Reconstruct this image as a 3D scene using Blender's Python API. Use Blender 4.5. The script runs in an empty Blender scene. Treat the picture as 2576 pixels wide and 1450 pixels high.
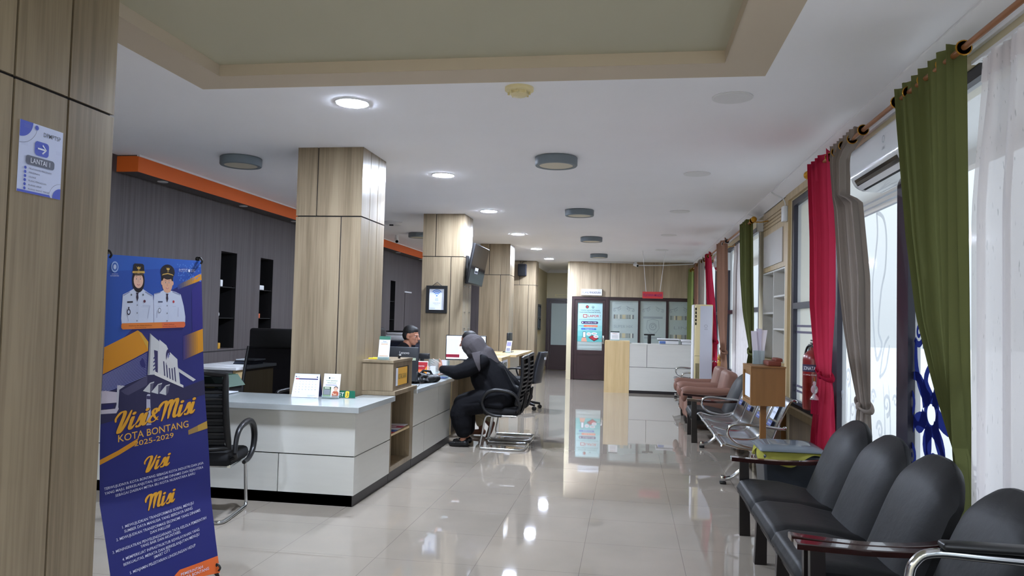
import bpy, bmesh, math, random
from math import sin, cos, pi, radians
from mathutils import Vector, Matrix, Quaternion

SC = bpy.context.scene
COL = SC.collection
random.seed(7)

# ------------------------------------------------------------------ camera
YAW, PITCH, ROLL = radians(8.8306), radians(2.3451), radians(1.4362)
fw = Vector((-sin(YAW) * cos(PITCH), cos(YAW) * cos(PITCH), sin(PITCH)))
r0 = Vector((cos(YAW), sin(YAW), 0))
u0 = r0.cross(fw)
rt = cos(ROLL) * r0 + sin(ROLL) * u0
up = -sin(ROLL) * r0 + cos(ROLL) * u0
cam = bpy.data.objects.new('camera', bpy.data.cameras.new('camera'))
COL.objects.link(cam)
cam.data.sensor_width = 36
cam.data.lens = 1900 / 2576 * 36
cam.data.clip_start = 0.05
mw = Matrix((rt, up, -fw)).transposed().to_4x4()
mw.translation = Vector((0, 0, 1.43))
cam.matrix_world = mw
SC.camera = cam

# ------------------------------------------------------------------ world, exposure
SC.view_settings.view_transform = 'Standard'
SC.view_settings.look = 'None'
SC.view_settings.gamma = 1
SC.view_settings.exposure = 0.64
W = bpy.data.worlds.new('overcast_sky')
SC.world = W
W.use_nodes = True
bg = W.node_tree.nodes['Background']
bg.inputs[1].default_value = 0.62
# overcast sky: about three times brighter overhead than at the horizon
_n = W.node_tree
_tc = _n.nodes.new('ShaderNodeTexCoord'); _sx = _n.nodes.new('ShaderNodeSeparateXYZ'); _cr = _n.nodes.new('ShaderNodeValToRGB')
_cr.color_ramp.elements[0].position = 0.0; _cr.color_ramp.elements[0].color = (0.86, 0.95, 1.0, 1)
_cr.color_ramp.elements[1].position = 1.0; _cr.color_ramp.elements[1].color = (4.6, 4.9, 5.3, 1)
_n.links.new(_tc.outputs['Generated'], _sx.inputs[0]); _n.links.new(_sx.outputs[2], _cr.inputs[0]); _n.links.new(_cr.outputs[0], bg.inputs[0])
for k, (ya, yb) in enumerate(((-3.0, 8.0), (9.9, 18.3))):          # sky portals in the two window openings
    ld = bpy.data.lights.new('window_portal', 'AREA')
    ld.shape = 'RECTANGLE'
    ld.size = 2.2; ld.size_y = yb - ya
    ld.cycles.is_portal = True
    lo = bpy.data.objects.new('window_portal', ld)
    COL.objects.link(lo)
    lo.location = (1.78, (ya + yb) / 2, 1.65)
    lo.rotation_euler = (0, radians(90), 0)

# ------------------------------------------------------------------ materials
def lin(c):
    return tuple(((x / 255) / 12.92 if x / 255 <= 0.04045 else ((x / 255 + 0.055) / 1.055) ** 2.4) for x in c) + (1,)

def mat(name, rgb, rough=0.5, metal=0.0, spec=0.5, emit=0, coat=0.0, trans=0.0, ior=1.45, sheen=0.0, noise=None, bump=None):
    m = bpy.data.materials.new(name)
    m.use_nodes = True
    nt = m.node_tree
    b = nt.nodes['Principled BSDF']
    c = lin(rgb)
    b.inputs['Base Color'].default_value = c
    b.inputs['Roughness'].default_value = rough
    b.inputs['Metallic'].default_value = metal
    b.inputs['Specular IOR Level'].default_value = spec
    b.inputs['Coat Weight'].default_value = coat
    b.inputs['Transmission Weight'].default_value = trans
    b.inputs['IOR'].default_value = ior
    b.inputs['Sheen Weight'].default_value = sheen
    if emit:
        b.inputs['Emission Color'].default_value = c
        b.inputs['Emission Strength'].default_value = emit
    if noise:                                   # (scale vector, amount)
        tc = nt.nodes.new('ShaderNodeTexCoord'); mp = nt.nodes.new('ShaderNodeMapping')
        mp.inputs['Scale'].default_value = noise[0]
        nz = nt.nodes.new('ShaderNodeTexNoise'); nz.inputs['Scale'].default_value = 1; nz.inputs['Detail'].default_value = 4
        mr = nt.nodes.new('ShaderNodeMapRange')
        mr.inputs[1].default_value = 0.25; mr.inputs[2].default_value = 0.75
        mr.inputs[3].default_value = 1 - noise[1]; mr.inputs[4].default_value = 1 + noise[1]
        mx = nt.nodes.new('ShaderNodeVectorMath'); mx.operation = 'SCALE'
        mx.inputs[0].default_value = c[:3]
        nt.links.new(tc.outputs['Object'], mp.inputs[0]); nt.links.new(mp.outputs[0], nz.inputs[0])
        nt.links.new(nz.outputs[0], mr.inputs[0]); nt.links.new(mr.outputs[0], mx.inputs['Scale'])
        nt.links.new(mx.outputs[0], b.inputs['Base Color'])
    if bump:                                    # (scale vector, strength, distance)
        tc = nt.nodes.new('ShaderNodeTexCoord'); mp = nt.nodes.new('ShaderNodeMapping')
        mp.inputs['Scale'].default_value = bump[0]
        nz = nt.nodes.new('ShaderNodeTexNoise'); nz.inputs['Scale'].default_value = 1; nz.inputs['Detail'].default_value = 5
        bp = nt.nodes.new('ShaderNodeBump'); bp.inputs['Strength'].default_value = bump[1]; bp.inputs['Distance'].default_value = bump[2]
        nt.links.new(tc.outputs['Object'], mp.inputs[0]); nt.links.new(mp.outputs[0], nz.inputs[0])
        nt.links.new(nz.outputs[0], bp.inputs['Height']); nt.links.new(bp.outputs[0], b.inputs['Normal'])
    return m

def wood(name, dark, light, stripe=9, rough=0.35, fine=60, vertical=True, amount=1.0):
    """laminate with long streaks along Z (or along Y when vertical is False)"""
    m = mat(name, light, rough)
    nt = m.node_tree; b = nt.nodes['Principled BSDF']
    tc = nt.nodes.new('ShaderNodeTexCoord')
    outs = []
    for sc_, lo in ((stripe, 0.35), (fine, 2.2)):
        mp = nt.nodes.new('ShaderNodeMapping')
        mp.inputs['Scale'].default_value = (sc_, sc_, lo) if vertical else (sc_, lo, sc_)
        nz = nt.nodes.new('ShaderNodeTexNoise'); nz.inputs['Scale'].default_value = 1; nz.inputs['Detail'].default_value = 3
        nt.links.new(tc.outputs['Object'], mp.inputs[0]); nt.links.new(mp.outputs[0], nz.inputs[0]); outs.append(nz.outputs[0])
    mx = nt.nodes.new('ShaderNodeMix'); mx.data_type = 'FLOAT'; mx.inputs[0].default_value = 0.4
    nt.links.new(outs[0], mx.inputs[2]); nt.links.new(outs[1], mx.inputs[3])
    cr = nt.nodes.new('ShaderNodeValToRGB')
    cr.color_ramp.elements[0].position = 0.5 - 0.13 / amount; cr.color_ramp.elements[0].color = lin(dark)
    cr.color_ramp.elements[1].position = 0.5 + 0.12 / amount; cr.color_ramp.elements[1].color = lin(light)
    nt.links.new(mx.outputs[0], cr.inputs[0]); nt.links.new(cr.outputs[0], b.inputs['Base Color'])
    return m

def tile_floor():
    m = mat('glossy_floor_tile', (196, 184, 170), 0.025, spec=0.5)
    nt = m.node_tree; b = nt.nodes['Principled BSDF']
    b.inputs['IOR'].default_value = 1.62
    tc = nt.nodes.new('ShaderNodeTexCoord'); mp = nt.nodes.new('ShaderNodeMapping')
    mp.inputs['Location'].default_value = (0.252, -4.95 + 6, 0)
    br = nt.nodes.new('ShaderNodeTexBrick')
    br.offset = 0.0; br.inputs['Scale'].default_value = 1
    br.inputs['Brick Width'].default_value = 0.6; br.inputs['Row Height'].default_value = 0.6
    br.inputs['Mortar Size'].default_value = 0.0016; br.inputs['Mortar Smooth'].default_value = 0.1
    nz = nt.nodes.new('ShaderNodeTexNoise'); nz.inputs['Scale'].default_value = 1.7; nz.inputs['Detail'].default_value = 6
    cr = nt.nodes.new('ShaderNodeValToRGB')
    cr.color_ramp.elements[0].position = 0.3; cr.color_ramp.elements[0].color = lin((140, 131, 119))
    cr.color_ramp.elements[1].position = 0.7; cr.color_ramp.elements[1].color = lin((150, 140, 127))
    br.inputs['Mortar'].default_value = lin((112, 104, 95))
    nt.links.new(tc.outputs['Object'], mp.inputs[0]); nt.links.new(mp.outputs[0], br.inputs[0])
    nt.links.new(tc.outputs['Object'], nz.inputs[0]); nt.links.new(nz.outputs[0], cr.inputs[0])
    nt.links.new(cr.outputs[0], br.inputs['Color1']); nt.links.new(cr.outputs[0], br.inputs['Color2'])
    nt.links.new(br.outputs[0], b.inputs['Base Color'])
    return m

def cloth(name, rgb, see=0.0, glow=0.3, slub=False, trans_rgb=None):
    """fabric: diffuse + translucent (+ a share of see-through weave)"""
    m = bpy.data.materials.new(name); m.use_nodes = True
    nt = m.node_tree; nt.nodes.remove(nt.nodes['Principled BSDF'])
    out = nt.nodes['Material Output']
    d = nt.nodes.new('ShaderNodeBsdfDiffuse'); t = nt.nodes.new('ShaderNodeBsdfTranslucent')
    d.inputs[0].default_value = lin(rgb); t.inputs[0].default_value = lin(trans_rgb or rgb)
    mx = nt.nodes.new('ShaderNodeMixShader'); mx.inputs[0].default_value = glow
    nt.links.new(d.outputs[0], mx.inputs[1]); nt.links.new(t.outputs[0], mx.inputs[2])
    last = mx
    if slub:
        tc = nt.nodes.new('ShaderNodeTexCoord'); mp = nt.nodes.new('ShaderNodeMapping')
        mp.inputs['Scale'].default_value = (150, 150, 14)
        nz = nt.nodes.new('ShaderNodeTexNoise'); nz.inputs['Scale'].default_value = 1; nz.inputs['Detail'].default_value = 2
        cr = nt.nodes.new('ShaderNodeValToRGB')
        cr.color_ramp.elements[0].position = 0.26; cr.color_ramp.elements[0].color = lin([x * 0.80 for x in rgb])
        cr.color_ramp.elements[1].position = 0.33; cr.color_ramp.elements[1].color = lin(rgb)
        nt.links.new(tc.outputs['Object'], mp.inputs[0]); nt.links.new(mp.outputs[0], nz.inputs[0])
        nt.links.new(nz.outputs[0], cr.inputs[0]); nt.links.new(cr.outputs[0], d.inputs[0]); nt.links.new(cr.outputs[0], t.inputs[0])
    if see:
        tr = nt.nodes.new('ShaderNodeBsdfTransparent')
        m2 = nt.nodes.new('ShaderNodeMixShader'); m2.inputs[0].default_value = see
        nt.links.new(mx.outputs[0], m2.inputs[1]); nt.links.new(tr.outputs[0], m2.inputs[2]); last = m2
    nt.links.new(last.outputs[0], out.inputs[0])
    return m

def clear(name, rgb, see=0.85, rough=0.05):
    """thin clear or tinted sheet: see-through with a glossy surface"""
    m = bpy.data.materials.new(name); m.use_nodes = True
    nt = m.node_tree; b = nt.nodes['Principled BSDF']
    b.inputs['Base Color'].default_value = lin(rgb); b.inputs['Roughness'].default_value = rough
    tr = nt.nodes.new('ShaderNodeBsdfTransparent'); tr.inputs[0].default_value = lin(rgb)
    mx = nt.nodes.new('ShaderNodeMixShader'); mx.inputs[0].default_value = see
    nt.links.new(b.outputs[0], mx.inputs[1]); nt.links.new(tr.outputs[0], mx.inputs[2])
    nt.links.new(mx.outputs[0], nt.nodes['Material Output'].inputs[0])
    return m

MT = {}
MT['wood'] = wood('walnut_laminate', (118, 103, 82), (150, 134, 110), rough=0.3)
MT['wood_far'] = wood('walnut_laminate_far_wall', (150, 133, 110), (180, 162, 136), stripe=14, rough=0.35)
MT['maple'] = wood('pale_maple_laminate', (206, 178, 130), (222, 196, 148), stripe=14, rough=0.3, fine=40)
MT['cream_wood'] = wood('cream_cabinet_laminate', (178, 156, 116), (196, 174, 134), stripe=10, rough=0.4)
MT['brown_wood'] = wood('brown_plywood', (122, 84, 42), (136, 96, 50), stripe=4, fine=20, rough=0.4)
MT['darkwall'] = wood('charcoal_wood_cladding', (70, 63, 63), (86, 79, 80), stripe=30, fine=90, rough=0.6)
MT['white_lam'] = mat('white_laminate', (214, 213, 206), 0.35, noise=((3, 3, 26), 0.025))
MT['marble'] = mat('pale_grey_marble_top', (178, 182, 181), 0.16, noise=((5, 5, 5), 0.06))
MT['plinth'] = mat('black_plinth', (30, 26, 30), 0.4)
MT['seam'] = mat('black_seam', (22, 18, 20), 0.6)
MT['floor'] = tile_floor()
MT['ceiling'] = mat('white_ceiling_paint', (244, 244, 248), 0.85, noise=((1.2, 1.2, 1.2), 0.02))
MT['beige_paint'] = mat('beige_ceiling_paint', (198, 184, 164), 0.8)
MT['olive_paint'] = mat('olive_beige_recess_paint', (182, 178, 156), 0.8)
MT['cream_wall'] = mat('cream_wall_paint', (208, 196, 164), 0.8)
MT['orange'] = mat('orange_fascia_paint', (224, 104, 34), 0.6)
MT['white'] = mat('white_plastic', (225, 226, 228), 0.35)
MT['paper'] = mat('white_paper', (222, 226, 236), 0.7)
MT['grey_metal'] = mat('grey_lamp_body', (112, 122, 130), 0.5)
MT['lamp_cream'] = mat('unlit_cream_diffuser', (205, 196, 176), 0.5)
MT['led'] = mat('lit_led_disc', (220, 233, 255), 0.5, emit=720)
MT['cream_plastic'] = mat('cream_plastic', (222, 208, 160), 0.4)
MT['black'] = mat('black_plastic', (20, 20, 22), 0.38)
MT['black_matte'] = mat('black_fabric', (14, 14, 17), 0.9)
MT['mesh_black'] = cloth('black_chair_mesh', (14, 14, 16), see=0.03, glow=0.1)
MT['chrome'] = mat('chrome', (205, 208, 212), 0.12, metal=1)
MT['steel'] = mat('perforated_steel', (120, 126, 132), 0.25, metal=1)
MT['gold'] = mat('gold_metal', (190, 140, 50), 0.3, metal=0.8)
MT['rod'] = mat('copper_brown_curtain_rod', (150, 98, 58), 0.4, metal=0.2)
MT['leather'] = mat('black_leatherette', (17, 17, 18), 0.55, spec=0.35, bump=((14, 14, 14), 0.25, 0.01))
MT['arm_wood'] = mat('dark_mahogany', (40, 15, 13), 0.16, coat=0.6, noise=((3, 30, 30), 0.25))
MT['leg_dark'] = mat('dark_stained_leg', (22, 16, 16), 0.35)
MT['brown_leather'] = mat('tan_brown_leatherette', (128, 92, 78), 0.5, bump=((10, 10, 10), 0.2, 0.01))
MT['frame_dark'] = mat('charcoal_window_frame', (44, 44, 56), 0.4)
MT['door_brown'] = mat('dark_brown_door_frame', (48, 28, 30), 0.35)
MT['frost'] = mat('frosted_partition_film', (168, 180, 176), 0.25)
MT['frost_clear'] = mat('clear_band_seen_dark', (128, 138, 134), 0.15)
MT['etch'] = mat('etched_pattern', (140, 150, 150), 0.4)
MT['green_v'] = cloth('olive_green_velvet', (104, 108, 68), glow=0.2)
MT['lgreen_v'] = cloth('light_green_curtain', (140, 150, 92), glow=0.35)
MT['grey_v'] = cloth('taupe_grey_curtain', (150, 139, 131), glow=0.22)
MT['red_v'] = cloth('crimson_velvet', (150, 34, 60), glow=0.38, trans_rgb=(215, 70, 95))
MT['brown_v'] = cloth('tan_brown_curtain', (150, 116, 98), glow=0.25)
MT['sheer'] = cloth('white_sheer_with_slubs', (238, 232, 232), see=0.2, glow=0.55, slub=True)
MT['navy'] = mat('navy_vinyl', (34, 44, 110), 0.4)
MT['glass_film'] = None
def film():
    m = bpy.data.materials.new('frosted_glass'); m.use_nodes = True
    nt = m.node_tree; nt.nodes.remove(nt.nodes['Principled BSDF'])
    tr = nt.nodes.new('ShaderNodeBsdfTransparent'); tr.inputs[0].default_value = (0.76, 0.79, 0.82, 1)
    tl = nt.nodes.new('ShaderNodeBsdfTranslucent'); tl.inputs[0].default_value = (0.70, 0.74, 0.77, 1)
    gl = nt.nodes.new('ShaderNodeBsdfGlossy'); gl.inputs['Roughness'].default_value = 0.1
    a = nt.nodes.new('ShaderNodeMixShader'); a.inputs[0].default_value = 0.4
    b = nt.nodes.new('ShaderNodeMixShader'); b.inputs[0].default_value = 0.04
    nt.links.new(tr.outputs[0], a.inputs[1]); nt.links.new(tl.outputs[0], a.inputs[2])
    nt.links.new(a.outputs[0], b.inputs[1]); nt.links.new(gl.outputs[0], b.inputs[2])
    nt.links.new(b.outputs[0], nt.nodes['Material Output'].inputs[0])
    return m
MT['glass_film'] = film()
MT['etch_film'] = cloth('grey_etched_window_scroll', (196, 206, 216), see=0.5, glow=0.5)
MT['navy_film'] = cloth('dark_blue_window_vinyl', (30, 36, 92), see=0.0, glow=0.45, trans_rgb=(40, 52, 120))
MT['skin'] = mat('skin', (158, 108, 84), 0.5)
MT['skin_dark'] = mat('tanned_skin', (118, 76, 58), 0.55)
MT['hair'] = mat('black_hair', (16, 14, 14), 0.6, bump=((120, 120, 120), 0.5, 0.004))
MT['shirt_black'] = mat('black_cotton', (12, 12, 16), 0.85, spec=0.2, bump=((9, 9, 9), 0.5, 0.02))
MT['hijab'] = mat('grey_jersey', (68, 64, 66), 0.8, spec=0.2, bump=((7, 20, 5), 0.6, 0.02))
MT['khaki'] = mat('khaki_cotton', (158, 146, 120), 0.85)
MT['red'] = mat('red_paint', (122, 20, 20), 0.3, coat=0.4)
MT['dgreen'] = mat('dark_green_plastic', (22, 62, 40), 0.5)
MT['yellow'] = mat('yellow_plastic', (222, 190, 40), 0.5)
MT['yellow_bag'] = cloth('yellow_plastic_bag', (190, 186, 96), see=0.2, glow=0.4)
MT['lens'] = mat('black_lens', (8, 8, 10), 0.1)
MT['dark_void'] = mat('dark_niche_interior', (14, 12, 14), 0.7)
_cm = {}
def cm(rgb, rough=0.6):
    """plain coloured print"""
    k = (tuple(rgb), rough)
    if k not in _cm:
        _cm[k] = mat('print_%02x%02x%02x' % tuple(int(x) for x in rgb), rgb, rough)
    return _cm[k]
# ------------------------------------------------------------------ mesh builder
class M:
    def __init__(s):
        s.v = []; s.f = []; s.mi = []; s.mats = []
    def mat(s, m):
        if isinstance(m, str): m = MT[m]
        if m not in s.mats: s.mats.append(m)
        return s.mats.index(m)
    def add(s, vs, fs, m):
        k = s.mat(m); o = len(s.v)
        s.v += [Vector(p) for p in vs]
        for f in fs:
            s.f.append([o + i for i in f]); s.mi.append(k)
        return s
    def box(s, x0, x1, y0, y1, z0, z1, m):
        vs = [(x0, y0, z0), (x1, y0, z0), (x1, y1, z0), (x0, y1, z0), (x0, y0, z1), (x1, y0, z1), (x1, y1, z1), (x0, y1, z1)]
        return s.add(vs, [(0, 3, 2, 1), (4, 5, 6, 7), (0, 1, 5, 4), (1, 2, 6, 5), (2, 3, 7, 6), (3, 0, 4, 7)], m)
    def rbox(s, x0, x1, y0, y1, z0, z1, m, r=0.01, seg=2, T=None):
        bm = bmesh.new(); bmesh.ops.create_cube(bm, size=1)
        for v in bm.verts:
            v.co = Vector(((x0 + x1) / 2 + v.co.x * (x1 - x0), (y0 + y1) / 2 + v.co.y * (y1 - y0), (z0 + z1) / 2 + v.co.z * (z1 - z0)))
        r = min(r, abs(x1 - x0) * .49, abs(y1 - y0) * .49, abs(z1 - z0) * .49)
        bmesh.ops.bevel(bm, geom=bm.edges[:], offset=r, segments=seg, profile=0.5, affect='EDGES')
        bm.verts.index_update()
        vs = [(T @ v.co if T else v.co.copy()) for v in bm.verts]
        s.add(vs, [[v.index for v in f.verts] for f in bm.faces], m); bm.free(); return s
    def tube(s, pts, r, m, n=10, closed=False, flat=1.0, caps=True):
        P = [Vector(p) for p in pts]; N = len(P)
        R = r if isinstance(r, (list, tuple)) else [r] * N
        rings = []; prev = None
        for i, p in enumerate(P):
            a = P[(i - 1) % N] if (closed or i > 0) else p
            b = P[(i + 1) % N] if (closed or i < N - 1) else p
            t = (b - a).normalized()
            if prev is None:
                q = Vector((0, 0, 1)) if abs(t.z) < 0.9 else Vector((1, 0, 0))
                nrm = (q - t * q.dot(t)).normalized()
            else:
                nrm = (prev - t * prev.dot(t))
                nrm = nrm.normalized() if nrm.length > 1e-6 else prev
            prev = nrm; bi = t.cross(nrm)
            rings.append([p + (nrm * cos(2 * pi * k / n) * flat + bi * sin(2 * pi * k / n)) * R[i] for k in range(n)])
        vs = [v for rg in rings for v in rg]; fs = []
        for i in range(N if closed else N - 1):
            j = (i + 1) % N
            for k in range(n):
                l = (k + 1) % n
                fs.append((i * n + k, i * n + l, j * n + l, j * n + k))
        if caps and not closed:
            fs.append(tuple(range(n))[::-1]); fs.append(tuple((N - 1) * n + k for k in range(n)))
        return s.add(vs, fs, m)
    def cyl(s, p0, p1, r, m, r1=None, n=24):
        return s.tube([p0, p1], [r, r if r1 is None else r1], m, n=n)
    def lathe(s, prof, c, m, n=24, axis='z'):
        c = Vector(c); vs = []; fs = []
        for (r, h) in prof:
            for k in range(n):
                a = 2 * pi * k / n
                d = {'z': Vector((r * cos(a), r * sin(a), h)), 'x': Vector((h, r * cos(a), r * sin(a))), 'y': Vector((r * sin(a), h, r * cos(a)))}[axis]
                vs.append(c + d)
        for i in range(len(prof) - 1):
            for k in range(n):
                l = (k + 1) % n
                fs.append((i * n + k, i * n + l, (i + 1) * n + l, (i + 1) * n + k))
        fs.append(tuple(range(n))[::-1]); fs.append(tuple((len(prof) - 1) * n + k for k in range(n)))
        return s.add(vs, fs, m)
    def ell(s, c, rad, m, rot=None, n=16, k=10):
        c = Vector(c); vs = []; fs = []
        R = rot or Matrix.Identity(3)
        for i in range(k + 1):
            th = pi * i / k
            for j in range(n):
                a = 2 * pi * j / n
                vs.append(c + R @ Vector((rad[0] * sin(th) * cos(a), rad[1] * sin(th) * sin(a), rad[2] * cos(th))))
        for i in range(k):
            for j in range(n):
                l = (j + 1) % n
                fs.append((i * n + j, (i + 1) * n + j, (i + 1) * n + l, i * n + l))
        return s.add(vs, fs, m)
    def cap(s, p0, r0_, p1, r1_, m, n=12):
        """tapered capsule"""
        p0 = Vector(p0); p1 = Vector(p1); t = (p1 - p0); L = t.length or 1e-4; t = t / L
        q = Vector((0, 0, 1)) if abs(t.z) < 0.9 else Vector((1, 0, 0))
        a_ = (q - t * q.dot(t)).normalized(); b_ = t.cross(a_)
        rings = []
        for i in range(1, 5): th = pi / 2 * i / 4; rings.append((p0 - t * r0_ * cos(th), r0_ * sin(th)))
        for i in range(0, 4): th = pi / 2 * i / 4; rings.append((p1 + t * r1_ * sin(th), r1_ * cos(th)))
        vs = [c + (a_ * cos(2 * pi * k / n) + b_ * sin(2 * pi * k / n)) * r for c, r in rings for k in range(n)]
        fs = []
        for i in range(len(rings) - 1):
            for k in range(n):
                l = (k + 1) % n; fs.append((i * n + k, i * n + l, (i + 1) * n + l, (i + 1) * n + k))
        fs.append(tuple(range(n))[::-1]); fs.append(tuple((len(rings) - 1) * n + k for k in range(n)))
        return s.add(vs, fs, m)
    def chain(s, pts, m):
        """pts = [(x,y,z,r),...] tapered capsules end to end"""
        for a, b in zip(pts, pts[1:]): s.cap(a[:3], a[3], b[:3], b[3], m)
        return s
    def prism(s, pts, o, u, v, t, m):
        """closed 2-D outline pts placed at o + u*x + v*y, extruded along the vector t"""
        o = Vector(o); u = Vector(u); v = Vector(v); t = Vector(t); n = len(pts)
        a = [o + u * x + v * y for x, y in pts]; b = [p + t for p in a]
        fs = [tuple(range(n))[::-1], tuple(range(n, 2 * n))] + [(i, (i + 1) % n, n + (i + 1) % n, n + i) for i in range(n)]
        return s.add(a + b, fs, m)
    def sheet(s, fn, nu, nv, m, u0=0, u1=1, v0=0, v1=1):
        vs = [fn(u0 + (u1 - u0) * i / nu, v0 + (v1 - v0) * j / nv) for j in range(nv + 1) for i in range(nu + 1)]
        fs = [(j * (nu + 1) + i, j * (nu + 1) + i + 1, (j + 1) * (nu + 1) + i + 1, (j + 1) * (nu + 1) + i) for j in range(nv) for i in range(nu)]
        return s.add(vs, fs, m)
    def quad(s, o, u, v, w, h, m, x=0, y=0):
        o = Vector(o); u = Vector(u); v = Vector(v)
        return s.add([o + u * x + v * y, o + u * (x + w) + v * y, o + u * (x + w) + v * (y + h), o + u * x + v * (y + h)], [(0, 1, 2, 3)], m)
    def disc(s, o, u, v, cx, cy, rx, m, ry=None, n=24, hole=0):
        o = Vector(o); u = Vector(u); v = Vector(v); ry = ry or rx
        e = [o + u * (cx + rx * cos(2 * pi * k / n)) + v * (cy + ry * sin(2 * pi * k / n)) for k in range(n)]
        if not hole: return s.add(e, [tuple(range(n))], m)
        i_ = [o + u * (cx + rx * hole * cos(2 * pi * k / n)) + v * (cy + ry * hole * sin(2 * pi * k / n)) for k in range(n)]
        return s.add(e + i_, [(k, (k + 1) % n, n + (k + 1) % n, n + k) for k in range(n)], m)
    def ppoly(s, o, u, v, pts, m):
        o = Vector(o); u = Vector(u); v = Vector(v)
        return s.add([o + u * x + v * y for x, y in pts], [tuple(range(len(pts)))], m)
    def band(s, o, u, v, pts, w, m):
        """flat stroke of width w (number or list) along 2-D pts in the plane o,u,v"""
        o = Vector(o); u = Vector(u); v = Vector(v); n = len(pts)
        Wd = w if isinstance(w, (list, tuple)) else [w] * n
        L = []; R = []
        for i, (x, y) in enumerate(pts):
            a = pts[max(i - 1, 0)]; b = pts[min(i + 1, n - 1)]
            dx, dy = b[0] - a[0], b[1] - a[1]; d = math.hypot(dx, dy) or 1
            px_, py_ = -dy / d * Wd[i] / 2, dx / d * Wd[i] / 2
            L.append(o + u * (x + px_) + v * (y + py_)); R.append(o + u * (x - px_) + v * (y - py_))
        return s.add(L + R, [(n + i, n + i + 1, i + 1, i) for i in range(n - 1)], m)
    def text(s, txt, fn, size, m, x=0, y=0, align='CENTER', shear=0.0, width=None, bold=0.0):
        """text laid through fn(x, y) -> 3-D point; size = cap height in fn units; width squeezes it to fit"""
        vs, fs = glyphs(txt, shear, bold)
        if not vs: return s
        x0 = min(p[0] for p in vs); x1 = max(p[0] for p in vs)
        k = size / 0.70
        kx = k if width is None else width / max(x1 - x0, 1e-6)
        w = (x1 - x0) * kx
        off = {'CENTER': -w / 2, 'LEFT': 0, 'RIGHT': -w}[align]
        return s.add([fn(x + off + (px_ - x0) * kx, y + py_ * k) for px_, py_ in vs], fs, m)
    def T(s, mtx):
        s.v = [mtx @ p for p in s.v]; return s
    def build(s, name, parent=None, smooth=True, world=True, bevel=0, solid=0, sub=0, remesh=0, smoothit=0, ang=38):
        me = bpy.data.meshes.new(name)
        off = Vector((0, 0, 0))
        if parent is not None and world: off = base_of(parent)
        me.from_pydata([tuple(p - off) for p in s.v], [], s.f)
        for m in s.mats: me.materials.append(m)
        me.polygons.foreach_set('material_index', s.mi)
        me.validate()
        if smooth:
            me.polygons.foreach_set('use_smooth', [True] * len(me.polygons))
            if not remesh: me.set_sharp_from_angle(angle=radians(ang))
        me.update()
        o = bpy.data.objects.new(name, me); COL.objects.link(o)
        if parent is not None: o.parent = parent
        if remesh:
            q = o.modifiers.new('remesh', 'REMESH'); q.mode = 'VOXEL'; q.voxel_size = remesh; q.use_smooth_shade = True
            if smoothit:
                q = o.modifiers.new('smooth', 'SMOOTH'); q.iterations = smoothit; q.factor = 0.5
        if solid:
            q = o.modifiers.new('solid', 'SOLIDIFY'); q.thickness = solid; q.offset = 0
        if bevel:
            q = o.modifiers.new('bevel', 'BEVEL'); q.width = bevel; q.segments = 2; q.limit_method = 'ANGLE'
        if sub:
            q = o.modifiers.new('sub', 'SUBSURF'); q.levels = sub; q.render_levels = sub
        return o

def base_of(o):
    p = Vector((0, 0, 0))
    while o is not None:
        p += Vector(o.location); o = o.parent
    return p

_gl = {}
def glyphs(txt, shear=0.0, bold=0.0):
    k = (txt, shear, bold)
    if k in _gl: return _gl[k]
    cu = bpy.data.curves.new('tmp_text', 'FONT'); cu.body = txt; cu.shear = shear; cu.size = 1; cu.resolution_u = 3
    cu.offset = bold * .35
    ob = bpy.data.objects.new('tmp_text', cu); COL.objects.link(ob)
    dg = bpy.context.evaluated_depsgraph_get(); dg.update()
    me = bpy.data.meshes.new_from_object(ob.evaluated_get(dg))
    vs = [(v.co.x, v.co.y) for v in me.vertices]; fs = [tuple(p.vertices) for p in me.polygons]
    # orient every face to +z
    fs = [f if sum((vs[f[i]][0] - vs[f[i - 1]][0]) * (vs[f[i]][1] + vs[f[i - 1]][1]) for i in range(len(f))) < 0 else f[::-1] for f in fs]
    bpy.data.objects.remove(ob); bpy.data.curves.remove(cu); bpy.data.meshes.remove(me)
    _gl[k] = (vs, fs); return _gl[k]

def plane_fn(o, u, v):
    o = Vector(o); u = Vector(u); v = Vector(v)
    return lambda x, y: o + u * x + v * y

def thing(name, label, cat, loc=(0, 0, 0), group=None):
    o = bpy.data.objects.new(name, None); COL.objects.link(o)
    o.empty_display_size = 0.1
    o.location = loc; o['label'] = label; o['category'] = cat
    if group: o['group'] = group
    return o
def tag(o, label, cat, group=None):
    o['label'] = label; o['category'] = cat
    if group: o['group'] = group
    return o
def struct(o, label=None):
    o['kind'] = 'structure'
    if label: o['label'] = label
    return o
def dup(root, loc=None, rotz=None, label=None, group=None):
    r = root.copy(); COL.objects.link(r)
    if loc is not None: r.location = loc
    if rotz is not None: r.rotation_euler = (0, 0, rotz)
    if label: r['label'] = label
    if group: r['group'] = group
    for ch in list(root.children):
        c = ch.copy(); COL.objects.link(c); c.parent = r
        for g in list(ch.children):
            d = g.copy(); COL.objects.link(d); d.parent = c
    return r
def arc(c, r, a0, a1, n, axes=((1, 0, 0), (0, 0, 1))):
    c = Vector(c); u = Vector(axes[0]); v = Vector(axes[1])
    return [c + u * r * cos(radians(a0 + (a1 - a0) * i / n)) + v * r * sin(radians(a0 + (a1 - a0) * i / n)) for i in range(n + 1)]
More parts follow.
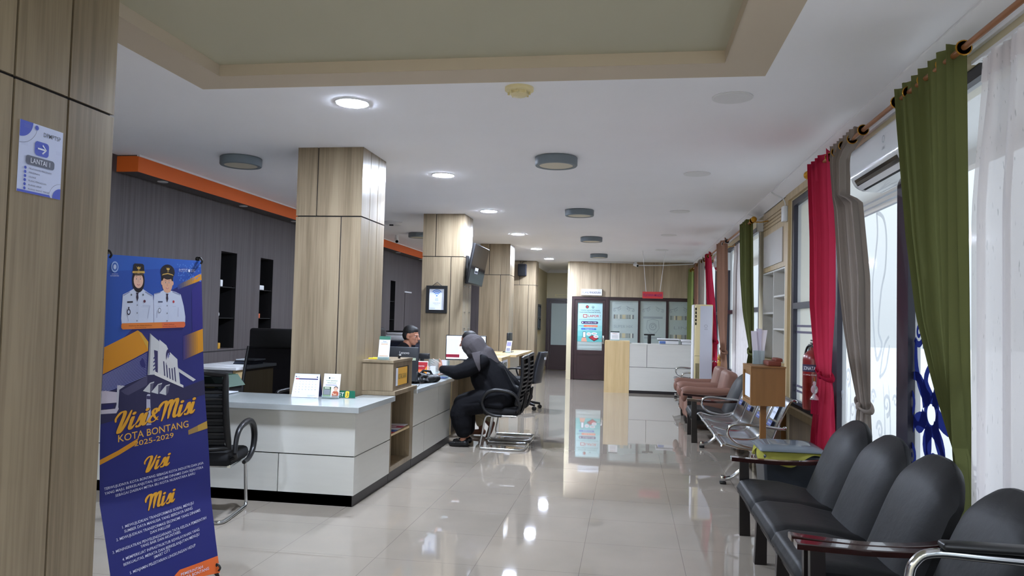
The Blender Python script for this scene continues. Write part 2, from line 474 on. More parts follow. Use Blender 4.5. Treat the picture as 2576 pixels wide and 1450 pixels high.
def spline(P, n=8, closed=False):
    """Catmull-Rom through P"""
    P = [Vector(p) for p in P]; N = len(P); out = []
    for i in range(N if closed else N - 1):
        g = lambda k: P[k % N] if closed else P[min(max(k, 0), N - 1)]
        a, b, c, d = g(i - 1), g(i), g(i + 1), g(i + 2)
        for j in range(n):
            t = j / n
            out.append(0.5 * ((2 * b) + (c - a) * t + (2 * a - 5 * b + 4 * c - d) * t * t + (3 * b - a - 3 * c + d) * t ** 3))
    if not closed: out.append(P[-1])
    return out
X3 = Vector((1, 0, 0)); Y3 = Vector((0, 1, 0)); Z3 = Vector((0, 0, 1))
# ------------------------------------------------------------------ room shell
XW = 1.62          # inner face of the window wall
XD = -4.75         # charcoal wall
H = 2.87
Y0, Y1 = -3.5, 21.6

m = M(); m.add([(XD - .3, Y0 - .2, 0), (XW + .2, Y0 - .2, 0), (XW + .2, Y1 + .2, 0), (XD - .3, Y1 + .2, 0)], [(0, 1, 2, 3)], 'floor')
m.add([(XD - .3, Y0 - .2, -.1), (XW + .2, Y0 - .2, -.1), (XW + .2, Y1 + .2, -.1), (XD - .3, Y1 + .2, -.1)], [(3, 2, 1, 0)], 'floor')
struct(m.build('floor', smooth=False), 'glossy beige porcelain tile floor with fine dark joints')

RX0, RX1, RY0, RY1 = -2.5, 0.5, -1.2, 4.226
m = M()
m.box(XD - .3, RX0, Y0 - .2, Y1 + .2, H, H + .12, 'ceiling')
m.box(RX1, XW + .2, Y0 - .2, Y1 + .2, H, H + .12, 'ceiling')
m.box(RX0, RX1, RY1, Y1 + .2, H, H + .12, 'ceiling')
m.box(RX0, RX1, Y0 - .2, RY0, H, H + .12, 'ceiling')
struct(m.build('ceiling', smooth=False), 'white painted ceiling')
m = M(); m.box(RX0, RX1, RY0, RY1, H + .066, H + .12, 'olive_paint')
struct(m.build('ceiling_recess', smooth=False), 'olive beige recessed ceiling field')
m = M(); b = 0.252
m.box(RX0 - b, RX0, RY0 - b, RY1 + b - .01, H - .004, H + .002, 'beige_paint'); m.box(RX1, RX1 + b, RY0 - b, RY1 + b - .01, H - .004, H + .002, 'beige_paint')
m.box(RX0, RX1, RY1, RY1 + b - .01, H - .004, H + .002, 'beige_paint'); m.box(RX0, RX1, RY0 - b, RY0, H - .004, H + .002, 'beige_paint')
t_ = .003
m.box(RX0 - .001, RX0 + t_, RY0, RY1, H - .004, H + .066, 'beige_paint'); m.box(RX1 - t_, RX1 + .001, RY0, RY1, H - .004, H + .066, 'beige_paint')
m.box(RX0 + t_, RX1 - t_, RY1 - t_, RY1 + .001, H - .004, H + .066, 'beige_paint'); m.box(RX0 + t_, RX1 - t_, RY0 - .001, RY0 + t_, H - .004, H + .066, 'beige_paint')
struct(m.build('trim_1', smooth=False), 'beige painted band around the ceiling recess')

# window wall
m = M(); cw = 'cream_wall'
m.box(XW, XW + .22, 7.99, 8.15, 0, H, cw); m.box(XW, XW + .22, 9.5, 9.9, 0, H, cw); m.box(XW, XW + .22, 8.15, 9.5, 0, 1.0, cw); m.box(XW, XW + .22, 8.15, 9.5, 2.05, H, cw); m.box(XW + .20, XW + .22, 8.15, 9.5, 1.0, 2.05, cw)
m.box(XW, XW + .22, 18.3, Y1 + .2, 0, H, cw)
m.box(XW, XW + .22, Y0 - .2, 7.99, 2.70, H, cw); m.box(XW, XW + .22, 9.9, 18.3, 2.70, H, cw)
m.box(XW, XW + .22, Y0 - .2, 6.38, 0, .10, cw); m.box(XW, XW + .22, 6.38, 7.99, 0, .63, cw); m.box(XW, XW + .22, 9.9, 18.3, 0, .63, cw)
m.box(XW, XW + .22, Y0 - .2, -3.0, 0, H, cw)
struct(m.build('wall_right', smooth=False), 'cream wall that holds the row of windows')
m = M(); m.box(XW - .012, XW, 6.5, 7.95, .02, .55, 'wood_far')
struct(m.build('trim_2', smooth=False), 'grey-brown striped panel under the window')
m = M(); m.box(XW - .03, XW, 6.4, 8.02, .56, .628, 'cream_wood'); m.box(XW - .03, XW, 8.02, 8.14, .56, 2.78, 'cream_wood'); m.box(XW - .03, XW, 6.4, 8.02, 2.71, 2.78, 'cream_wood')
struct(m.build('trim_3', smooth=False), 'cream casing around the window beside the cabinet')
# cornice
m = M()
prof = [(0, 0), (-.13, 0), (-.13, -.012), (-.115, -.02), (-.105, -.03), (-.06, -.05), (-.03, -.075), (-.02, -.085), (-.02, -.1), (0, -.1)]
m.prism(prof, (XW, Y0, H), X3, Z3, (0, 18.4 - Y0, 0), 'ceiling')
struct(m.build('trim_4', smooth=True), 'white plaster cornice above the windows')

MT['clear_glass'] = clear('clear_window_glass', (238, 244, 246), .93, .03)
bays = [(6.38, 8.0, .63), (4.85, 6.38, .10), (3.30, 4.85, .10), (1.72, 3.30, .10), (0.14, 1.72, .10), (-1.44, 0.14, .10), (-3.0, -1.44, .10),
        (9.9, 11.5, .63), (11.5, 13.1, .63), (13.1, 14.8, .63), (14.8, 16.5, .63), (16.5, 18.3, .63)]
def swirl(cx, cy, r, a0, turns, sgn=1, n=26, shrink=.12):
    return [(cx + r * (1 - (1 - shrink) * i / n) * cos(a0 + sgn * 2 * pi * turns * i / n), cy + r * (1 - (1 - shrink) * i / n) * sin(a0 + sgn * 2 * pi * turns * i / n)) for i in range(n + 1)]
def leafw(n, w): return [w * (0.25 + 0.75 * sin(pi * min(1, .15 + .85 * (1 - i / n)))) for i in range(n + 1)]
def dayak(mm, cy_, cz_, s, mt, X, full=True, seed=1, side=-1):
    """curling fern ornament: a ring with leaf-curl arms (in the plane x = X, u along -Y so that right in the photo is nearer)"""
    o = (X, cy_, cz_); u = (0, -1, 0); v = (0, 0, 1)
    mm.disc(o, u, v, 0, 0, .135 * s, mt, hole=.55)
    arms = [(90, 1), (68, -1), (118, 1), (35, 1), (150, -1), (5, -1), (185, 1), (215, -1), (245, 1), (270, -1), (295, 1), (325, -1)]
    for k, (a, sg) in enumerate(arms):
        o = (X - .0005 * (k + 1), cy_, cz_)
        a = radians(a); L = s * (.36 + .12 * ((k * 7) % 3))
        e = (cos(a) * L, sin(a) * L); b0 = (cos(a) * .1 * s, sin(a) * .1 * s)
        nrm = (-sin(a) * sg, cos(a) * sg)
        pts = [(b0[0] + (e[0] - b0[0]) * t + nrm[0] * s * .10 * sin(pi * t), b0[1] + (e[1] - b0[1]) * t + nrm[1] * s * .10 * sin(pi * t)) for t in [i / 8 for i in range(9)]]
        mm.band(o, u, v, pts, [s * (.125 - .08 * i / 8) for i in range(9)], mt)
        r = s * .095; c = (e[0] - nrm[0] * r, e[1] - nrm[1] * r)
        sw = swirl(c[0], c[1], r, math.atan2(e[1] - c[1], e[0] - c[0]), 1.35, sg)
        o = (X - .0005 * (k + 14), cy_, cz_)
        mm.band(o, u, v, sw, [s * .05 * (1 - .5 * i / 26) for i in range(27)], mt)
def scrolls(mm, y_, z_, s, mt, X, flip=1):
    o = (X, y_, z_); u = (0, -flip, 0); v = (0, 0, 1)
    for (cx, cy, r, a0, t, sg) in ((0, .12, .12, -1.57, 1.4, 1), (.16, .34, .09, -1.57, 1.3, 1), (-.12, .42, .07, 3.1, 1.3, -1), (.02, .62, .08, -1.57, 1.4, 1), (-.1, -.05, .06, 0, 1.2, -1)):
        mm.band(o, u, v, swirl(cx * s, cy * s, r * s, a0, t, sg), [s * .035 * (1 - .6 * i / 26) for i in range(27)], mt)
    for dx in (-.06, .05, .2):
        pts = [(dx * s + .05 * s * sin(t * 3), t * .75 * s) for t in [i / 10 for i in range(11)]]
        mm.band(o, u, v, pts, [s * (.03 - .022 * abs(i / 5 - 1)) for i in range(11)], mt)
for k, (ya, yb, zs) in enumerate(bays):
    fm = M(); x0, x1 = XW + .005, XW + .075
    w = .095
    fm.box(x0, x1, ya, ya + w, zs, 2.70, 'frame_dark'); fm.box(x0, x1, yb - w, yb, zs, 2.70, 'frame_dark')
    yi, yj = ya + w, yb - w
    fm.box(x0, x1, yi, yj, 2.64, 2.70, 'frame_dark'); fm.box(x0, x1, yi, yj, zs, zs + .07, 'frame_dark')
    if k in (0,) or k >= 7: fm.box(x0, x1, yi, yj, 1.60, 1.66, 'frame_dark')
    wf = fm.build('window_%d' % (k + 1), smooth=False)
    struct(wf, 'dark framed window, frosted in view, clear in the unseen near bays')
    g = M(); gm = 'clear_glass' if 3 <= k < 7 else 'glass_film'  # unseen near bays get clear panes to let in more daylight
    g.add([(XW + .045, ya + w, zs + .05), (XW + .045, yb - w, zs + .05), (XW + .045, yb - w, 2.66), (XW + .045, ya + w, 2.66)], [(0, 1, 2, 3)], gm)
    g.build('glass', wf, smooth=False)
    xp = XW + .040
    if k == 2:
        g = M(); dayak(g, 4.50, .96, .78, 'navy_film', xp); dayak(g, 4.00, .45, .6, 'navy_film', xp)
        g.build('blue_fern_motif', wf, smooth=False)
        g = M(); g.box(xp - .002, xp, 4.30, 4.62, 1.32, 1.75, cm((120, 124, 130)))
        g.build('taped_notice', wf, smooth=False)
    if k == 1:
        g = M(); scrolls(g, 5.25, .35, .95, 'etch_film', xp); scrolls(g, 5.6, .62, .8, 'etch_film', xp, -1); scrolls(g, 6.12, .5, .9, 'etch_film', xp); scrolls(g, 5.0, .72, .6, 'etch_film', xp)
        o_, u_, v_ = (xp, 5.45, 1.72), (0, -1, 0), (0, 0, 1)
        fig = [(0, .5), (.14, .44), (.2, .3), (.18, .1), (.1, -.05), (.05, -.3), (.12, -.4), (.02, -.5), (-.05, -.3), (-.08, 0), (-.02, .2), (.02, .35), (0, .5)]
        sm_ = lambda P_: [(p.x, p.y) for p in spline([(a, b, 0) for a, b in P_], 8)]
        g.band(o_, u_, v_, sm_(fig), .03, 'etch_film'); g.band(o_, u_, v_, sm_([(.08, -.62), (.16, -.42), (.26, -.34)]), .022, 'etch_film'); g.band(o_, u_, v_, sm_([(.08, -.62), (.2, -.55), (.27, -.40)]), .022, 'etch_film')
        for zz in (2.22, 2.26, 2.30): g.box(xp - .001, xp, 4.95, 6.28, zz, zz + .012, 'etch_film')
        g.build('etched_scrolls', wf, smooth=False)
    if k == 0:
        g = M()
        for zz in (1.36, 1.42, .78, .83): g.box(xp - .001, xp, 6.48, 7.9, zz, zz + .022, cm((96, 92, 110)))
        g.box(xp - .001, xp, 7.25, 7.45, .95, 1.25, 'etch_film')
        g.build('film_stripes', wf, smooth=False)

# porch outside the windows: soffit, fascia beam, posts, pavement
m = M()
m.box(XW + .25, 3.0, 3.0, 19, 3.0, 3.06, 'white'); m.box(2.9, 3.0, 3.0, 19, 2.86, 3.0, 'brown_wood')
struct(m.build('porch_soffit', smooth=False), 'white soffit of the porch outside')
m = M(); m.box(XW + .22, 60, -40, 60, -.15, -.02, cm((168, 168, 166)))
struct(m.build('pavement', smooth=False), 'grey pavement outside the windows')

# charcoal wall with three tall niches
m = M(); dw = 'darkwall'
nich = [(8.235, 8.60), (9.20, 9.555), (14.645, 14.96)]
ys = [Y0 - .2] + [v for n_ in nich for v in n_] + [18.5]
for i in range(0, len(ys), 2): m.box(XD - .3, XD, ys[i], ys[i + 1], 0, H, dw)
for a_, b_ in nich: m.box(XD - .3, XD, a_, b_, 0, .99, dw); m.box(XD - .3, XD, a_, b_, 2.145, H, dw)
struct(m.build('wall_left', smooth=False), 'charcoal wood-grain wall behind the counters')
m = M(); m.box(XD, XD + .004, 6.0, 14.2, .962, .972, 'seam'); m.box(XD, XD + .012, 15.63, 16.5, 0, 1.93, 'darkwall'); m.box(XD, XD + .015, 15.6, 16.1, 1.94, 1.965, 'white')
struct(m.build('trim_5', smooth=False), 'thin black joint and panel on the charcoal wall')
lbls = ['tall dark wall niche with glass shelves, nearest to the blue banner', 'tall dark wall niche just left of the first counter pillar', 'tall dark wall niche seen between the first and second pillars']
for k, (a_, b_) in enumerate(nich):
    t = thing('wall_niche', lbls[k], 'niche', (XD, (a_ + b_) / 2, .99), 'niches in the charcoal wall')
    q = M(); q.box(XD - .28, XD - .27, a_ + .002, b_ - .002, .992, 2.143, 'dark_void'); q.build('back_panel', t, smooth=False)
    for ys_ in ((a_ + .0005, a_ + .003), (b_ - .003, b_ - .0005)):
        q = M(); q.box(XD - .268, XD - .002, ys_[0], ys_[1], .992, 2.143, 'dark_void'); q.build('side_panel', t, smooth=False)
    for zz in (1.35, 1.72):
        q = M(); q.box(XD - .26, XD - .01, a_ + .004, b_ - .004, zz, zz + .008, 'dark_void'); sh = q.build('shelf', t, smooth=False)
        q = M(); q.cyl((XD - .03, b_ - .02, zz + .012), (XD - .03, b_ - .003, zz + .012), .01, 'chrome'); q.build('clip', sh)
items = [('white_box', (XD - .06, 8.29, 1.728), (.1, .05, .08), 'white', 'small white box on the upper shelf of the nearer niche', 'box'),
         ('red_white_figurine', (XD - .05, 8.275, 1.358), (.05, .04, .14), None, 'small red and white ornament on the middle shelf of the nearer niche', 'ornament'),
         ('yellow_box', (XD - .05, 8.29, .992), (.08, .05, .07), cm((190, 140, 40)), 'small yellow box at the bottom of the nearer niche', 'box'),
         ('white_box', (XD - .06, 9.29, 1.728), (.08, .14, .06), 'white', 'flat white box on the upper shelf of the niche by the pillar', 'box'),
         ('orange_box', (XD - .05, 9.25, 1.358), (.06, .06, .06), cm((190, 90, 50)), 'small orange box on a shelf of the niche by the pillar', 'box')]
for n_, p, sz, mt_, lb, ct in items:
    q = M()
    if mt_ is None:
        q.ell((p[0], p[1], p[2] + .04), (.03, .03, .04), cm((220, 220, 220))); q.ell((p[0], p[1], p[2] + .1), (.022, .022, .035), cm((190, 40, 40)))
    else:
        q.rbox(p[0] - sz[0] / 2, p[0] + sz[0] / 2, p[1] - sz[1] / 2, p[1] + sz[1] / 2, p[2], p[2] + sz[2], mt_, r=.006)
    o = q.build(n_); tag(o, lb, ct)

# soffit with orange fascia
m = M(); SX = -4.53
m.box(XD, SX - .012, 6.362, 18.5, 2.715, H, 'darkwall')
struct(m.build('soffit', smooth=False), 'charcoal underside of the dropped soffit')
m = M()
m.box(SX - .012, SX, 6.35, 18.5, 2.712, H - .012, 'orange'); m.box(XD, SX - .012, 6.35, 6.362, 2.712, H - .012, 'orange')
m.box(SX - .016, SX + .012, 6.35, 18.5, H - .016, H, 'ceiling')
struct(m.build('trim_6', smooth=False), 'orange fascia along the dropped soffit')

# left near end, back walls
m = M(); m.box(XD - .3, XW + .2, Y0 - .2, Y0, 0, H, cw)
struct(m.build('wall_back', smooth=False), 'cream wall behind the viewer')
m = M(); m.box(XD - .3, -2.34, 18.5, 18.62, 0, H, dw)
struct(m.build('wall_far_left', smooth=False), 'wall closing the staff area')
m = M(); m.box(-2.46, -2.34, 18.95, Y1, 0, H, cw); m.box(-2.46, -1.36, Y1, Y1 + .15, 0, H, cw)
m.box(-1.50, -1.38, 18.55, Y1, 0, H, cw)
struct(m.build('wall_corridor', smooth=False), 'cream corridor walls left of the complaints room')
m = M()
m.prism([(0, 0), (.09, 0), (.03, -.06), (0, -.09)], (-2.34, 18.95, H), X3, Z3, (0, 2.6, 0), 'ceiling')
m.prism([(0, 0), (.09, 0), (.03, -.06), (0, -.09)], (-2.34, Y1, H), (0, -1, 0), Z3, (.84, 0, 0), 'ceiling')
struct(m.build('trim_7'), 'white cornice in the corridor')
m = M(); m.box(-2.338, -2.325, 18.95, Y1, 0, .1, 'cream_plastic')
struct(m.build('baseboard_corridor', smooth=False), 'cream corridor skirting')

# far partition
YF = 18.4
m = M()
m.box(-1.44, XW, YF, YF + .15, 2.02, H, 'wood_far')
m.box(-1.44, -1.375, YF, YF + .15, 0, 2.02, 'cream_wall')
m.box(1.50, XW, YF + .03, YF + .15, 0, 2.02, 'cream_wall')
m.box(-.52, 1.5, YF + .04, YF + .1, 0, .72, 'door_brown')
m.box(-.455, -.447, YF - .003, YF, 2.02, H, 'seam'); m.box(.576, .584, YF - .003, YF, 2.02, H, 'seam')
struct(m.build('wall_far', smooth=False), 'wood-clad wall above the glazed partition')
m = M(); m.box(-1.6, 1.7, YF + 1.5, YF + 1.6, 0, H, 'cream_wall')
struct(m.build('wall_behind_partition', smooth=False), 'cream wall of the room behind the glass')
# partition windows
for k, (a_, b_) in enumerate(((-.46, .22), (.27, .88), (.94, 1.50))):
    q = M(); w = .045 if k else .06
    wl_ = w if k == 0 else (.02 if k == 1 else .03); q.box(a_ - wl_, a_, YF + .02, YF + .1, .72, 2.019, 'door_brown'); q.box(b_, b_ + .03, YF + .02, YF + .1, .72, 2.019, 'door_brown')
    q.box(a_, b_, YF + .02, YF + .1, 1.94, 2.019, 'door_brown'); q.box(a_, b_, YF + .02, YF + .1, .72, .74, 'door_brown')
    o = struct(q.build('window_%d' % (13 + k), smooth=False), 'frosted glass pane in the dark partition')
    q = M(); q.box(a_, b_, YF + .05, YF + .056, .74, 1.94, 'frost'); q.build('glass', o, smooth=False)
    q = M(); cx = (a_ + b_) / 2; yq = YF + .0485
    pf = ((cx, yq, 1.34), (1, 0, 0), (0, 0, 1))
    for s_ in (-1, 1):
        q.band(*pf, [(s_ * x, y) for x, y in swirl(.1, .40, .05, -1.5, 1.3, 1)], .012, 'etch'); q.band(*pf, [(s_ * x, y) for x, y in swirl(.22, .36, .035, 1.5, 1.3, -1)], .012, 'etch')
        q.band(*pf, [(s_ * .06, .47), (s_ * .15, .42), (s_ * .25, .40)], .014, 'etch')
        q.band(*pf, [(s_ * x, y) for x, y in swirl(.12, -.45, .045, 1.5, 1.3, -1)], .012, 'etch')
    for yy in (.55, .515): q.text('Mall Pelayanan Terpadu', lambda x, y: Vector((cx + x, yq, 1.34 + y)), .02, 'etch', y=yy, width=.42)
    if k != 1:
        for z_a, z_b in ((.16, .26), (-.30, -.19)):
            rr = random.Random(k)
            x = -.24
            while x < .24:
                w2 = rr.uniform(.01, .04); q.quad(*pf, w2, z_b - z_a, cm(rr.choice([(120, 130, 124), (196, 200, 188), (150, 156, 148), (110, 112, 112), (180, 172, 140)]), .3), x=x, y=z_a); x += w2
        q.text('SUPER HIK' if k == 0 else 'LIN', lambda x, y: Vector((cx + x, yq, 1.34 + y)), .07, 'etch', y=-.06, width=.46 if k == 0 else .3)
    else:
        q.quad(*pf, .46, .05, 'etch', x=-.23, y=.18); q.quad(*pf, .4, .04, 'etch', x=-.2, y=-.30)
        shield = [(0, .17), (.13, .13), (.15, -.05), (.08, -.15), (0, -.19), (-.08, -.15), (-.15, -.05), (-.13, .13), (0, .17)]
        q.band(*pf, shield, .014, 'etch'); q.disc(*pf, 0, -.01, .09, 'etch', hole=.8); q.band(*pf, swirl(0, -.01, .06, 0, 1.2), .018, 'etch')
    q.build('etched_pattern', o, smooth=False)
def door(name, x0, x1, y, zt, label, poster=False):
    q = M()
    q.box(x0, x0 + .07, y, y + .1, 0, zt, 'door_brown'); q.box(x1 - .07, x1, y, y + .1, 0, zt, 'door_brown'); q.box(x0 + .07, x1 - .07, y, y + .1, zt - .07, zt, 'door_brown')
    a, b = x0 + .14, x1 - .14
    q.box(x0 + .075, a, y + .02, y + .07, .01, zt - .075, 'door_brown'); q.box(b, x1 - .075, y + .02, y + .07, .01, zt - .075, 'door_brown')
    q.box(a, b, y + .02, y + .07, zt - .14, zt - .075, 'door_brown'); q.box(a, b, y + .02, y + .07, .62, .72, 'door_brown'); q.box(a, b, y + .02, y + .07, .01, .12, 'door_brown'); q.box(a, b, y + .03, y + .065, .12, .62, 'door_brown')
    o = struct(q.build(name, smooth=False), label)
    q = M(); q.box(x0 + .14, x1 - .14, y + .045, y + .055, .72, zt - .14, 'frost'); q.build('glass', o, smooth=False)
    q = M(); xx = x1 - .105; q.rbox(xx - .025, xx + .025, y + .005, y + .02, .88, 1.08, 'chrome', r=.006); q.tube([(xx, y + .01, 1.0), (xx, y - .03, 1.0), (xx - .1, y - .03, 1.0)], .009, 'chrome'); q.build('door_handle', o)
    return o
d1 = door('door_1', -1.375, -.49, YF, 2.015, 'dark brown door of the complaints room with a teal poster on its glass')
door('door_2', -2.335, -1.51, Y1 - .05, 2.05, 'dark brown glazed door at the end of the corridor')
# pass-through window on the corridor wall
q = M(); yq0, yq1 = 18.95, 20.0; x_ = -2.338
ym = (yq0 + yq1) / 2
q.box(x_, x_ + .03, yq0, yq0 + .05, 1.16, 1.83, 'black'); q.box(x_, x_ + .03, yq1 - .05, yq1, 1.16, 1.83, 'black'); q.box(x_, x_ + .028, ym - .02, ym + .02, 1.21, 1.78, 'black')
for za, zb in ((1.16, 1.21), (1.78, 1.83)): q.box(x_, x_ + .03, yq0 + .05, yq1 - .05, za, zb, 'black')
for y_a, y_b in ((yq0 + .05, ym - .02), (ym + .02, yq1 - .05)): q.box(x_, x_ + .028, y_a, y_b, 1.45, 1.49, 'black')
q.box(x_, x_ + .008, yq0, yq1, 1.16, 1.83, 'lens')
struct(q.build('window_16', smooth=False), 'small dark framed window in the corridor wall')

# ------------------------------------------------------------------ pillars clad in walnut laminate
def pillar(yc0, yc1, label, nside=3, x0=-2.86, x1=-2.27, zg=2.272):
    t = thing('pillar', label, 'pillar', ((x0 + x1) / 2, (yc0 + yc1) / 2, 0), 'wood-clad pillars')
    q = M(); q.box(x0 + .012, x1 - .012, yc0 + .012, yc1 - .012, 0, H, 'seam'); q.build('core', t, smooth=False)
    g = .0055
    # front (-Y) and rear faces: one vertical joint, shifted between the two courses
    for (za, zb, xs, nm) in ((0.0, zg - g, x0 + .41, 'lower_panel'), (zg + g, H, x0 + .185, 'upper_panel')):
        for (xa, xb) in ((x0, xs - g), (xs + g, x1)):
            for (ya, yb) in ((yc0, yc0 + .014), (yc1 - .014, yc1)):
                q = M(); q.box(xa, xb, ya, yb, za, zb, 'wood'); q.build(nm, t, smooth=False)
        d = (yc1 - yc0) / nside
        for i in range(nside):
            ya = yc0 + .0141 if i == 0 else yc0 + d * i + g; yb = yc1 - .0141 if i == nside - 1 else yc0 + d * (i + 1) - g
            q = M(); q.box(x1 - .014, x1, ya, yb, za, zb, 'wood'); q.build(nm, t, smooth=False)
            q = M(); q.box(x0, x0 + .014, ya, yb, za, zb, 'wood'); q.build(nm, t, smooth=False)
    return t
pillar(2.15, 2.963, 'large walnut-clad pillar in the left foreground carrying the blue and white floor sign', x1=-2.24)
pillar(6.14, 6.75, 'walnut-clad pillar standing behind the calendar on the front counter')
p2 = pillar(10.2, 10.75, 'walnut-clad pillar with the framed wifi notice and the tilted screen')
pillar(14.3, 14.85, 'walnut-clad pillar between the wifi pillar and the loudspeaker pillar')
pillar(18.4, 18.95, 'farthest walnut-clad pillar, with the black loudspeaker on it')
for zz in (1.86, 1.50, 1.27):
    for yy in (10.33, 10.62):
        q = M(); q.rbox(-2.27, -2.262, yy - .035, yy + .035, zz, zz + .016, 'chrome', r=.003); q.build('metal_clip', p2)

# ------------------------------------------------------------------ ceiling fittings
def downlight(x, y, label, group, lit=True, r=.105, name='downlight', z=H):
    t = thing(name, label, 'light' if name == 'downlight' else 'speaker', (x, y, z), group)
    q = M(); q.lathe([(r, -.001), (r + .012, -.001), (r + .012, -.006), (r, -.008)], (x, y, z), 'white', n=32); q.build('trim_ring', t)
    q = M(); q.lathe([(0.001, -.0085), (r, -.0085), (r, -.0075), (.001, -.0075)], (x, y, z), 'led' if lit else 'white', n=32); q.build('diffuser' if name == 'downlight' else 'grille', t)
    return t
nth = ['nearest', 'second', 'third', 'fourth', 'fifth', 'farthest']
for i, y in enumerate((4.84, 7.39, 9.91, 12.6, 15.2, 17.65)):
    downlight(-1.88, y, '%s lit round downlight of the row over the counters' % nth[i], 'lit downlights over the counters')
for x, y in ((-3.3, .2), (-3.3, -2.3), (.9, -1.9), (-.9, -2.6)):  # added lamps out of view, put in to brighten the room
    downlight(x, y, 'added round downlight behind the viewer, brightening the room', 'added fill downlights behind the viewer')
for i, y in enumerate((4.89, 7.39, 9.9, 12.6, 15.2)):
    downlight(.625, y, '%s white round ceiling speaker near the windows' % (nth[i] if i < 4 else 'farthest'), 'round ceiling speakers', lit=False, r=.115, name='ceiling_speaker')
def disc_lamp(x, y, label):
    t = thing('ceiling_lamp', label, 'lamp', (x, y, H), 'grey disc lamps')
    r = .188
    q = M(); q.lathe([(r - .01, 0), (r, -.006), (r, -.07), (r - .006, -.078), (r - .038, -.078), (r - .04, -.07)], (x, y, H), 'grey_metal', n=48); q.build('lamp_body', t)
    q = M(); q.lathe([(.001, -.0715), (r - .035, -.0715), (r - .035, -.0740), (.001, -.0740)], (x, y, H), 'lamp_cream', n=48); q.build('diffuser', t)
for i, y in enumerate((6.62, 9.82, 13.02, 16.3)):
    disc_lamp(-.66, y, ['nearest', 'second', 'third', 'farthest'][i] + ' grey disc lamp on the middle of the ceiling')
disc_lamp(-3.6, 6.52, 'grey disc lamp on the ceiling left of the first counter pillar')
disc_lamp(-3.6, 12.6, 'grey disc lamp seen between the first and second pillars')
# smoke detector and round unlit lamp
t = thing('smoke_detector', 'cream domed smoke detector beside the beige ceiling band', 'detector', (-.7, 4.60, H))
q = M(); q.lathe([(.09, 0), (.09, -.018), (.075, -.026), (.001, -.026)], (-.7, 4.60, H), 'cream_plastic', n=32); q.build('base', t)
q = M(); q.lathe([(.058, -.024), (.056, -.042), (.044, -.052), (.001, -.054)], (-.7, 4.60, H), 'cream_plastic', n=32)
for k in range(8):
    a = k * pi / 4; q.box(-.7 + .066 * cos(a) - .006, -.7 + .066 * cos(a) + .006, 4.6 + .066 * sin(a) - .006, 4.6 + .066 * sin(a) + .006, H - .044, H - .02, 'cream_plastic')
q.build('sensor_cap', t)
t = thing('smoke_detector', 'pale round detector on the ceiling over the staff area', 'detector', (-3.59, 11.1, H))
q = M(); q.lathe([(.14, 0), (.14, -.02), (.11, -.05), (.001, -.06)], (-3.59, 11.1, H), 'white', n=32); q.build('housing', t)
q = M(); q.rbox(-3.62, -3.56, 11.0, 11.03, H - .07, H - .05, 'black', r=.004); q.build('indicator', t)
for (y, i) in ((6.88, 0), (8.48, 1), (9.9, 2), (14.7, 3), (16.4, 4)):
    x = -4.63; t = thing('soffit_spot', ['unlit recessed spot in the soffit nearest to the blue banner', 'unlit recessed spot in the soffit above the niches', 'unlit recessed spot in the soffit beside the first counter pillar', 'unlit recessed spot in the soffit seen between the pillars', 'farthest unlit recessed spot in the soffit'][i], 'light', (x, y, 2.715), 'recessed spots in the soffit')
    q = M(); q.lathe([(.035, 0), (.05, 0), (.05, -.006), (.035, -.006)], (x, y, 2.715), 'white', n=24); q.build('ring', t)
    q = M(); q.lathe([(.001, -.003), (.036, -.003), (.036, -.001), (.001, -.001)], (x, y, 2.715), 'lamp_cream', n=24); q.build('lens', t)
def cctv(p, d, label):
    p = Vector(p); d = Vector(d).normalized()
    t = thing('security_camera', label, 'camera', p)
    q = M(); q.cyl(p, p - Z3 * .06, .03, 'white'); q.build('mount', t)
    c = p - Z3 * .085
    q = M(); q.cyl(c - d * .06, c + d * .09, .034, 'white'); q.build('body', t)
    q = M(); q.cyl(c + d * .085, c + d * .094, .026, 'lens'); q.build('camera_lens', t)
cctv((.14, 18.2, 2.87), (.6, -1, -.3), 'white bullet camera hanging from the ceiling above the complaints room')
cctv((-4.1, 12.9, 2.87), (.4, -1, -.5), 'small white camera on the ceiling near the orange fascia')
q = M(); q.tube([(.2, 18.36, 2.79), (.8, 18.36, 2.8), (1.5, 18.36, 2.84)], .015, 'white'); tag(q.build('cable_duct'), 'white cable pipe running along the top of the wood wall', 'pipe')
q = M(); q.tube(spline([(-1.0, 18.36, 2.86), (-.4, 18.35, 2.85), (.1, 18.3, 2.84), (.18, 18.3, 2.8)]), .012, 'white'); tag(q.build('camera_cable'), 'white cable leading to the ceiling camera', 'cable')
# ------------------------------------------------------------------ service counters
CX = -2.0          # public face of the counter line
def seamed_panel_face(q, axis, a0, a1, z0, z1, pos, m_='white_lam'): pass
t = thing('service_counter', 'L-shaped white panelled service counter with pale marble top, in front of the first pillar', 'counter', (-3.0, 5.8, 0))
g = .004
FY = 5.43
q = M(); q.box(-4.30, CX - .015, FY + .012, 6.10, .0, .70, 'seam'); q.box(-2.25, CX - .015, 6.10, 6.28, 0, .70, 'seam'); q.build('carcass', t, smooth=False)
q = M(); q.box(-4.30, CX - .012, FY + .012, 6.10, 0, .085, 'plinth'); q.box(-2.25, CX - .012, 6.10, 6.29, 0, .085, 'plinth'); q.build('plinth', t, smooth=False)
for (xa, xb, za, zb) in ((-4.31, CX, .372 + g, .70), (-4.31, -2.60 - g, .085, .372 - g), (-2.60 + g, CX, .085, .372 - g)):
    q = M(); q.box(xa, xb, FY, FY + .016, za, zb, 'white_lam'); q.build('front_panel', t, smooth=False)
for (ya, yb, za, zb) in ((FY + .0161, 6.28, .372 + g, .70), (FY + .0161, 6.28, .085, .372 - g)):
    q = M(); q.box(CX - .016, CX, ya, yb, za, zb, 'white_lam'); q.build('side_panel', t, smooth=False)
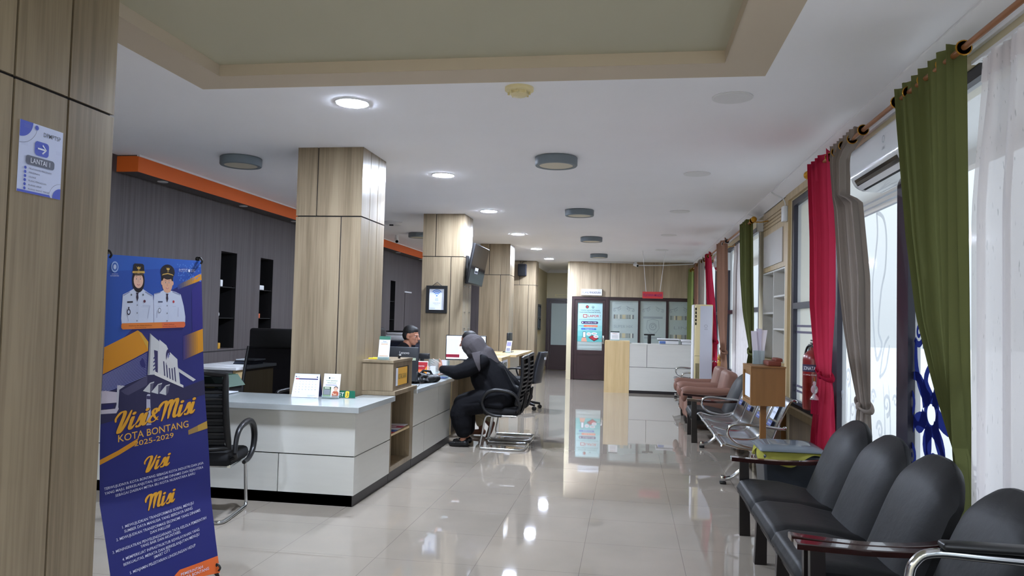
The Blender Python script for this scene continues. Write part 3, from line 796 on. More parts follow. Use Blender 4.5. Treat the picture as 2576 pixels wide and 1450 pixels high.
q = M(); q.prism([(-4.33, FY - .035), (CX + .035, FY - .035), (CX + .035, 6.288), (-2.255, 6.288), (-2.255, 6.10), (-4.33, 6.10)], (0, 0, .701), X3, Y3, (0, 0, .041), 'marble'); q.build('worktop', t, smooth=False)
# low cabinet with an open shelf
t = thing('open_shelf_unit', 'walnut laminate shelf unit with open shelves between the two white counter units', 'shelf unit', (-2.15, 6.63, 0))
wd = 'wood'
q = M(); q.box(-2.27, CX + .03, 6.29, 6.97, .745, .78, wd); q.build('top', t, smooth=False)
q = M(); q.box(-2.27, CX, 6.295, 6.31, .09, .745, wd); q.build('side_panel', t, smooth=False)
q = M(); q.box(-2.27, CX, 6.87, 6.965, .09, .745, wd); q.build('side_panel', t, smooth=False)
q = M(); q.box(-2.27, -2.25, 6.3, 6.87, .09, .745, wd); q.build('back_panel', t, smooth=False)
q = M(); q.box(-2.25, CX, 6.31, 6.87, .09, .13, wd); q.build('bottom', t, smooth=False)
q = M(); q.box(-2.25, CX - .005, 6.31, 6.87, .392, .41, 'maple'); q.build('shelf', t, smooth=False)
q = M(); q.box(-2.27, CX - .012, 6.295, 6.97, 0, .09, 'plinth'); q.build('plinth', t, smooth=False)
cols = [(196, 60, 66), (70, 90, 150), (216, 214, 220), (170, 60, 90), (220, 220, 226)]
for i in range(5):
    yy = 6.34 + .1 * i
    q = M(); q.rbox(-2.20 + .02 * (i % 2), CX - .012, yy, yy + .115, .4105 + .0035 * i, .414 + .0035 * i, cm(cols[i]), r=.001)
    q.quad((-2.15, yy + .01, .4143 + .0035 * i), (1, 0, 0), (0, 1, 0), .08, .05, cm((230, 226, 230)))
    o = q.build('leaflet'); tag(o, ['red', 'blue', 'pale grey', 'crimson', 'white'][i] + ' leaflet lying on the open shelf of the walnut unit', 'leaflet', 'leaflets on the open shelf')
# suggestion box
t = thing('suggestion_box', 'walnut laminate suggestion box with a yellow card, on the shelf unit', 'box', (-2.13, 6.6, .78))
q = M(); q.box(-2.285, -1.995, 6.30, 6.87, .782, 1.022, wd); q.build('body', t, smooth=False)
q = M(); q.box(-2.292, -1.992, 6.29, 6.875, 1.024, 1.045, wd); q.build('lid', t, smooth=False)
fr = ((-1.9935, 6.37, .82), (0, 1, 0), (0, 0, 1))
q = M(); q.quad(*fr, .37, .165, 'plinth', x=.015, y=-.003); q.quad((-1.9925, 6.37, .82), (0, 1, 0), (0, 0, 1), .06, .155, 'paper'); q.quad((-1.9925, 6.37, .82), (0, 1, 0), (0, 0, 1), .28, .155, cm((226, 172, 66)), x=.06)
q.text('KOTAK SARAN', lambda x, y: Vector((-1.9918, 6.37 + x, .82 + y)), .045, cm((92, 104, 60)), x=.19, y=.055, width=.25)
q.build('yellow_card', t, smooth=False)
o = M(); o.tube([(-2.045, 6.62, 1.047), (-2.045, 6.62, 1.07)], .012, 'black'); o.lathe([(.018, 0), (.02, .008), (.012, .016), (.001, .018)], (-2.045, 6.62, 1.066), 'black', n=16)
tag(o.build('small_black_camera'), 'small black round device on the right of the suggestion box', 'device')
# QR stand without the QR code
def acrylic_stand(name, label, c, w, h, lean, rot, art, cat='sign', foot=.05, back='white'):
    """upright card in clear acrylic; art(q, fn) draws on fn(x,y) with x in -w/2..w/2, y in 0..h"""
    c = Vector(c); t = thing(name, label, cat, c)
    ur = Vector((cos(rot), sin(rot), 0)); nb = Vector((-sin(rot), cos(rot), 0))
    upv = (Z3 * cos(lean) + nb * sin(lean)).normalized(); nf = ur.cross(upv)
    q = M(); q.prism([(-w / 2, 0), (w / 2, 0), (w / 2, h), (-w / 2, h)], c + Z3 * .003, ur, upv, -nf * .004, back); q.build('card', t, smooth=False)
    q = M(); q.prism([(-w / 2 - .004, 0), (w / 2 + .004, 0), (w / 2 + .004, .022), (-w / 2 - .004, .022)], c + Z3 * .003 + nf * .006, ur, upv, nf * .002, 'acrylic')
    q.prism([(-w / 2, 0), (w / 2, 0), (w / 2, foot), (-w / 2, foot)], c + Z3 * .001, ur, nb, Z3 * .003, 'acrylic'); q.build('acrylic_foot', t, smooth=False)
    q = M(); k = [0]
    def layer(i): return lambda x, y: c + Z3 * .003 + nf * (.0012 + .0008 * i) + ur * x + upv * y
    art(q, layer); q.build('print', t, smooth=False)
    return t
MT['acrylic'] = clear('clear_acrylic', (225, 235, 235), .8)
def rect(q, fn, x0, y0, x1, y1, m_): q.add([fn(x0, y0), fn(x1, y0), fn(x1, y1), fn(x0, y1)], [(0, 1, 2, 3)], m_)
def dsc(q, fn, cx, cy, r, m_, ry=None, n=24): q.add([fn(cx + r * cos(2 * pi * k / n), cy + (ry or r) * sin(2 * pi * k / n)) for k in range(n)], [tuple(range(n))], m_)
def rrect(q, fn, x0, y0, x1, y1, r, m_):
    pts = []
    for (cx, cy, a) in ((x1 - r, y1 - r, 0), (x0 + r, y1 - r, 90), (x0 + r, y0 + r, 180), (x1 - r, y0 + r, 270)):
        pts += [fn(cx + r * cos(radians(a + 15 * i)), cy + r * sin(radians(a + 15 * i))) for i in range(7)]
    q.add(pts, [tuple(range(len(pts)))], m_)
def poly(q, fn, pts, m_): q.add([fn(*p) for p in pts], [tuple(range(len(pts)))], m_)
def pband(q, fn, pts, w, m_):
    n = len(pts); Wd = w if isinstance(w, (list, tuple)) else [w] * n; L = []; R = []
    for i, (x, y) in enumerate(pts):
        a = pts[max(i - 1, 0)]; b = pts[min(i + 1, n - 1)]; dx, dy = b[0] - a[0], b[1] - a[1]; d = math.hypot(dx, dy) or 1
        L.append(fn(x - dy / d * Wd[i] / 2, y + dx / d * Wd[i] / 2)); R.append(fn(x + dy / d * Wd[i] / 2, y - dx / d * Wd[i] / 2))
    q.add(L + R, [(n + i, n + i + 1, i + 1, i) for i in range(n - 1)], m_)
def art_qr(q, L):
    f = L(0); g1 = L(1)
    rect(q, f, -.05, .175, .05, .205, cm((52, 110, 90))); rect(q, f, -.05, 0, .05, .02, cm((52, 110, 90)))
    q.text('Scan', g1, .010, cm((40, 60, 120)), y=.155, width=.028); q.text('MALL PELAYANAN', g1, .005, cm((40, 60, 120)), y=.144, width=.06); rect(q, g1, -.03, .134, .03, .137, cm((220, 150, 40)))
    rect(q, g1, -.04, .03, .04, .033, cm((220, 150, 40)))
acrylic_stand('table_sign', 'white and green upright card in an acrylic stand on the suggestion box', (-2.105, 6.35, 1.045), .1, .205, radians(10), radians(0), art_qr)
q = M(); q.rbox(-2.26, -2.14, 6.40, 6.44, 1.046, 1.056, 'yellow', r=.004); q.tube([(-2.25, 6.5, 1.052), (-2.14, 6.46, 1.052)], .006, 'yellow'); tag(q.build('yellow_marker_strip'), 'yellow highlighter strip lying on the suggestion box', 'stationery')
# desk calendar
t = thing('desk_calendar', 'white desk calendar page on the front counter', 'calendar', (-2.615, 5.95, .742))
cr = radians(4); ur = Vector((cos(cr), sin(cr), 0)); nb = Vector((-sin(cr), cos(cr), 0)); c0 = Vector((-2.615, 5.90, .744)); upv = (Z3 * .19 + nb * .05).normalized()
q = M(); q.prism([(-.115, 0), (.115, 0), (.105, .195), (-.105, .195)], c0, ur, upv, nb * .003, 'paper'); q.build('front_leaf', t, smooth=False)
q = M(); d2 = (Z3 * .19 - nb * .04).normalized(); q.prism([(-.115, 0), (.115, 0), (.105, .192), (-.105, .192)], c0 + nb * .095, ur, d2, nb * .003, cm((30, 34, 70))); q.build('back_leaf', t, smooth=False)
q = M()
for i in range(28): q.tube(arc(c0 + upv * .193 + nb * .004 + ur * (-.1 + .2 * i / 27), .006, 0, 360, 8, ((0, 1, 0), (0, 0, 1))), .0008, 'chrome', n=4)
q.build('wire_binding', t)
q = M(); fn = lambda x, y: c0 - nb * .001 + ur * x + upv * y
q.text('JUNI', fn, .008, cm((30, 30, 60)), x=-.085, y=.165, align='LEFT'); rrect(q, fn, -.095, .148, .095, .157, .004, cm((44, 40, 96))); f2 = lambda x, y: c0 - nb * .0016 + ur * x + upv * y
rrect(q, f2, -.095, .148, -.066, .157, .004, cm((176, 60, 70))); dsc(q, fn, -.093, .170, .005, cm((40, 40, 90))); rect(q, fn, .082, .163, .092, .175, cm((70, 76, 110)))
dn = 1
for r_ in range(5):
    for c_ in range(7):
        if dn <= 30: q.text(str(dn), fn, .006, cm((40, 42, 60)) if c_ else cm((180, 50, 60)), x=-.083 + c_ * .027, y=.128 - r_ * .022); dn += 1
for i in range(3): rect(q, fn, .02, .018 - i * .006, .085 - .02 * i, .0195 - i * .006, cm((150, 152, 165)))
q.build('print', t, smooth=False)
# leaflet stand
def art_leaf(q, L):
    f, g1, g2, g3 = L(0), L(1), L(2), L(3)
    dsc(q, f, -.022, .165, .007, cm((40, 60, 60))); q.text('DPMPTSP', f, .005, cm((90, 100, 100)), x=.005, y=.163, width=.03)
    q.text('KAMI SENANG', f, .010, cm((110, 140, 70)), y=.138, shear=.2, width=.095); q.text('MENDENGAR', f, .010, cm((110, 140, 70)), y=.120, shear=.2, width=.075)
    for y in (.108, .102): rect(q, f, -.05, y, .045, y + .0025, cm((120, 124, 160)))
    rrect(q, f, -.066, .012, .000, .092, .003, cm((74, 104, 64))); rect(q, g1, -.055, .078, -.012, .086, cm((210, 220, 205))); rect(q, g1, -.060, .026, -.006, .072, cm((128, 132, 138)))
    rect(q, g2, -.064, .013, -.002, .024, cm((130, 170, 70)))
    rect(q, f, -.068, .001, .068, .009, cm((80, 110, 80)))
    # generic drawn figure in an orange shirt
    poly(q, g1, [(.012, .004), (.062, .004), (.066, .045), (.055, .058), (.022, .058), (.010, .045)], cm((182, 92, 64))); dsc(q, g2, .040, .074, .016, cm((214, 176, 150)), .018); dsc(q, g1, .040, .082, .018, cm((40, 36, 40)), .016)
    pband(q, g3, [(.014, .045), (.030, .030), (.050, .034)], .010, cm((214, 176, 150)))
acrylic_stand('leaflet_stand', 'green and white leaflet in an acrylic stand beside the desk calendar', (-2.395, 5.90, .743), .14, .20, radians(12), radians(3), art_leaf)
# LOKET 3 name block
t = thing('counter_sign', 'green acrylic counter sign reading LOKET 3', 'sign', (-2.34, 5.97, .743))
c0 = Vector((-2.46, 5.975, .743))
q = M(); q.prism([(0, 0), (.25, 0), (.24, .062), (.01, .062)], c0, (1, 0, 0), (0, .25, .97), (0, .004, 0), cm((30, 96, 74), .3)); q.prism([(0, 0), (.25, 0), (.25, .05), (0, .05)], c0, (1, 0, 0), (0, 1, 0), (0, 0, .004), 'acrylic'); q.build('plate', t, smooth=False)
q = M(); fn = lambda x, y: c0 + Vector((x, -.002 + y * .25, y * .97)); f2 = lambda x, y: c0 + Vector((x, -.003 + y * .25, y * .97)); f3 = lambda x, y: c0 + Vector((x, -.004 + y * .25, y * .97))
q.text('LOKET', fn, .032, cm((236, 240, 236)), x=.02, y=.014, align='LEFT', width=.13); rrect(q, f2, .162, .004, .195, .058, .01, cm((226, 190, 60))); q.text('3', f3, .032, cm((60, 70, 30)), x=.179, y=.014)
q.build('lettering', t, smooth=False)
# papers
for i, (x, y, r_) in enumerate(((-3.42, 5.86, .2), (-3.38, 5.9, .05))):
    q = M(); q.box(-.105, .105, -.148, .148, 0, .006, 'paper'); q.T(Matrix.Translation((x, y, .743 + .0065 * i)) @ Matrix.Rotation(r_, 4, 'Z')); tag(q.build('paper_stack', smooth=False), ['lower', 'upper'][i] + ' of two thin white paper stacks on the front counter', 'paper', 'papers on the front counter')

# second counter unit
t = thing('service_counter', 'white panelled counter unit with pale marble top where the black bag lies', 'counter', (-2.3, 7.75, 0))
q = M(); q.box(-2.62, CX - .015, 6.975, 8.50, 0, .695, 'seam'); q.build('carcass', t, smooth=False)
q = M(); q.box(-2.62, CX - .011, 6.972, 8.52, 0, .085, 'plinth'); q.build('plinth', t, smooth=False)
for (ya, yb, za, zb) in ((6.975, 7.92 - g, .385 + g, .70), (7.92 + g, 8.49, .385 + g, .70), (6.975, 7.38 - g, .085, .385 - g), (7.38 + g, 8.49, .085, .385 - g)):
    q = M(); q.box(CX - .016, CX, ya, yb, za, zb, 'white_lam'); q.build('front_panel', t, smooth=False)
q = M(); q.rbox(-2.66, CX + .035, 6.975, 8.515, .70, .742, 'marble', r=.004); q.build('worktop', t, smooth=False)
q = M(); q.box(-2.62, CX + .005, 8.49, 8.53, .085, .70, 'maple'); q.build('end_board', t, smooth=False)
# recessed desk for two clients
t = thing('consultation_desk', 'wood-fronted desk with pale top where the two clients sit', 'desk', (-2.4, 9.35, 0))
q = M(); q.box(-2.32, -2.29, 8.535, 10.19, .085, .70, 'wood'); q.build('front_panel', t, smooth=False)
q = M(); q.box(-2.30, -2.28, 8.535, 10.19, 0, .085, 'plinth'); q.build('plinth', t, smooth=False)
q = M(); q.rbox(-2.70, -2.03, 8.535, 10.19, .703, .742, 'marble', r=.004); q.build('worktop', t, smooth=False)
q = M(); q.box(-2.7, -2.06, 10.155, 10.185, 0, .70, 'wood'); q.build('end_board', t, smooth=False)
q = M(); q.box(-2.7, -2.29, 8.535, 8.56, 0, .70, 'wood'); q.build('end_board', t, smooth=False)
# third counter group beyond the clients
t = thing('service_counter', 'white and maple counter with raised maple ledge beyond the seated clients', 'counter', (-2.3, 11.9, 0))
q = M(); q.box(-2.62, CX - .02, 11.0, 12.0, .085, .70, 'white_lam'); q.build('body', t, smooth=False)
q = M(); q.rbox(-2.66, CX + .02, 10.97, 12.0, .70, .742, 'marble', r=.004); q.build('worktop', t, smooth=False)
q = M(); q.box(-2.64, CX - .005, 12.005, 12.9, .085, .80, 'maple'); q.build('maple_cabinet', t, smooth=False)
q = M(); q.box(-2.62, CX - .03, 11.0, 12.9, 0, .085, 'plinth'); q.build('plinth', t, smooth=False)
fr = ((CX - .002, 12.1, .45), (0, 1, 0), (0, 0, 1)); q = M(); q.quad(*fr, .5, .3, 'paper'); q.quad((CX - .001, 12.1, .45), (0, 1, 0), (0, 0, 1), .36, .08, cm((120, 120, 110)), x=.07, y=.18); q.quad((CX - .001, 12.1, .45), (0, 1, 0), (0, 0, 1), .36, .1, cm((160, 160, 140)), x=.07, y=.04); q.build('notice', t, smooth=False)
t = thing('service_counter', 'farthest white counter with an overhanging maple top', 'counter', (-2.3, 14, 0))
q = M(); q.box(-2.62, CX - .04, 12.95, 14.25, .085, .75, 'white_lam'); q.build('body', t, smooth=False)
q = M(); q.rbox(-2.255, CX + .1, 12.91, 15.0, .77, .81, 'maple', r=.004); q.rbox(-2.70, -2.2, 12.91, 14.28, .77, .8098, 'maple', r=.004); q.build('worktop', t, smooth=False)
q = M(); q.box(-2.62, CX - .05, 12.95, 14.25, 0, .085, 'plinth'); q.build('plinth', t, smooth=False)
q = M(); q.box(-2.24, CX - .04, 14.80, 14.9, 0, .77, 'wood'); q.build('end_board', t, smooth=False)
# things on the far counters
def stand_card(c, w, h, label, col, rot=0.0):
    def art(q, L):
        rect(q, L(0), -w * .42, h * .55, w * .42, h * .9, cm(col)); rect(q, L(0), -w * .35, h * .15, w * .35, h * .4, cm((150, 154, 176)))
    return acrylic_stand('card_holder', label, c, w, h, radians(12), rot, art, cat='card holder')
stand_card((-2.16, 13.6, .811), .12, .22, 'white leaflet holder on the farthest counter', (150, 150, 200), radians(-30))
stand_card((-2.25, 11.6, .743), .10, .09, 'small low sign on the third counter beyond the clients', (110, 150, 120))
t = thing('monitor', 'black monitor standing edge-on on the farthest counter', 'monitor', (-2.22, 14.0, .81))
q = M(); q.rbox(-2.215, -2.175, 13.75, 14.2, .90, 1.17, 'black', r=.008); q.build('screen', t)
q = M(); q.rbox(-2.24, -2.20, 13.93, 14.02, .81, 1.0, 'black', r=.006); q.rbox(-2.30, -2.12, 13.85, 14.1, .81, .822, 'black', r=.005); q.build('stand', t)

# monitor with its back to the camera
t = thing('monitor', 'black monitor seen from behind next to the suggestion box', 'monitor', (-2.27, 7.2, .742))
q = M(); R_ = Matrix.Translation((-2.28, 7.2, 0)) @ Matrix.Rotation(radians(-4), 4, 'Z')
q.rbox(-.255, .255, -.012, .018, .80, 1.128, mat('charcoal_monitor_shell', (46, 50, 56), .45), r=.008)
q.T(R_); q.build('shell', t)
q = M(); q.rbox(-.03, .03, -.03, -.012, .76, 1.0, 'black', r=.006); q.rbox(-.11, .11, -.10, .07, .743, .755, 'black', r=.005); q.T(R_); q.build('stand', t)
q = M(); fn = lambda x, y: R_ @ Vector((x, -.0135, y)); q.text('Lenovo', fn, .026, cm((225, 228, 230)), x=.115, y=1.06, width=.10, bold=.01); q.build('lettering', t, smooth=False)
q = M(); q.quad((.19, -.0137, 1.00), (1, 0, 0), (0, 0, 1), .045, .025, cm((190, 205, 180))); q.T(R_); q.build('sticker', t, smooth=False)
q = M(); q.tube(spline([(-1.999, 6.99, .80), (-1.985, 7.0, .86), (-1.99, 7.05, .90), (-1.98, 7.1, .82), (-1.985, 7.06, .76), (-2.05, 7.0, .75), (-2.1, 7.1, .748)]), .003, 'black'); tag(q.build('cable'), 'thin black cable looped beside the black monitor', 'cable')
# red warning card, clear boxes, small device
def art_red(q, L):
    f, g1, g2 = L(0), L(1), L(2)
    rect(q, f, -.07, .004, .07, .20, cm((160, 32, 40))); rect(q, g1, -.055, .02, .06, .12, cm((214, 104, 40))); q.text('PERHATIAN', g1, .012, cm((236, 226, 220)), y=.15, width=.07)
    poly(q, g2, [(.015, .07), (.065, .07), (.065, .16)], cm((224, 150, 40))); poly(q, g2, [(-.065, .006), (-.03, .006), (-.048, .04)], cm((224, 150, 40)))
    for i in range(5): rect(q, g2, -.045, .10 - .014 * i, .035, .103 - .014 * i, cm((240, 220, 200)))
acrylic_stand('table_sign', 'red and orange warning card in an acrylic stand on the counter', (-2.19, 7.86, .743), .15, .21, radians(9), radians(-3), art_red)
q = M(); q.rbox(-2.30, -2.14, 8.0, 8.06, 1.0 - .03, 1.03, 'black', r=.006); q.rbox(-2.24, -2.2, 8.01, 8.05, .743, .975, 'black', r=.005); tag(q.build('card_reader'), 'small black device on a stand above the red card', 'device')
for k, (x, y) in enumerate(((-2.12, 8.12), (-2.02 - .02, 8.30))):
    q = M(); q.rbox(x - .05, x + .05, y, y + .06, .744, .744 + (.22, .20)[k], 'acrylic', r=.003); q.quad((x - .03, y - .002, .80 + .06 * k), (1, 0, 0), (0, 0, 1), .06, .09, cm((206, 206, 222))); tag(q.build('acrylic_box', smooth=False), ['clear acrylic box directly behind the red warning card', 'clear acrylic card box between the red card and the woman’s hand'.replace('’s', "'s")][k], 'box', 'clear boxes on the counter')
# black bag
q = M(); rr = random.Random(5)
for (x, y, z, a, b, c) in ((-2.20, 7.60, .775, .15, .12, .034), (-2.08, 7.74, .785, .10, .11, .045), (-2.27, 7.50, .785, .07, .08, .045), (-2.14, 7.66, .81, .09, .06, .035), (-2.02, 7.83, .78, .06, .08, .04)): q.ell((x, y, z), (a, b, c), 'leather')
for k in range(9):
    a0 = rr.uniform(0, 6.28); x, y = -2.16 + .13 * cos(a0), 7.66 + .13 * sin(a0); x2, y2 = -2.16 + rr.uniform(-.1, .1), 7.68 + rr.uniform(-.1, .1)
    q.cap((x, y, .765), .014, (x2, y2, rr.uniform(.81, .835)), .013, 'leather', n=8)
q.chain([(-2.28, 7.5, .80, .012), (-2.24, 7.50, .86, .012), (-2.17, 7.55, .872, .012), (-2.12, 7.62, .83, .012)], 'leather'); q.chain([(-2.02, 7.76, .80, .012), (-2.05, 7.74, .86, .012), (-2.12, 7.72, .865, .012), (-2.16, 7.70, .82, .012)], 'leather')
o = q.build('bag_body', remesh=.006, smoothit=1)
tag(o, 'crumpled black leather handbag lying on the marble counter', 'bag'); o.name = 'handbag'
q = M(); q.rbox(-2.13, -2.03, 8.30, 8.46, .743, .748, cm((60, 80, 170)), r=.001); tag(q.build('blue_folder'), 'blue folder edge under the woman\'s sleeve', 'folder')

# screen facing the clients
t = thing('monitor', 'lit monitor showing a document, facing the two clients', 'monitor', (-2.15, 9.5, .742))
R_ = Matrix.Translation((-2.05, 9.48, 0)) @ Matrix.Rotation(radians(6), 4, 'Z')
q = M(); q.rbox(-.26, .26, 0, .03, .885, 1.205, 'black', r=.008); q.T(R_); q.build('bezel', t)
q = M(); q.quad((-.25, -.002, .90), (1, 0, 0), (0, 0, 1), .50, .295, mat('lit_screen_page', (236, 240, 246), .3, emit=.55))
q.quad((-.25, -.003, .90), (1, 0, 0), (0, 0, 1), .17, .04, cm((150, 20, 50)), y=.02); q.quad((-.25, -.003, .965), (1, 0, 0), (0, 0, 1), .16, .19, mat('lit_screen_side', (190, 200, 212), .3, emit=.5)); q.quad((-.25, -.0032, 1.17), (1, 0, 0), (0, 0, 1), .5, .025, mat('lit_screen_bar', (214, 222, 236), .3, emit=.6))
for i in range(9): q.quad((-.05, -.0034, 1.10 - .017 * i), (1, 0, 0), (0, 0, 1), .16 - .02 * (i % 3), .004, cm((150, 160, 170)))
q.T(R_); q.build('screen', t, smooth=False)
q = M(); q.rbox(-.03, .03, .03, .05, .75, 1.0, 'black', r=.006); q.rbox(-.12, .12, -.05, .13, .743, .756, 'black', r=.005); q.T(R_); q.build('stand', t)
q = M(); q.rbox(-2.06, -2.0, 9.44, 9.5, 1.207, 1.25, 'white', r=.008); q.rbox(-2.07, -1.99, 9.43, 9.51, 1.245, 1.258, 'grey_metal', r=.004); tag(q.build('webcam'), 'small white and grey webcam on top of the lit monitor', 'webcam')

# staff-side furniture
t = thing('side_cabinet', 'grey low cabinet with white top against the staff area, left of the high-back chair', 'cabinet', (-4.3, 7.6, 0))
q = M(); q.box(-4.50, -4.01, 7.25, 8.1, 0, .83, mat('grey_cabinet_side', (128, 130, 134), .5)); q.build('body', t, smooth=False)
q = M(); q.box(-4.01, -3.98, 7.27, 8.1, 0, .83, 'maple'); q.build('edge_board', t, smooth=False)
q = M(); q.rbox(-4.52, -3.95, 7.22, 8.12, .831, .862, 'white', r=.004); q.build('top', t)
for i in range(4):
    q = M(); q.rbox(-4.25 + .01 * i, -4.03 + .01 * i, 7.7, 7.95, .863 + .014 * i, .876 + .014 * i, cm([(40, 46, 60), (60, 66, 84), (30, 34, 44), (190, 194, 200)][i]), r=.002); tag(q.build('folder'), ['dark slate folder at the bottom of the pile on the side cabinet', 'bluish folder second in the pile on the side cabinet', 'black folder third in the pile on the side cabinet', 'pale grey folder topping the pile on the side cabinet'][i], 'folder', 'folders on the side cabinet')
t = thing('storage_box', 'dark green storage bin with yellow label behind the front counter', 'box', (-3.8, 6.42, 0))
q = M(); q.rbox(-4.02, -3.56, 6.2, 6.64, 0, .75, 'black', r=.02); q.build('body', t)
q = M(); q.prism([(-4.04, .751), (-3.54, .751), (-3.62, .85), (-3.96, .85)], (0, 6.19, 0), X3, Z3, (0, .46, 0), 'dgreen'); q.build('lid', t, smooth=False)
q = M(); q.box(-3.66, -3.58, 6.183, 6.189, .76, .79, 'yellow'); q.build('label', t, smooth=False)
t = thing('document_cabinet', 'dark low cabinet far behind the counter, carrying the printer', 'cabinet', (-4.1, 13.2, 0))
q = M(); q.box(-4.5, -3.7, 12.9, 13.6, 0, .97, cm((30, 36, 56))); q.build('body', t, smooth=False)
q = M(); q.box(-4.52, -3.68, 12.88, 13.62, .971, .99, 'frame_dark'); q.build('top', t, smooth=False)
t = thing('printer', 'white printer on the dark cabinet behind the staff member', 'printer', (-4.05, 13.2, .99))
q = M(); q.rbox(-4.28, -3.85, 13.0, 13.4, .992, 1.09, 'white', r=.015); q.build('body', t)
q = M(); q.rbox(-4.26, -3.87, 13.0, 13.35, 1.092, 1.14, 'white', r=.01); q.build('scanner_lid', t)
q = M(); q.rbox(-4.28, -3.86, 13.0, 13.4, 1.145, 1.165, 'black', r=.006); q.build('black_tray', t)

# wifi frame
t = thing('framed_notice', 'black framed free wifi notice hanging on the second pillar', 'picture', (-2.635, 10.19, 1.68))
q = M(); x0, x1, z0, z1 = -2.785, -2.485, 1.485, 1.865; yb_ = 10.197
for b_ in ((x0, x0 + .045, z0, z1), (x1 - .045, x1, z0, z1), (x0 + .045, x1 - .045, z1 - .045, z1), (x0 + .045, x1 - .045, z0, z0 + .045)): q.box(b_[0], b_[1], yb_ - .025, yb_, b_[2], b_[3], 'black')
q.build('frame', t, smooth=False)
q = M(); q.tube([(-2.70, yb_ - .006, 1.865), (-2.635, yb_ - .006, 1.915), (-2.57, yb_ - .006, 1.865)], .004, 'leg_dark'); q.build('hanging_cord', t)
q = M(); q.quad((-2.74, yb_ - .010, 1.53), (1, 0, 0), (0, 0, 1), .21, .29, 'paper'); fn = lambda x, y: Vector((-2.635 + x, yb_ - .0115, 1.53 + y))
blue = cm((96, 140, 206))
for r_ in (.035, .057, .08): pband(q, fn, [(r_ * cos(radians(a)), .195 + r_ * sin(radians(a))) for a in range(40, 141, 10)], .013, blue)
dsc(q, fn, 0, .195, .011, blue); q.text('FREE', fn, .010, blue, y=.155, width=.035); q.text('WiFi', fn, .022, blue, y=.125, width=.045); q.text('"SATKER DPMPTSP"', fn, .010, cm((60, 66, 80)), y=.088, width=.11); q.text('PASSWORD', fn, .006, cm((90, 96, 110)), y=.068, width=.06)
for i in range(1): rect(q, fn, -.1, .02, -.02, .024, cm((120, 124, 140)))
q.build('notice', t, smooth=False)
# tilted TV on the pillar side
t = thing('television', 'flat television tilted down on an arm on the second pillar', 'television', (-2.2, 10.45, 2.17))
# screen plane: width along w, height along h, normal n (towards the hall)
cT = Vector((-2.135, 10.56, 2.175)); n_ = Vector((.98, -.02, -.18)).normalized(); w_ = Vector((.02, 1, 0)); w_ = (w_ - n_ * w_.dot(n_)).normalized(); h_ = w_.cross(n_) * -1
if h_.z < 0: h_ = -h_
R_ = Matrix((w_, h_, n_)).transposed().to_4x4(); R_.translation = cT
q = M(); q.rbox(-.47, .47, -.285, .285, -.03, .01, 'black', r=.008); q.T(R_); q.build('casing', t)
q = M(); q.quad((-.455, -.262, .0112), (1, 0, 0), (0, 1, 0), .91, .535, mat('dark_reflective_screen', (34, 32, 32), .08)); q.T(R_); q.build('screen', t, smooth=False)
q = M(); q.quad((-.2, -.12, .0122), (1, 0, 0), (0, 1, 0), .2, .08, 'paper'); q.quad((-.19, -.11, .0130), (1, 0, 0), (0, 1, 0), .18, .03, cm((60, 62, 70))); q.T(R_); q.build('sticker', t, smooth=False)
q = M(); q.rbox(-2.268, -2.235, 10.32, 10.62, 1.92, 2.30, 'black', r=.006); q.tube([(-2.24, 10.47, 2.15), (-2.15, 10.47, 2.16), tuple(cT - n_ * .03)], .025, 'black'); q.build('wall_arm', t)
# loudspeaker on the last pillar
t = thing('loudspeaker', 'small black loudspeaker on the farthest pillar', 'speaker', (-2.6, 18.3, 2.63))
q = M(); q.rbox(-2.70, -2.50, 18.22, 18.385, 2.49, 2.78, cm((20, 24, 44)), r=.01); q.build('cabinet', t)
q = M(); q.rbox(-2.69, -2.51, 18.212, 18.219, 2.50, 2.77, 'black_matte', r=.002); q.build('grille', t)
q = M(); q.tube(spline([(-2.62, 18.36, 2.78), (-2.6, 18.36, 2.83), (-2.5, 18.36, 2.86)]), .006, 'black'); q.build('cable', t)
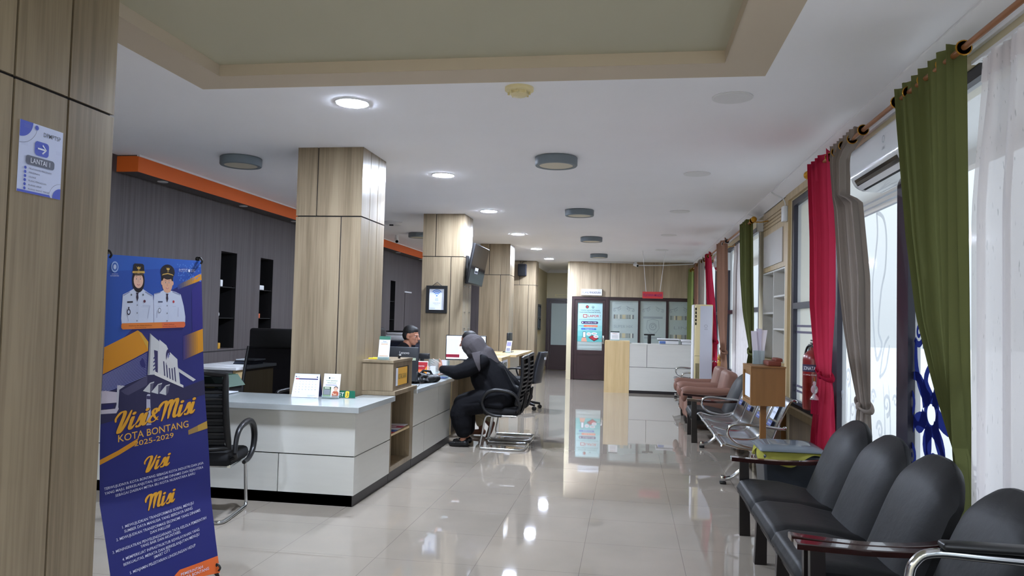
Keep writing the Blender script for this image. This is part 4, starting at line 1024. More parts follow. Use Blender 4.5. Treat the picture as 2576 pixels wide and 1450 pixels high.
# ------------------------------------------------------------------ chairs
def cantilever_chair(label, loc, rotz, group):
    """visitor chair; local: sitter faces +x, origin on the floor under the seat"""
    t = thing('visitor_chair', label, 'chair', loc, group); t.rotation_euler = (0, 0, rotz); t.scale = (.86, 1, 1)
    q = M(); bx = lambda *a, **k: None
    def seatfn(u, v):
        x = -.24 + .49 * u; y = -.245 + .49 * v
        z = .455 - .03 * max(0, (u - .8) / .2) ** 2 + .012 * (abs(v - .5) * 2) ** 2 - .01 * sin(pi * u)
        return Vector((x, y, z))
    q.rbox(-.21, .25, -.245, .245, .372, .462, 'black_matte', r=.038, seg=3); q.build('seat', t, world=False)
    # back: frame and mesh, leaning back (-x)
    def bk(u, v):  # u across -1..1, v up 0..1
        return Vector((-.20 - .065 * v - .03 * sin(pi * v) + .03 * u * u, u * (.215 - .02 * v), .50 + .50 * v))
    fr_ = []
    for i in range(13): fr_.append(bk(-1, i / 12))
    for i in range(1, 12): fr_.append(bk(-1 + 2 * i / 12, 1 + .03 * sin(pi * i / 12)))
    for i in range(12, -1, -1): fr_.append(bk(1, i / 12))
    for i in range(1, 12): fr_.append(bk(1 - 2 * i / 12, 0 - .02 * sin(pi * i / 12)))
    q = M(); q.tube(fr_, .019, 'black', closed=True, flat=1.3)
    q.build('back_frame', t, world=False)
    q = M(); q.sheet(lambda u, v: bk(u * 2 - 1, v), 10, 16, 'mesh_black', u0=.05, u1=.95, v0=.02, v1=.98)
    for k in range(9):
        z = .10 + .095 * k; q.tube([bk(-.9 + 1.8 * i / 8, z) + Vector((.004, 0, 0)) for i in range(9)], .008, 'black', n=6, flat=1.6)
    q.build('backrest', t, world=False)
    q = M()
    for y in (-.06, .06): q.tube(spline([(-.1, y, .385), (-.20, y, .39), (-.245, y, .50), (-.265, y, .62)]), .014, 'black', n=8)
    q.build('back_bracket', t, world=False)
    for s in (-1, 1):
        y = s * .275
        P = [(-.23, y, .47), (-.19, y, .58), (-.10, y, .635), (.08, y, .655), (.20, y, .615), (.25, y, .53), (.22, y, .44), (.12, y, .385), (0, y, .375)]
        q = M(); pts = spline(P, 6); n = len(pts); q.tube(pts, [.014 + .009 * sin(pi * i / (n - 1)) for i in range(n)], 'black', n=10, flat=1.0)
        q.tube([(-.16, s * .2, .40), (-.20, y, .44), (-.23, y, .47)], .016, 'black', n=8)
        q.build('armrest', t, world=False)
    q = M(); r = .0125; path = []
    y = .225
    path += spline([(-.18, -y, .372), (.10, -y, .372), (.19, -y, .365), (.225, -y, .32), (.25, -y, .18), (.275, -y, .06), (.262, -y, .018), (.20, -y, .0135), (-.18, -y, .0135), (-.265, -y + .02, .0135), (-.28, -y + .07, .0135)], 6)
    path += spline([(-.28, y - .07, .0135), (-.265, y - .02, .0135), (-.18, y, .0135), (.20, y, .0135), (.262, y, .018), (.275, y, .06), (.25, y, .18), (.225, y, .32), (.19, y, .365), (.10, y, .372), (-.18, y, .372)], 6)
    q.tube(path, r, 'chrome', n=12); q.tube([(-.12, -y, .366), (-.12, y, .366)], r * .9, 'chrome'); q.tube([(.12, -y, .366), (.12, y, .366)], r * .9, 'chrome')
    q.build('tube_frame', t, world=False)
    return t
ch = cantilever_chair('black mesh visitor chair with chrome legs behind the banner, facing the front counter', (-2.93, 4.97, 0), radians(100), 'black visitor chairs')
ca = dup(ch, (-1.34, 8.38, 0), radians(180), 'black mesh visitor chair the woman in the grey hijab sits on')
cb = dup(ch, (-1.36, 9.04, 0), radians(180), 'black mesh visitor chair of the barefoot client, behind the woman')

def high_back(label, loc, rotz):
    t = thing('office_chair', label, 'chair', loc, 'high-back office chairs'); t.rotation_euler = (0, 0, rotz)
    q = M(); q.rbox(-.25, .25, -.26, .26, .42, .50, 'leather', r=.035, seg=3); q.build('seat', t, world=False)
    def bk(u, v): return Vector((-.25 - .12 * v, u * (.275 + .01 * sin(pi * v)), .52 + .56 * v))
    q = M(); q.sheet(lambda u, v: bk(u * 2 - 1, v), 8, 10, 'mesh_black')
    q.build('backrest', t, world=False)
    q = M(); q.tube([bk(-1, i / 10) for i in range(11)], .016, 'black'); q.tube([bk(1, i / 10) for i in range(11)], .016, 'black'); q.tube([bk(-1, .0), bk(1, 0)], .02, 'black'); q.build('back_frame', t, world=False)
    q = M(); q.rbox(-.41, -.35, -.27, .27, 1.06, 1.27, 'leather', r=.03, seg=3); q.build('headrest', t, world=False)
    for s in (-1, 1):
        q = M(); q.tube(spline([(-.2, s * .29, .46), (-.18, s * .31, .66), (.1, s * .31, .68), (.16, s * .31, .66)]), .018, 'black'); q.build('armrest', t, world=False)
    q = M(); q.cyl((0, 0, .1), (0, 0, .42), .028, 'chrome'); q.build('gas_lift', t, world=False)
    b = M()
    for k in range(5):
        a = k * 2 * pi / 5 + .3; b.tube([(0, 0, .12), (.3 * cos(a), .3 * sin(a), .075)], [.03, .018], 'black')
    b = b.build('base', t, world=False)
    for k in range(5):
        a = k * 2 * pi / 5 + .3; q = M(); p = Vector((.3 * cos(a), .3 * sin(a), 0)); d = Vector((-sin(a), cos(a), 0))
        q.cyl(p + Z3 * .03 - d * .02, p + Z3 * .03 + d * .02, .03, 'black', n=16); q.cyl(p + Z3 * .05, p + Z3 * .08, .01, 'black'); q.build('castor', b, world=False)
    return t
high_back('black high-back mesh office chair behind the front counter', (-3.61, 6.97, 0), radians(-90))
o = high_back('black high-back chair of the staff member, seen beside the first pillar', (-2.84, 9.42, 0), 0)

# task chair beyond the clients
t = thing('office_chair', 'dark grey shell task chair on castors beyond the clients', 'chair', (-1.65, 12.05, 0)); t.rotation_euler = (0, 0, radians(172))
shell = mat('dark_grey_plastic_shell', (50, 52, 58), .4)
q = M(); q.rbox(-.24, .24, -.24, .24, .43, .50, 'black_matte', r=.03, seg=3); q.build('seat', t, world=False)
def bk(u, v, o_=0): return Vector((-.25 - .10 * v ** 1.5 - o_ + .05 * u * u, u * .225 * (1 - .35 * max(0, v - .55) ** 1.5 - .25 * max(0, .3 - v)), .42 + .50 * v))
q = M(); q.sheet(lambda u, v: bk(u * 2 - 1, v), 12, 14, 'black_matte'); q.build('backrest', t, world=False, solid=.03)
q = M(); q.sheet(lambda u, v: bk(u * 2 - 1, v, .03), 12, 14, shell, u0=.01, u1=.99, v0=.01, v1=.99); q.build('back_shell', t, world=False, solid=.015)
q = M(); q.box(-.385, -.375, .05, .14, .80, .84, 'paper'); q.build('label', t, world=False, smooth=False)
for s in (-1, 1):
    q = M(); q.tube(spline([(-.18, s * .25, .42), (-.2, s * .27, .56), (-.15, s * .27, .64), (.12, s * .27, .65), (.20, s * .27, .60), (.13, s * .26, .45), (.05, s * .24, .42)]), .018, 'black', flat=.8); q.build('armrest', t, world=False)
q = M(); q.cyl((0, 0, .1), (0, 0, .43), .028, 'black'); q.tube([(.02, .1, .40), (-.05, .3, .39), (-.12, .32, .34)], .008, 'black'); q.build('gas_lift', t, world=False)
b = M()
for k in range(5):
    a = k * 2 * pi / 5; b.tube([(0, 0, .12), (.29 * cos(a), .29 * sin(a), .08)], [.032, .018], 'black')
b = b.build('base', t, world=False)
for k in range(5):
    a = k * 2 * pi / 5; q = M(); p = Vector((.29 * cos(a), .29 * sin(a), 0)); d = Vector((-sin(a), cos(a), 0))
    q.cyl(p + Z3 * .03 - d * .022, p + Z3 * .03 + d * .022, .03, 'black', n=16); q.cyl(p + Z3 * .05, p + Z3 * .08, .01, 'black'); q.build('castor', b, world=False)

# ------------------------------------------------------------------ far self-service desk
DY = 15.4
t = thing('reception_desk', 'white panelled desk with a taller pale maple end block at the far end', 'desk', (.4, 15.7, 0))
q = M(); q.box(-.47, .028, DY, DY + .6, 0, 1.04, 'maple'); q.build('maple_block', t, smooth=False)
q = M(); q.box(.03, 1.25, DY + .03, DY + .6, .0, .97, 'seam'); q.build('carcass', t, smooth=False)
q = M(); q.box(.03, 1.25, DY + .02, DY + .04, 0, .06, 'plinth'); q.build('plinth', t, smooth=False)
for b_ in ((.03, .372, .53, .98), (.38, 1.25, .53, .98), (.03, 1.25, .06, .522)):
    q = M(); q.box(b_[0], b_[1], DY + .005, DY + .03, b_[2], b_[3], 'white_lam'); q.build('front_panel', t, smooth=False)
q = M(); q.box(.03, 1.26, DY, DY + .6, .975, .996, 'white_lam'); q.build('worktop', t, smooth=False)
def art_k(q, L):
    rect(q, L(0), -.09, .165, .09, .19, cm((50, 60, 56))); q.text('MALL', L(0), .02, cm((180, 110, 60)), y=.13, width=.1)
    for i in range(4): rect(q, L(0), -.06, .10 - .018 * i, .06, .106 - .018 * i, cm((150, 152, 158)))
acrylic_stand('table_sign', 'white card stand with dark header on the maple block at the far end', (-.27, 15.5, 1.041), .18, .19, radians(8), 0, art_k)
t = thing('queue_terminal', 'black T-shaped terminal stand on the far desk', 'terminal', (.42, 15.55, 1.0))
q = M(); q.rbox(.385, .455, 15.53, 15.58, 1.0, 1.17, 'black', r=.008); q.build('post', t)
q = M(); q.rbox(.31, .53, 15.50, 15.62, 1.165, 1.195, 'black', r=.012); q.build('head', t)
t = thing('printer', 'white and blue printer with open lid on the far desk', 'printer', (.85, 15.7, 1.0))
q = M(); q.rbox(.62, 1.0, 15.5, 15.85, 1.0, 1.07, 'white', r=.01); q.build('body', t)
q = M(); q.rbox(.62, .74, 15.49, 15.5, 1.01, 1.06, cm((90, 120, 180)), r=.003); q.build('panel', t)
q = M(); q.rbox(.58, 1.02, 15.48, 15.85, 1.085, 1.11, 'white', r=.008); q.rbox(.60, 1.0, 15.6, 15.84, 1.07, 1.086, 'black', r=.004); q.build('scanner_lid', t)
t = thing('printer', 'plain white flatbed printer at the right end of the far desk', 'printer', (1.15, 15.7, 1.0))
q = M(); q.rbox(1.06, 1.24, 15.5, 15.85, 1.0, 1.055, 'white', r=.008); q.build('body', t)
q = M(); q.rbox(1.04, 1.245, 15.48, 15.85, 1.06, 1.10, 'white', r=.008); q.build('lid', t)

# signs at the far end
t = thing('room_sign', 'white sign reading RUANG PENGADUAN on the wood wall above the door', 'sign', (-.9, YF, 2.12))
q = M(); q.box(-1.15, -.65, YF - .05, YF - .005, 2.05, 2.20, 'white'); q.build('board', t, smooth=False)
q = M(); q.text('-RUANG PENGADUAN-', plane_fn((-.9, YF - .052, 2.09), X3, Z3), .055, cm((40, 44, 74)), width=.46, bold=.012); q.text('dpmptsp', plane_fn((-.72, YF - .052, 2.17), X3, Z3), .012, cm((60, 60, 80)), width=.07); q.build('lettering', t, smooth=False)
t = thing('hanging_sign', 'red hanging sign reading PELAYANAN MANDIRI', 'sign', (.47, DY, 1.97))
q = M(); q.box(.265, .67, DY - .003, DY + .003, 1.91, 2.045, cm((206, 62, 62))); q.build('board', t, smooth=False)
q = M(); q.text('PELAYANAN MANDIRI', plane_fn((.468, DY - .0045, 1.95), X3, Z3), .055, cm((120, 40, 110)), width=.37, bold=.012); q.build('lettering', t, smooth=False)
q = M(); q.tube([(.335, DY, 2.045), (.255, DY, H)], .004, 'white'); q.tube([(.61, DY, 2.045), (.70, DY, H)], .004, 'white'); q.build('hanging_cord', t)
# poster on the complaints room door
t = thing('door_poster', 'teal LAPOR poster on the glass of the dark brown door', 'poster', (-.93, YF + .03, 1.3))
px0, pz0, pw, ph = -1.235, .925, .61, .945; py_ = YF + .042
q = M(); q.box(px0, px0 + pw, py_, py_ + .002, pz0, pz0 + ph, cm((170, 204, 204))); q.build('sheet', t, smooth=False)
q = M(); lay = lambda i: (lambda x, y: Vector((px0 + pw / 2 + x, py_ - .001 - .001 * i, pz0 + y)))
tz = [(96, 178, 176), (116, 188, 186), (140, 198, 196), (160, 206, 206)]
for i, c_ in enumerate(tz): rect(q, lay(0), -pw / 2, ph * (.0 + .14 * i), pw / 2, ph * (.14 + .14 * i), cm(c_))
dsc(q, lay(1), -.07, .845, .04, cm((70, 50, 60))); dsc(q, lay(2), -.07, .845, .025, cm((170, 60, 60))); dsc(q, lay(1), .07, .84, .03, cm((90, 120, 130))); dsc(q, lay(2), .07, .845, .014, cm((190, 210, 210)))
q.text('Sampaikan Laporan Anda Langsung', lay(1), .034, cm((60, 84, 92)), y=.752, width=.46); q.text('Kepada Instansi Pemerintah Berwenang', lay(1), .034, cm((60, 84, 92)), y=.700, width=.51)
rrect(q, lay(1), -.17, .585, -.065, .660, .01, cm((180, 50, 50))); rrect(q, lay(2), -.155, .60, -.08, .645, .008, cm((190, 210, 210)))
q.text('LAPOR', lay(1), .058, cm((196, 30, 36)), x=-.045, y=.596, align='LEFT', width=.265, bold=.02); q.text('!', lay(1), .05, cm((60, 50, 60)), x=.255, y=.6)
q.text('LAYANAN ASPIRASI DAN PENGADUAN ONLINE RAKYAT', lay(1), .024, cm((60, 84, 92)), y=.528, width=.53)
rrect(q, lay(1), -.21, .43, .2, .495, .03, cm((74, 54, 96))); q.text('via SMS ke 1708', lay(2), .028, cm((230, 225, 235)), x=.02, y=.45, width=.27); dsc(q, lay(2), -.175, .463, .016, cm((200, 190, 210)))
rrect(q, lay(1), -.15, .355, .19, .405, .022, cm((224, 120, 84))); q.text('Website', lay(2), .026, cm((50, 60, 120)), x=-.2, y=.37, width=.13); q.text('www.lapor.go.id', lay(2), .022, cm((240, 220, 210)), x=.04, y=.368, width=.24)
rrect(q, lay(1), -.21, .285, .16, .33, .02, cm((76, 116, 186))); q.text('lapor!', lay(2), .022, cm((225, 232, 240)), y=.297, width=.2)
rrect(q, lay(2), -.165, .095, -.095, .24, .008, cm((40, 44, 60))); rrect(q, lay(3), -.158, .105, -.102, .23, .004, cm((226, 232, 240)))
poly(q, lay(1), [(-.2, 0), (-.06, 0), (-.09, .10), (-.13, .13), (-.19, .08)], cm((214, 156, 132)))
poly(q, lay(1), [(-.03, .10), (.11, .01), (.23, .08), (.06, .16)], cm((60, 40, 46))); poly(q, lay(2), [(-.01, .10), (.11, .03), (.20, .085), (.06, .15)], cm((176, 50, 60)))
for (x, y, rx, ry) in ((-.02, .185, .055, .04), (.11, .20, .07, .028), (.155, .13, .06, .035)): dsc(q, lay(3), x, y, rx, cm((226, 228, 232)), ry)
for (x, y) in ((-.02, .185), (.11, .2), (.155, .13)): rect(q, lay(4), x - .035, y - .006, x + .035, y + .006, cm((170, 90, 100)))
q.build('print', t, smooth=False)
q = M(); q.box(-1.235, -.625, YF + .040, YF + .043, .755, .80, 'frost'); q.box(-1.235, -.625, YF + .040, YF + .043, .845, .90, 'frost'); q.build('lower_strips', t, smooth=False)
# small nameplate over corridor door
q = M(); q.box(-2.1, -1.72, Y1 - .012, Y1 - .004, 2.10, 2.17, 'cream_plastic'); q.text('RUANG ARSIP', plane_fn((-1.91, Y1 - .013, 2.12), X3, Z3), .03, cm((150, 150, 150)), width=.28); tag(q.build('nameplate', smooth=False), 'small pale nameplate above the corridor door', 'sign')

# floor sign on the near pillar: LANTAI 1
t = thing('floor_directory', 'blue and white LANTAI 1 directory sheet on the near pillar', 'sign', (-2.236, 2.565, 2.0))
sx = -2.2385; w_, h_ = .215, .268
FN = lambda i: (lambda x, y: Vector((sx + .0006 * i, 2.455 + x, 1.857 + y)))
q = M(); q.box(-2.2395, sx, 2.455, 2.455 + w_, 1.857, 1.857 + h_, cm((196, 204, 236))); q.build('sheet', t, smooth=False)
q = M(); bl = cm((62, 80, 190)); dk = cm((84, 86, 100)); tx = cm((96, 98, 116))
def qarc(cx, cy, r, a0, a1, n=14): return [(cx, cy)] + [(cx + r * cos(radians(a0 + (a1 - a0) * i / n)), cy + r * sin(radians(a0 + (a1 - a0) * i / n))) for i in range(n + 1)]
poly(q, FN(1), qarc(0, h_, .062, 270, 360), bl); pband(q, FN(1), [(.085 * cos(radians(a)), h_ + .085 * sin(radians(a))) for a in range(270, 358, 8)], .0012, tx); dsc(q, FN(2), .080, h_ - .014, .009, bl)
poly(q, FN(1), qarc(w_, 0, .042, 90, 180), bl); pband(q, FN(1), [(w_ + .06 * cos(radians(a)), .06 * sin(radians(a))) for a in range(92, 180, 8)], .001, tx); poly(q, FN(1), [(0, 0), (.165, 0), (.158, .009), (0, .009)], bl)
q.text('DPMPTSP', FN(2), .017, dk, x=.158, y=h_ - .040, width=.088, bold=.008)
rrect(q, FN(2), .074, .150, .144, .205, .014, bl); pband(q, FN(3), [(.088, .1775), (.128, .1775)], .006, cm((226, 230, 246))); pband(q, FN(3), [(.112, .194), (.130, .1775), (.112, .161)], .006, cm((226, 230, 246)))
rrect(q, FN(2), .034, .108, .176, .143, .012, cm((88, 92, 112))); q.text('LANTAI 1', FN(3), .019, cm((220, 224, 240)), x=.105, y=.1165, width=.095, bold=.012)
for i, s_ in enumerate(('PELAYANAN PERIZINAN', 'PERIZINAN', 'LOUNGE', 'RUANG PENGADUAN', 'RUANG ARSIP', 'RUANG RAPAT TEKNIS')):
    y = .094 - .0155 * i; dsc(q, FN(2), .034, y, .0058, bl); q.text(s_, FN(2), .0062, tx, x=.052, y=y - .003, align='LEFT', width=.0058 * len(s_))
for (xx, yy) in ((.012, .178), (.182, .176), (.022, .245)):
    for i in range(3):
        for j in range(5): dsc(q, FN(3), xx + j * .006, yy + i * .005, .0009, cm((130, 136, 180)), n=6)
q.build('print', t, smooth=False)
# ------------------------------------------------------------------ window side furniture
def sofa(name, label, yN, nseat, sw=.635, group=None, first=True, loc_y=None):
    """black settee: sitter faces -x. yN = near end (outer face of the near arm)"""
    L = nseat * sw + .06
    t = thing(name, label, 'sofa' if nseat > 1 else 'chair', (1.1, yN + L / 2, 0), group)
    X0 = .76
    for i in range(nseat):
        ya = yN + .03 + i * sw + .004; yb = ya + sw - .008
        def sf(u, v, ya=ya, yb=yb):
            # closed profile around the seat cushion (u) swept along y (v)
            P = [(X0 + .03, .262), (X0, .285), (X0 - .018, .33), (X0 + .005, .375), (X0 + .07, .392), (X0 + .25, .385), (X0 + .42, .352), (X0 + .56, .345), (X0 + .58, .26)]
            k = u * (len(P) - 1); j = min(int(k), len(P) - 2); f = k - j
            x = P[j][0] * (1 - f) + P[j + 1][0] * f; z = P[j][1] * (1 - f) + P[j + 1][1] * f
            e = max(0, abs(v - .5) * 2 - .80) / .20
            z2 = z - .028 * e * e * (1 if z > .3 else 0)
            return Vector((x + .012 * e * e * (1 if x < X0 + .03 else 0), ya + (yb - ya) * v, z2))
        q = M(); q.sheet(sf, 32, 20, 'leather'); 
        for v in (0, 1): q.add([sf(k / 16, v) for k in range(17)], [tuple(range(17))], 'leather')
        q.build('seat_cushion', t, ang=60)
    for i in range(nseat):
        ya = yN + .03 + i * sw + .004; yb = ya + sw - .008
        def bf(u, v, ya=ya, yb=yb, th=1):
            # v up 0..1, u across 0..1 ; rounded top outline
            hw = (yb - ya) / 2; yc = (ya + yb) / 2; s = u * 2 - 1
            top = .50 - .15 * abs(s) ** 3.2 ; zz = v * top
            tk = .05 * (1 - abs(s) ** 4) * (1 - v ** 6) * th
            nar = 1 - .03 * max(0, v - .55)
            rd = (.036 * (max(0, (abs(s) - .62) / .38) ** 2.2 + max(0, (v - .78) / .22) ** 2.2)) * th
            return Vector((1.215 + .40 * zz - tk + min(rd, .05), yc + s * hw * nar, .335 + zz))
        q = M(); q.sheet(bf, 24, 24, 'leather')
        back = lambda u, v: bf(1 - u, v, th=0) + Vector((.07, 0, -.02 * v))
        q.sheet(back, 24, 24, 'leather')
        # rim joining both skins
        n = 24; rim = [(0, k / n) for k in range(n + 1)] + [(k / n, 1) for k in range(1, n + 1)] + [(1, 1 - k / n) for k in range(1, n + 1)]
        a = [bf(u, v) for u, v in rim]; b = [back(1 - u, v) for u, v in rim]
        mid = [(p + r_) / 2 + Vector((0, 0, .012 * v)) for (u, v), p, r_ in zip(rim, a, b)]
        m_ = len(rim); q.add(a + mid + b, [(i_, i_ + 1, m_ + i_ + 1, m_ + i_) for i_ in range(m_ - 1)] + [(m_ + i_, m_ + i_ + 1, 2 * m_ + i_ + 1, 2 * m_ + i_) for i_ in range(m_ - 1)], 'leather')
        q.build('back_cushion', t, ang=120)
    q = M(); q.box(X0 + .04, 1.32, yN + .03, yN + L - .03, .215, .262, 'leg_dark'); q.box(1.33, 1.40, yN + .03, yN + L - .03, .24, .34, 'leg_dark')
    q.build('seat_frame', t, smooth=False)
    for k in range(nseat + 1):
        y = yN + .01 + k * sw
        if k in (0, nseat):
            yy = y if k == 0 else y
            q = M(); q.add(*taper((X0 + .045, yy, 0), (.07, .045), (X0 + .035, yy, .50), (.06, .04)), 'leg_dark'); q.build('leg', t, smooth=False)
            P = [(X0 - .05, .515), (X0 + .10, .505), (X0 + .30, .500), (X0 + .50, .512), (X0 + .66, .545)]
            pts = [(x, yy + .0 , z) for x, z in P]; sp = spline([(x, yy, z) for x, z in P], 6)
            q = M(); n = len(sp)
            vs = []; 
            for i_, p in enumerate(sp):
                w_ = .034 - .008 * (i_ / (n - 1)) ; c_ = .004
                bow = .02 * sin(pi * i_ / (n - 1)) * (1 if k else -1)
                for (dy, dz) in ((-w_, -.004), (-w_ + c_, 0), (w_ - c_, 0), (w_, -.004), (w_, -.026), (-w_, -.026)): vs.append(p + Vector((0, dy + bow, dz + .012)))
            fs = [(i_ * 6 + j, i_ * 6 + (j + 1) % 6, (i_ + 1) * 6 + (j + 1) % 6, (i_ + 1) * 6 + j) for i_ in range(n - 1) for j in range(6)] + [tuple(range(6))[::-1], tuple((n - 1) * 6 + j for j in range(6))]
            q.add(vs, fs, 'arm_wood'); o = q.build('armrest', t, ang=25)
        else:
            q = M(); q.add(*taper((X0 + .045, y + .02, 0), (.07, .045), (X0 + .05, y + .02, .25), (.06, .045)), 'leg_dark'); q.build('leg', t, smooth=False)
        q = M(); q.add(*taper((1.36, y + .005, 0), (.06, .045), (1.33, y + .005, .34), (.06, .045)), 'leg_dark'); q.build('leg', t, smooth=False)
    return t
def taper(b, bs, tp, ts):
    vs = []
    for (p, s_) in ((b, bs), (tp, ts)):
        for dx, dy in ((-1, -1), (1, -1), (1, 1), (-1, 1)): vs.append((p[0] + dx * s_[0] / 2, p[1] + dy * s_[1] / 2, p[2]))
    return vs, [(0, 3, 2, 1), (4, 5, 6, 7), (0, 1, 5, 4), (1, 2, 6, 5), (2, 3, 7, 6), (3, 0, 4, 7)]
sofa('settee', 'black three-seat settee with mahogany arms under the near windows', 3.47, 3)
sofa('armchair', 'black leatherette armchair cut off at the lower right corner, beside the settee', 2.72, 1)
sofa('armchair', 'black armchair with dark wooden arms between the steel bench and the brown armchairs', 9.36, 1, sw=.66)

def brown_chair(label, yc):
    t = thing('armchair', label, 'chair', (1.1, yc, 0), 'tan brown armchairs')
    bl = 'brown_leather'
    q = M(); q.rbox(.80, 1.35, yc - .30, yc + .30, .12, .42, bl, r=.05, seg=3); q.build('seat', t)
    q = M(); T_ = Matrix.Translation((1.28, yc, .30)) @ Matrix.Rotation(radians(12), 4, 'Y'); q.rbox(-.07, .10, -.30, .30, 0, .50, bl, r=.06, seg=4, T=T_); q.build('backrest', t)
    for s in (-1, 1):
        y = yc + s * .355
        q = M(); q.rbox(.80, 1.38, y - .055, y + .055, .10, .50, bl, r=.03, seg=3); q.tube(spline([(.74, y, .50), (.80, y, .525), (1.0, y, .515), (1.35, y, .52)]), [.06] * 25, bl, n=14); q.ell((.755, y, .46), (.045, .06, .085), bl); q.build('armrest', t, ang=60)
    for sx_ in (.85, 1.32):
        for s in (-1, 1): q = M(); q.add(*taper((sx_, yc + s * .33, 0), (.05, .05), (sx_, yc + s * .33, .12), (.06, .06)), 'leg_dark'); q.build('leg', t, smooth=False)
    return t
brown_chair('tan brown leatherette armchair, the nearer of the two', 10.82)
brown_chair('tan brown leatherette armchair, the farther of the two', 11.72)

# ---- steel waiting benches
def bench(label, yN, n, sw, xs=0.0, stickers=True):
    L = n * sw; t = thing('waiting_bench', label, 'bench', (1.15 + xs, yN + L / 2, 0), 'perforated steel benches')
    PR = [(.815, .372), (.825, .385), (.845, .392), (.88, .386), (.95, .368), (1.05, .358), (1.15, .362), (1.20, .382), (1.235, .43), (1.27, .52), (1.31, .62), (1.355, .72), (1.385, .775), (1.41, .792), (1.43, .788), (1.437, .775)]
    sp = [Vector((x + xs, 0, z)) for x, z in PR]; cur = spline(sp, 3)
    for i in range(n):
        ya = yN + i * sw + .012; yb = ya + sw - .024
        q = M(); N = len(cur)
        q.sheet(lambda u, v: cur[min(int(round(u * (N - 1))), N - 1)] + Vector((0, ya + (yb - ya) * v, -.006 * (abs(v - .5) * 2) ** 4)), N - 1, 10, 'steel_perf')
        s_ = q.build('seat_shell', t, ang=60, solid=.004)
        for ye in (ya, yb): q = M(); q.tube([p + Vector((0, ye, -.004)) for p in cur], .010, 'chrome', n=8); q.build('edge_tube', t)
        if stickers:
            a = Vector((1.255 + xs, 0, .50)); d = Vector((.112, 0, .25)).normalized(); nn = Vector((-d.z, 0, d.x))
            q = M(); yc = (ya + yb) / 2
            for (h0, h1, wd_, c_) in ((.10, .24, .17, (206, 214, 228)), (.205, .24, .17, (110, 128, 160)), (.03, .085, .18, (40, 58, 120))):
                q.prism([(-wd_ / 2, h0), (wd_ / 2, h0), (wd_ / 2, h1), (-wd_ / 2, h1)], a + nn * (.016 if h0 != .205 else .0175) + Vector((0, yc, 0)), (0, -1, 0), d, nn * .001, cm(c_))
            q.text('DPMPTSP', lambda x, y: a + nn * .0182 + Vector((0, yc - x, 0)) + d * y, .02, cm((60, 74, 110)), y=.15, width=.13)
            q.text('KOTA BONTANG', lambda x, y: a + nn * .0182 + Vector((0, yc - x, 0)) + d * y, .012, cm((220, 226, 240)), y=.05, width=.13)
            q.build('sticker', t, smooth=False)
    for y in (yN - .012, yN + L + .012):
        q = M(); P = [(1.22, .40), (1.10, .372), (.95, .40), (.87, .47), (.88, .545), (.96, .572), (1.15, .558), (1.30, .545), (1.33, .548)]
        q.tube(spline([(x + xs, y, z) for x, z in P], 6), .0135, 'chrome', n=10); q.ell((1.335 + xs, y, .549), (.022, .018, .018), 'chrome'); q.build('armrest', t)
    q = M(); q.rbox(1.08 + xs, 1.14 + xs, yN - .02, yN + L + .02, .300, .345, 'chrome', r=.006); q.build('beam', t)
    for y in (yN + .25, yN + L - .12):
        q = M(); q.tube(spline([(.86 + xs, y, .045), (.95 + xs, y, .07), (1.08 + xs, y, .20), (1.11 + xs, y, .30)]), .02, 'chrome', n=10, flat=1.0); q.tube(spline([(1.42 + xs, y, .045), (1.32 + xs, y, .07), (1.17 + xs, y, .20), (1.11 + xs, y, .30)]), .02, 'chrome', n=10)
        for x in (.86 + xs, 1.42 + xs): q.cyl((x, y, .025), (x, y, .055), .012, 'chrome'); q.rbox(x - .028, x + .028, y - .028, y + .028, .0, .026, 'black', r=.006); q.rbox(x - .022, x + .022, y - .022, y + .022, .026, .075, 'chrome', r=.006)
        q.build('leg', t)
    return t
def perf():
    m = mat('perforated_steel_sheet', (120, 124, 130), .22, metal=1)
    nt = m.node_tree; b = nt.nodes['Principled BSDF']
    tc = nt.nodes.new('ShaderNodeTexCoord'); vo = nt.nodes.new('ShaderNodeTexVoronoi'); vo.inputs['Scale'].default_value = 75; vo.inputs['Randomness'].default_value = 0
    cr = nt.nodes.new('ShaderNodeValToRGB'); cr.color_ramp.elements[0].position = .22; cr.color_ramp.elements[0].color = (.03, .03, .035, 1); cr.color_ramp.elements[1].position = .3; cr.color_ramp.elements[1].color = lin((132, 136, 142))
    nt.links.new(tc.outputs['Object'], vo.inputs[0]); nt.links.new(vo.outputs[0], cr.inputs[0]); nt.links.new(cr.outputs[0], b.inputs['Base Color'])
    return m
MT['steel_perf'] = perf()
bench('chrome four-seat waiting bench with stickered backs beside the settee', 6.80, 4, .585)
bench('chrome waiting bench by the standing air conditioner', 13.45, 3, .54, xs=.06, stickers=False)
# chrome-armed chair in the near corner
t = thing('visitor_chair', 'chrome-armed visitor chair cut off at the lower right corner', 'chair', (1.3, 2.3, 0))
q = M(); q.rbox(1.02, 1.50, 1.98, 2.50, .40, .47, 'leather', r=.03, seg=3); q.build('seat', t)
q = M(); T_ = Matrix.Translation((1.48, 2.24, .50)) @ Matrix.Rotation(radians(10), 4, 'Y'); q.rbox(-.03, .03, -.25, .25, 0, .40, 'leather', r=.028, seg=3, T=T_); q.build('backrest', t)
for s, y in ((-1, 1.94), (1, 2.545)):
    q = M(); q.tube(spline([(1.50, y, .012), (.95, y, .012), (.875, y, .04), (.875, y, .40), (.875, y, .64), (.895, y, .71), (.95, y, .738), (1.10, y, .735), (1.52, y, .72)], 6), .0155, 'chrome', n=14); q.build('arm_frame', t)
    q = M(); q.rbox(.965, 1.50, y - .03, y + .03, .752, .777, 'black', r=.012, seg=3); q.build('arm_pad', t)
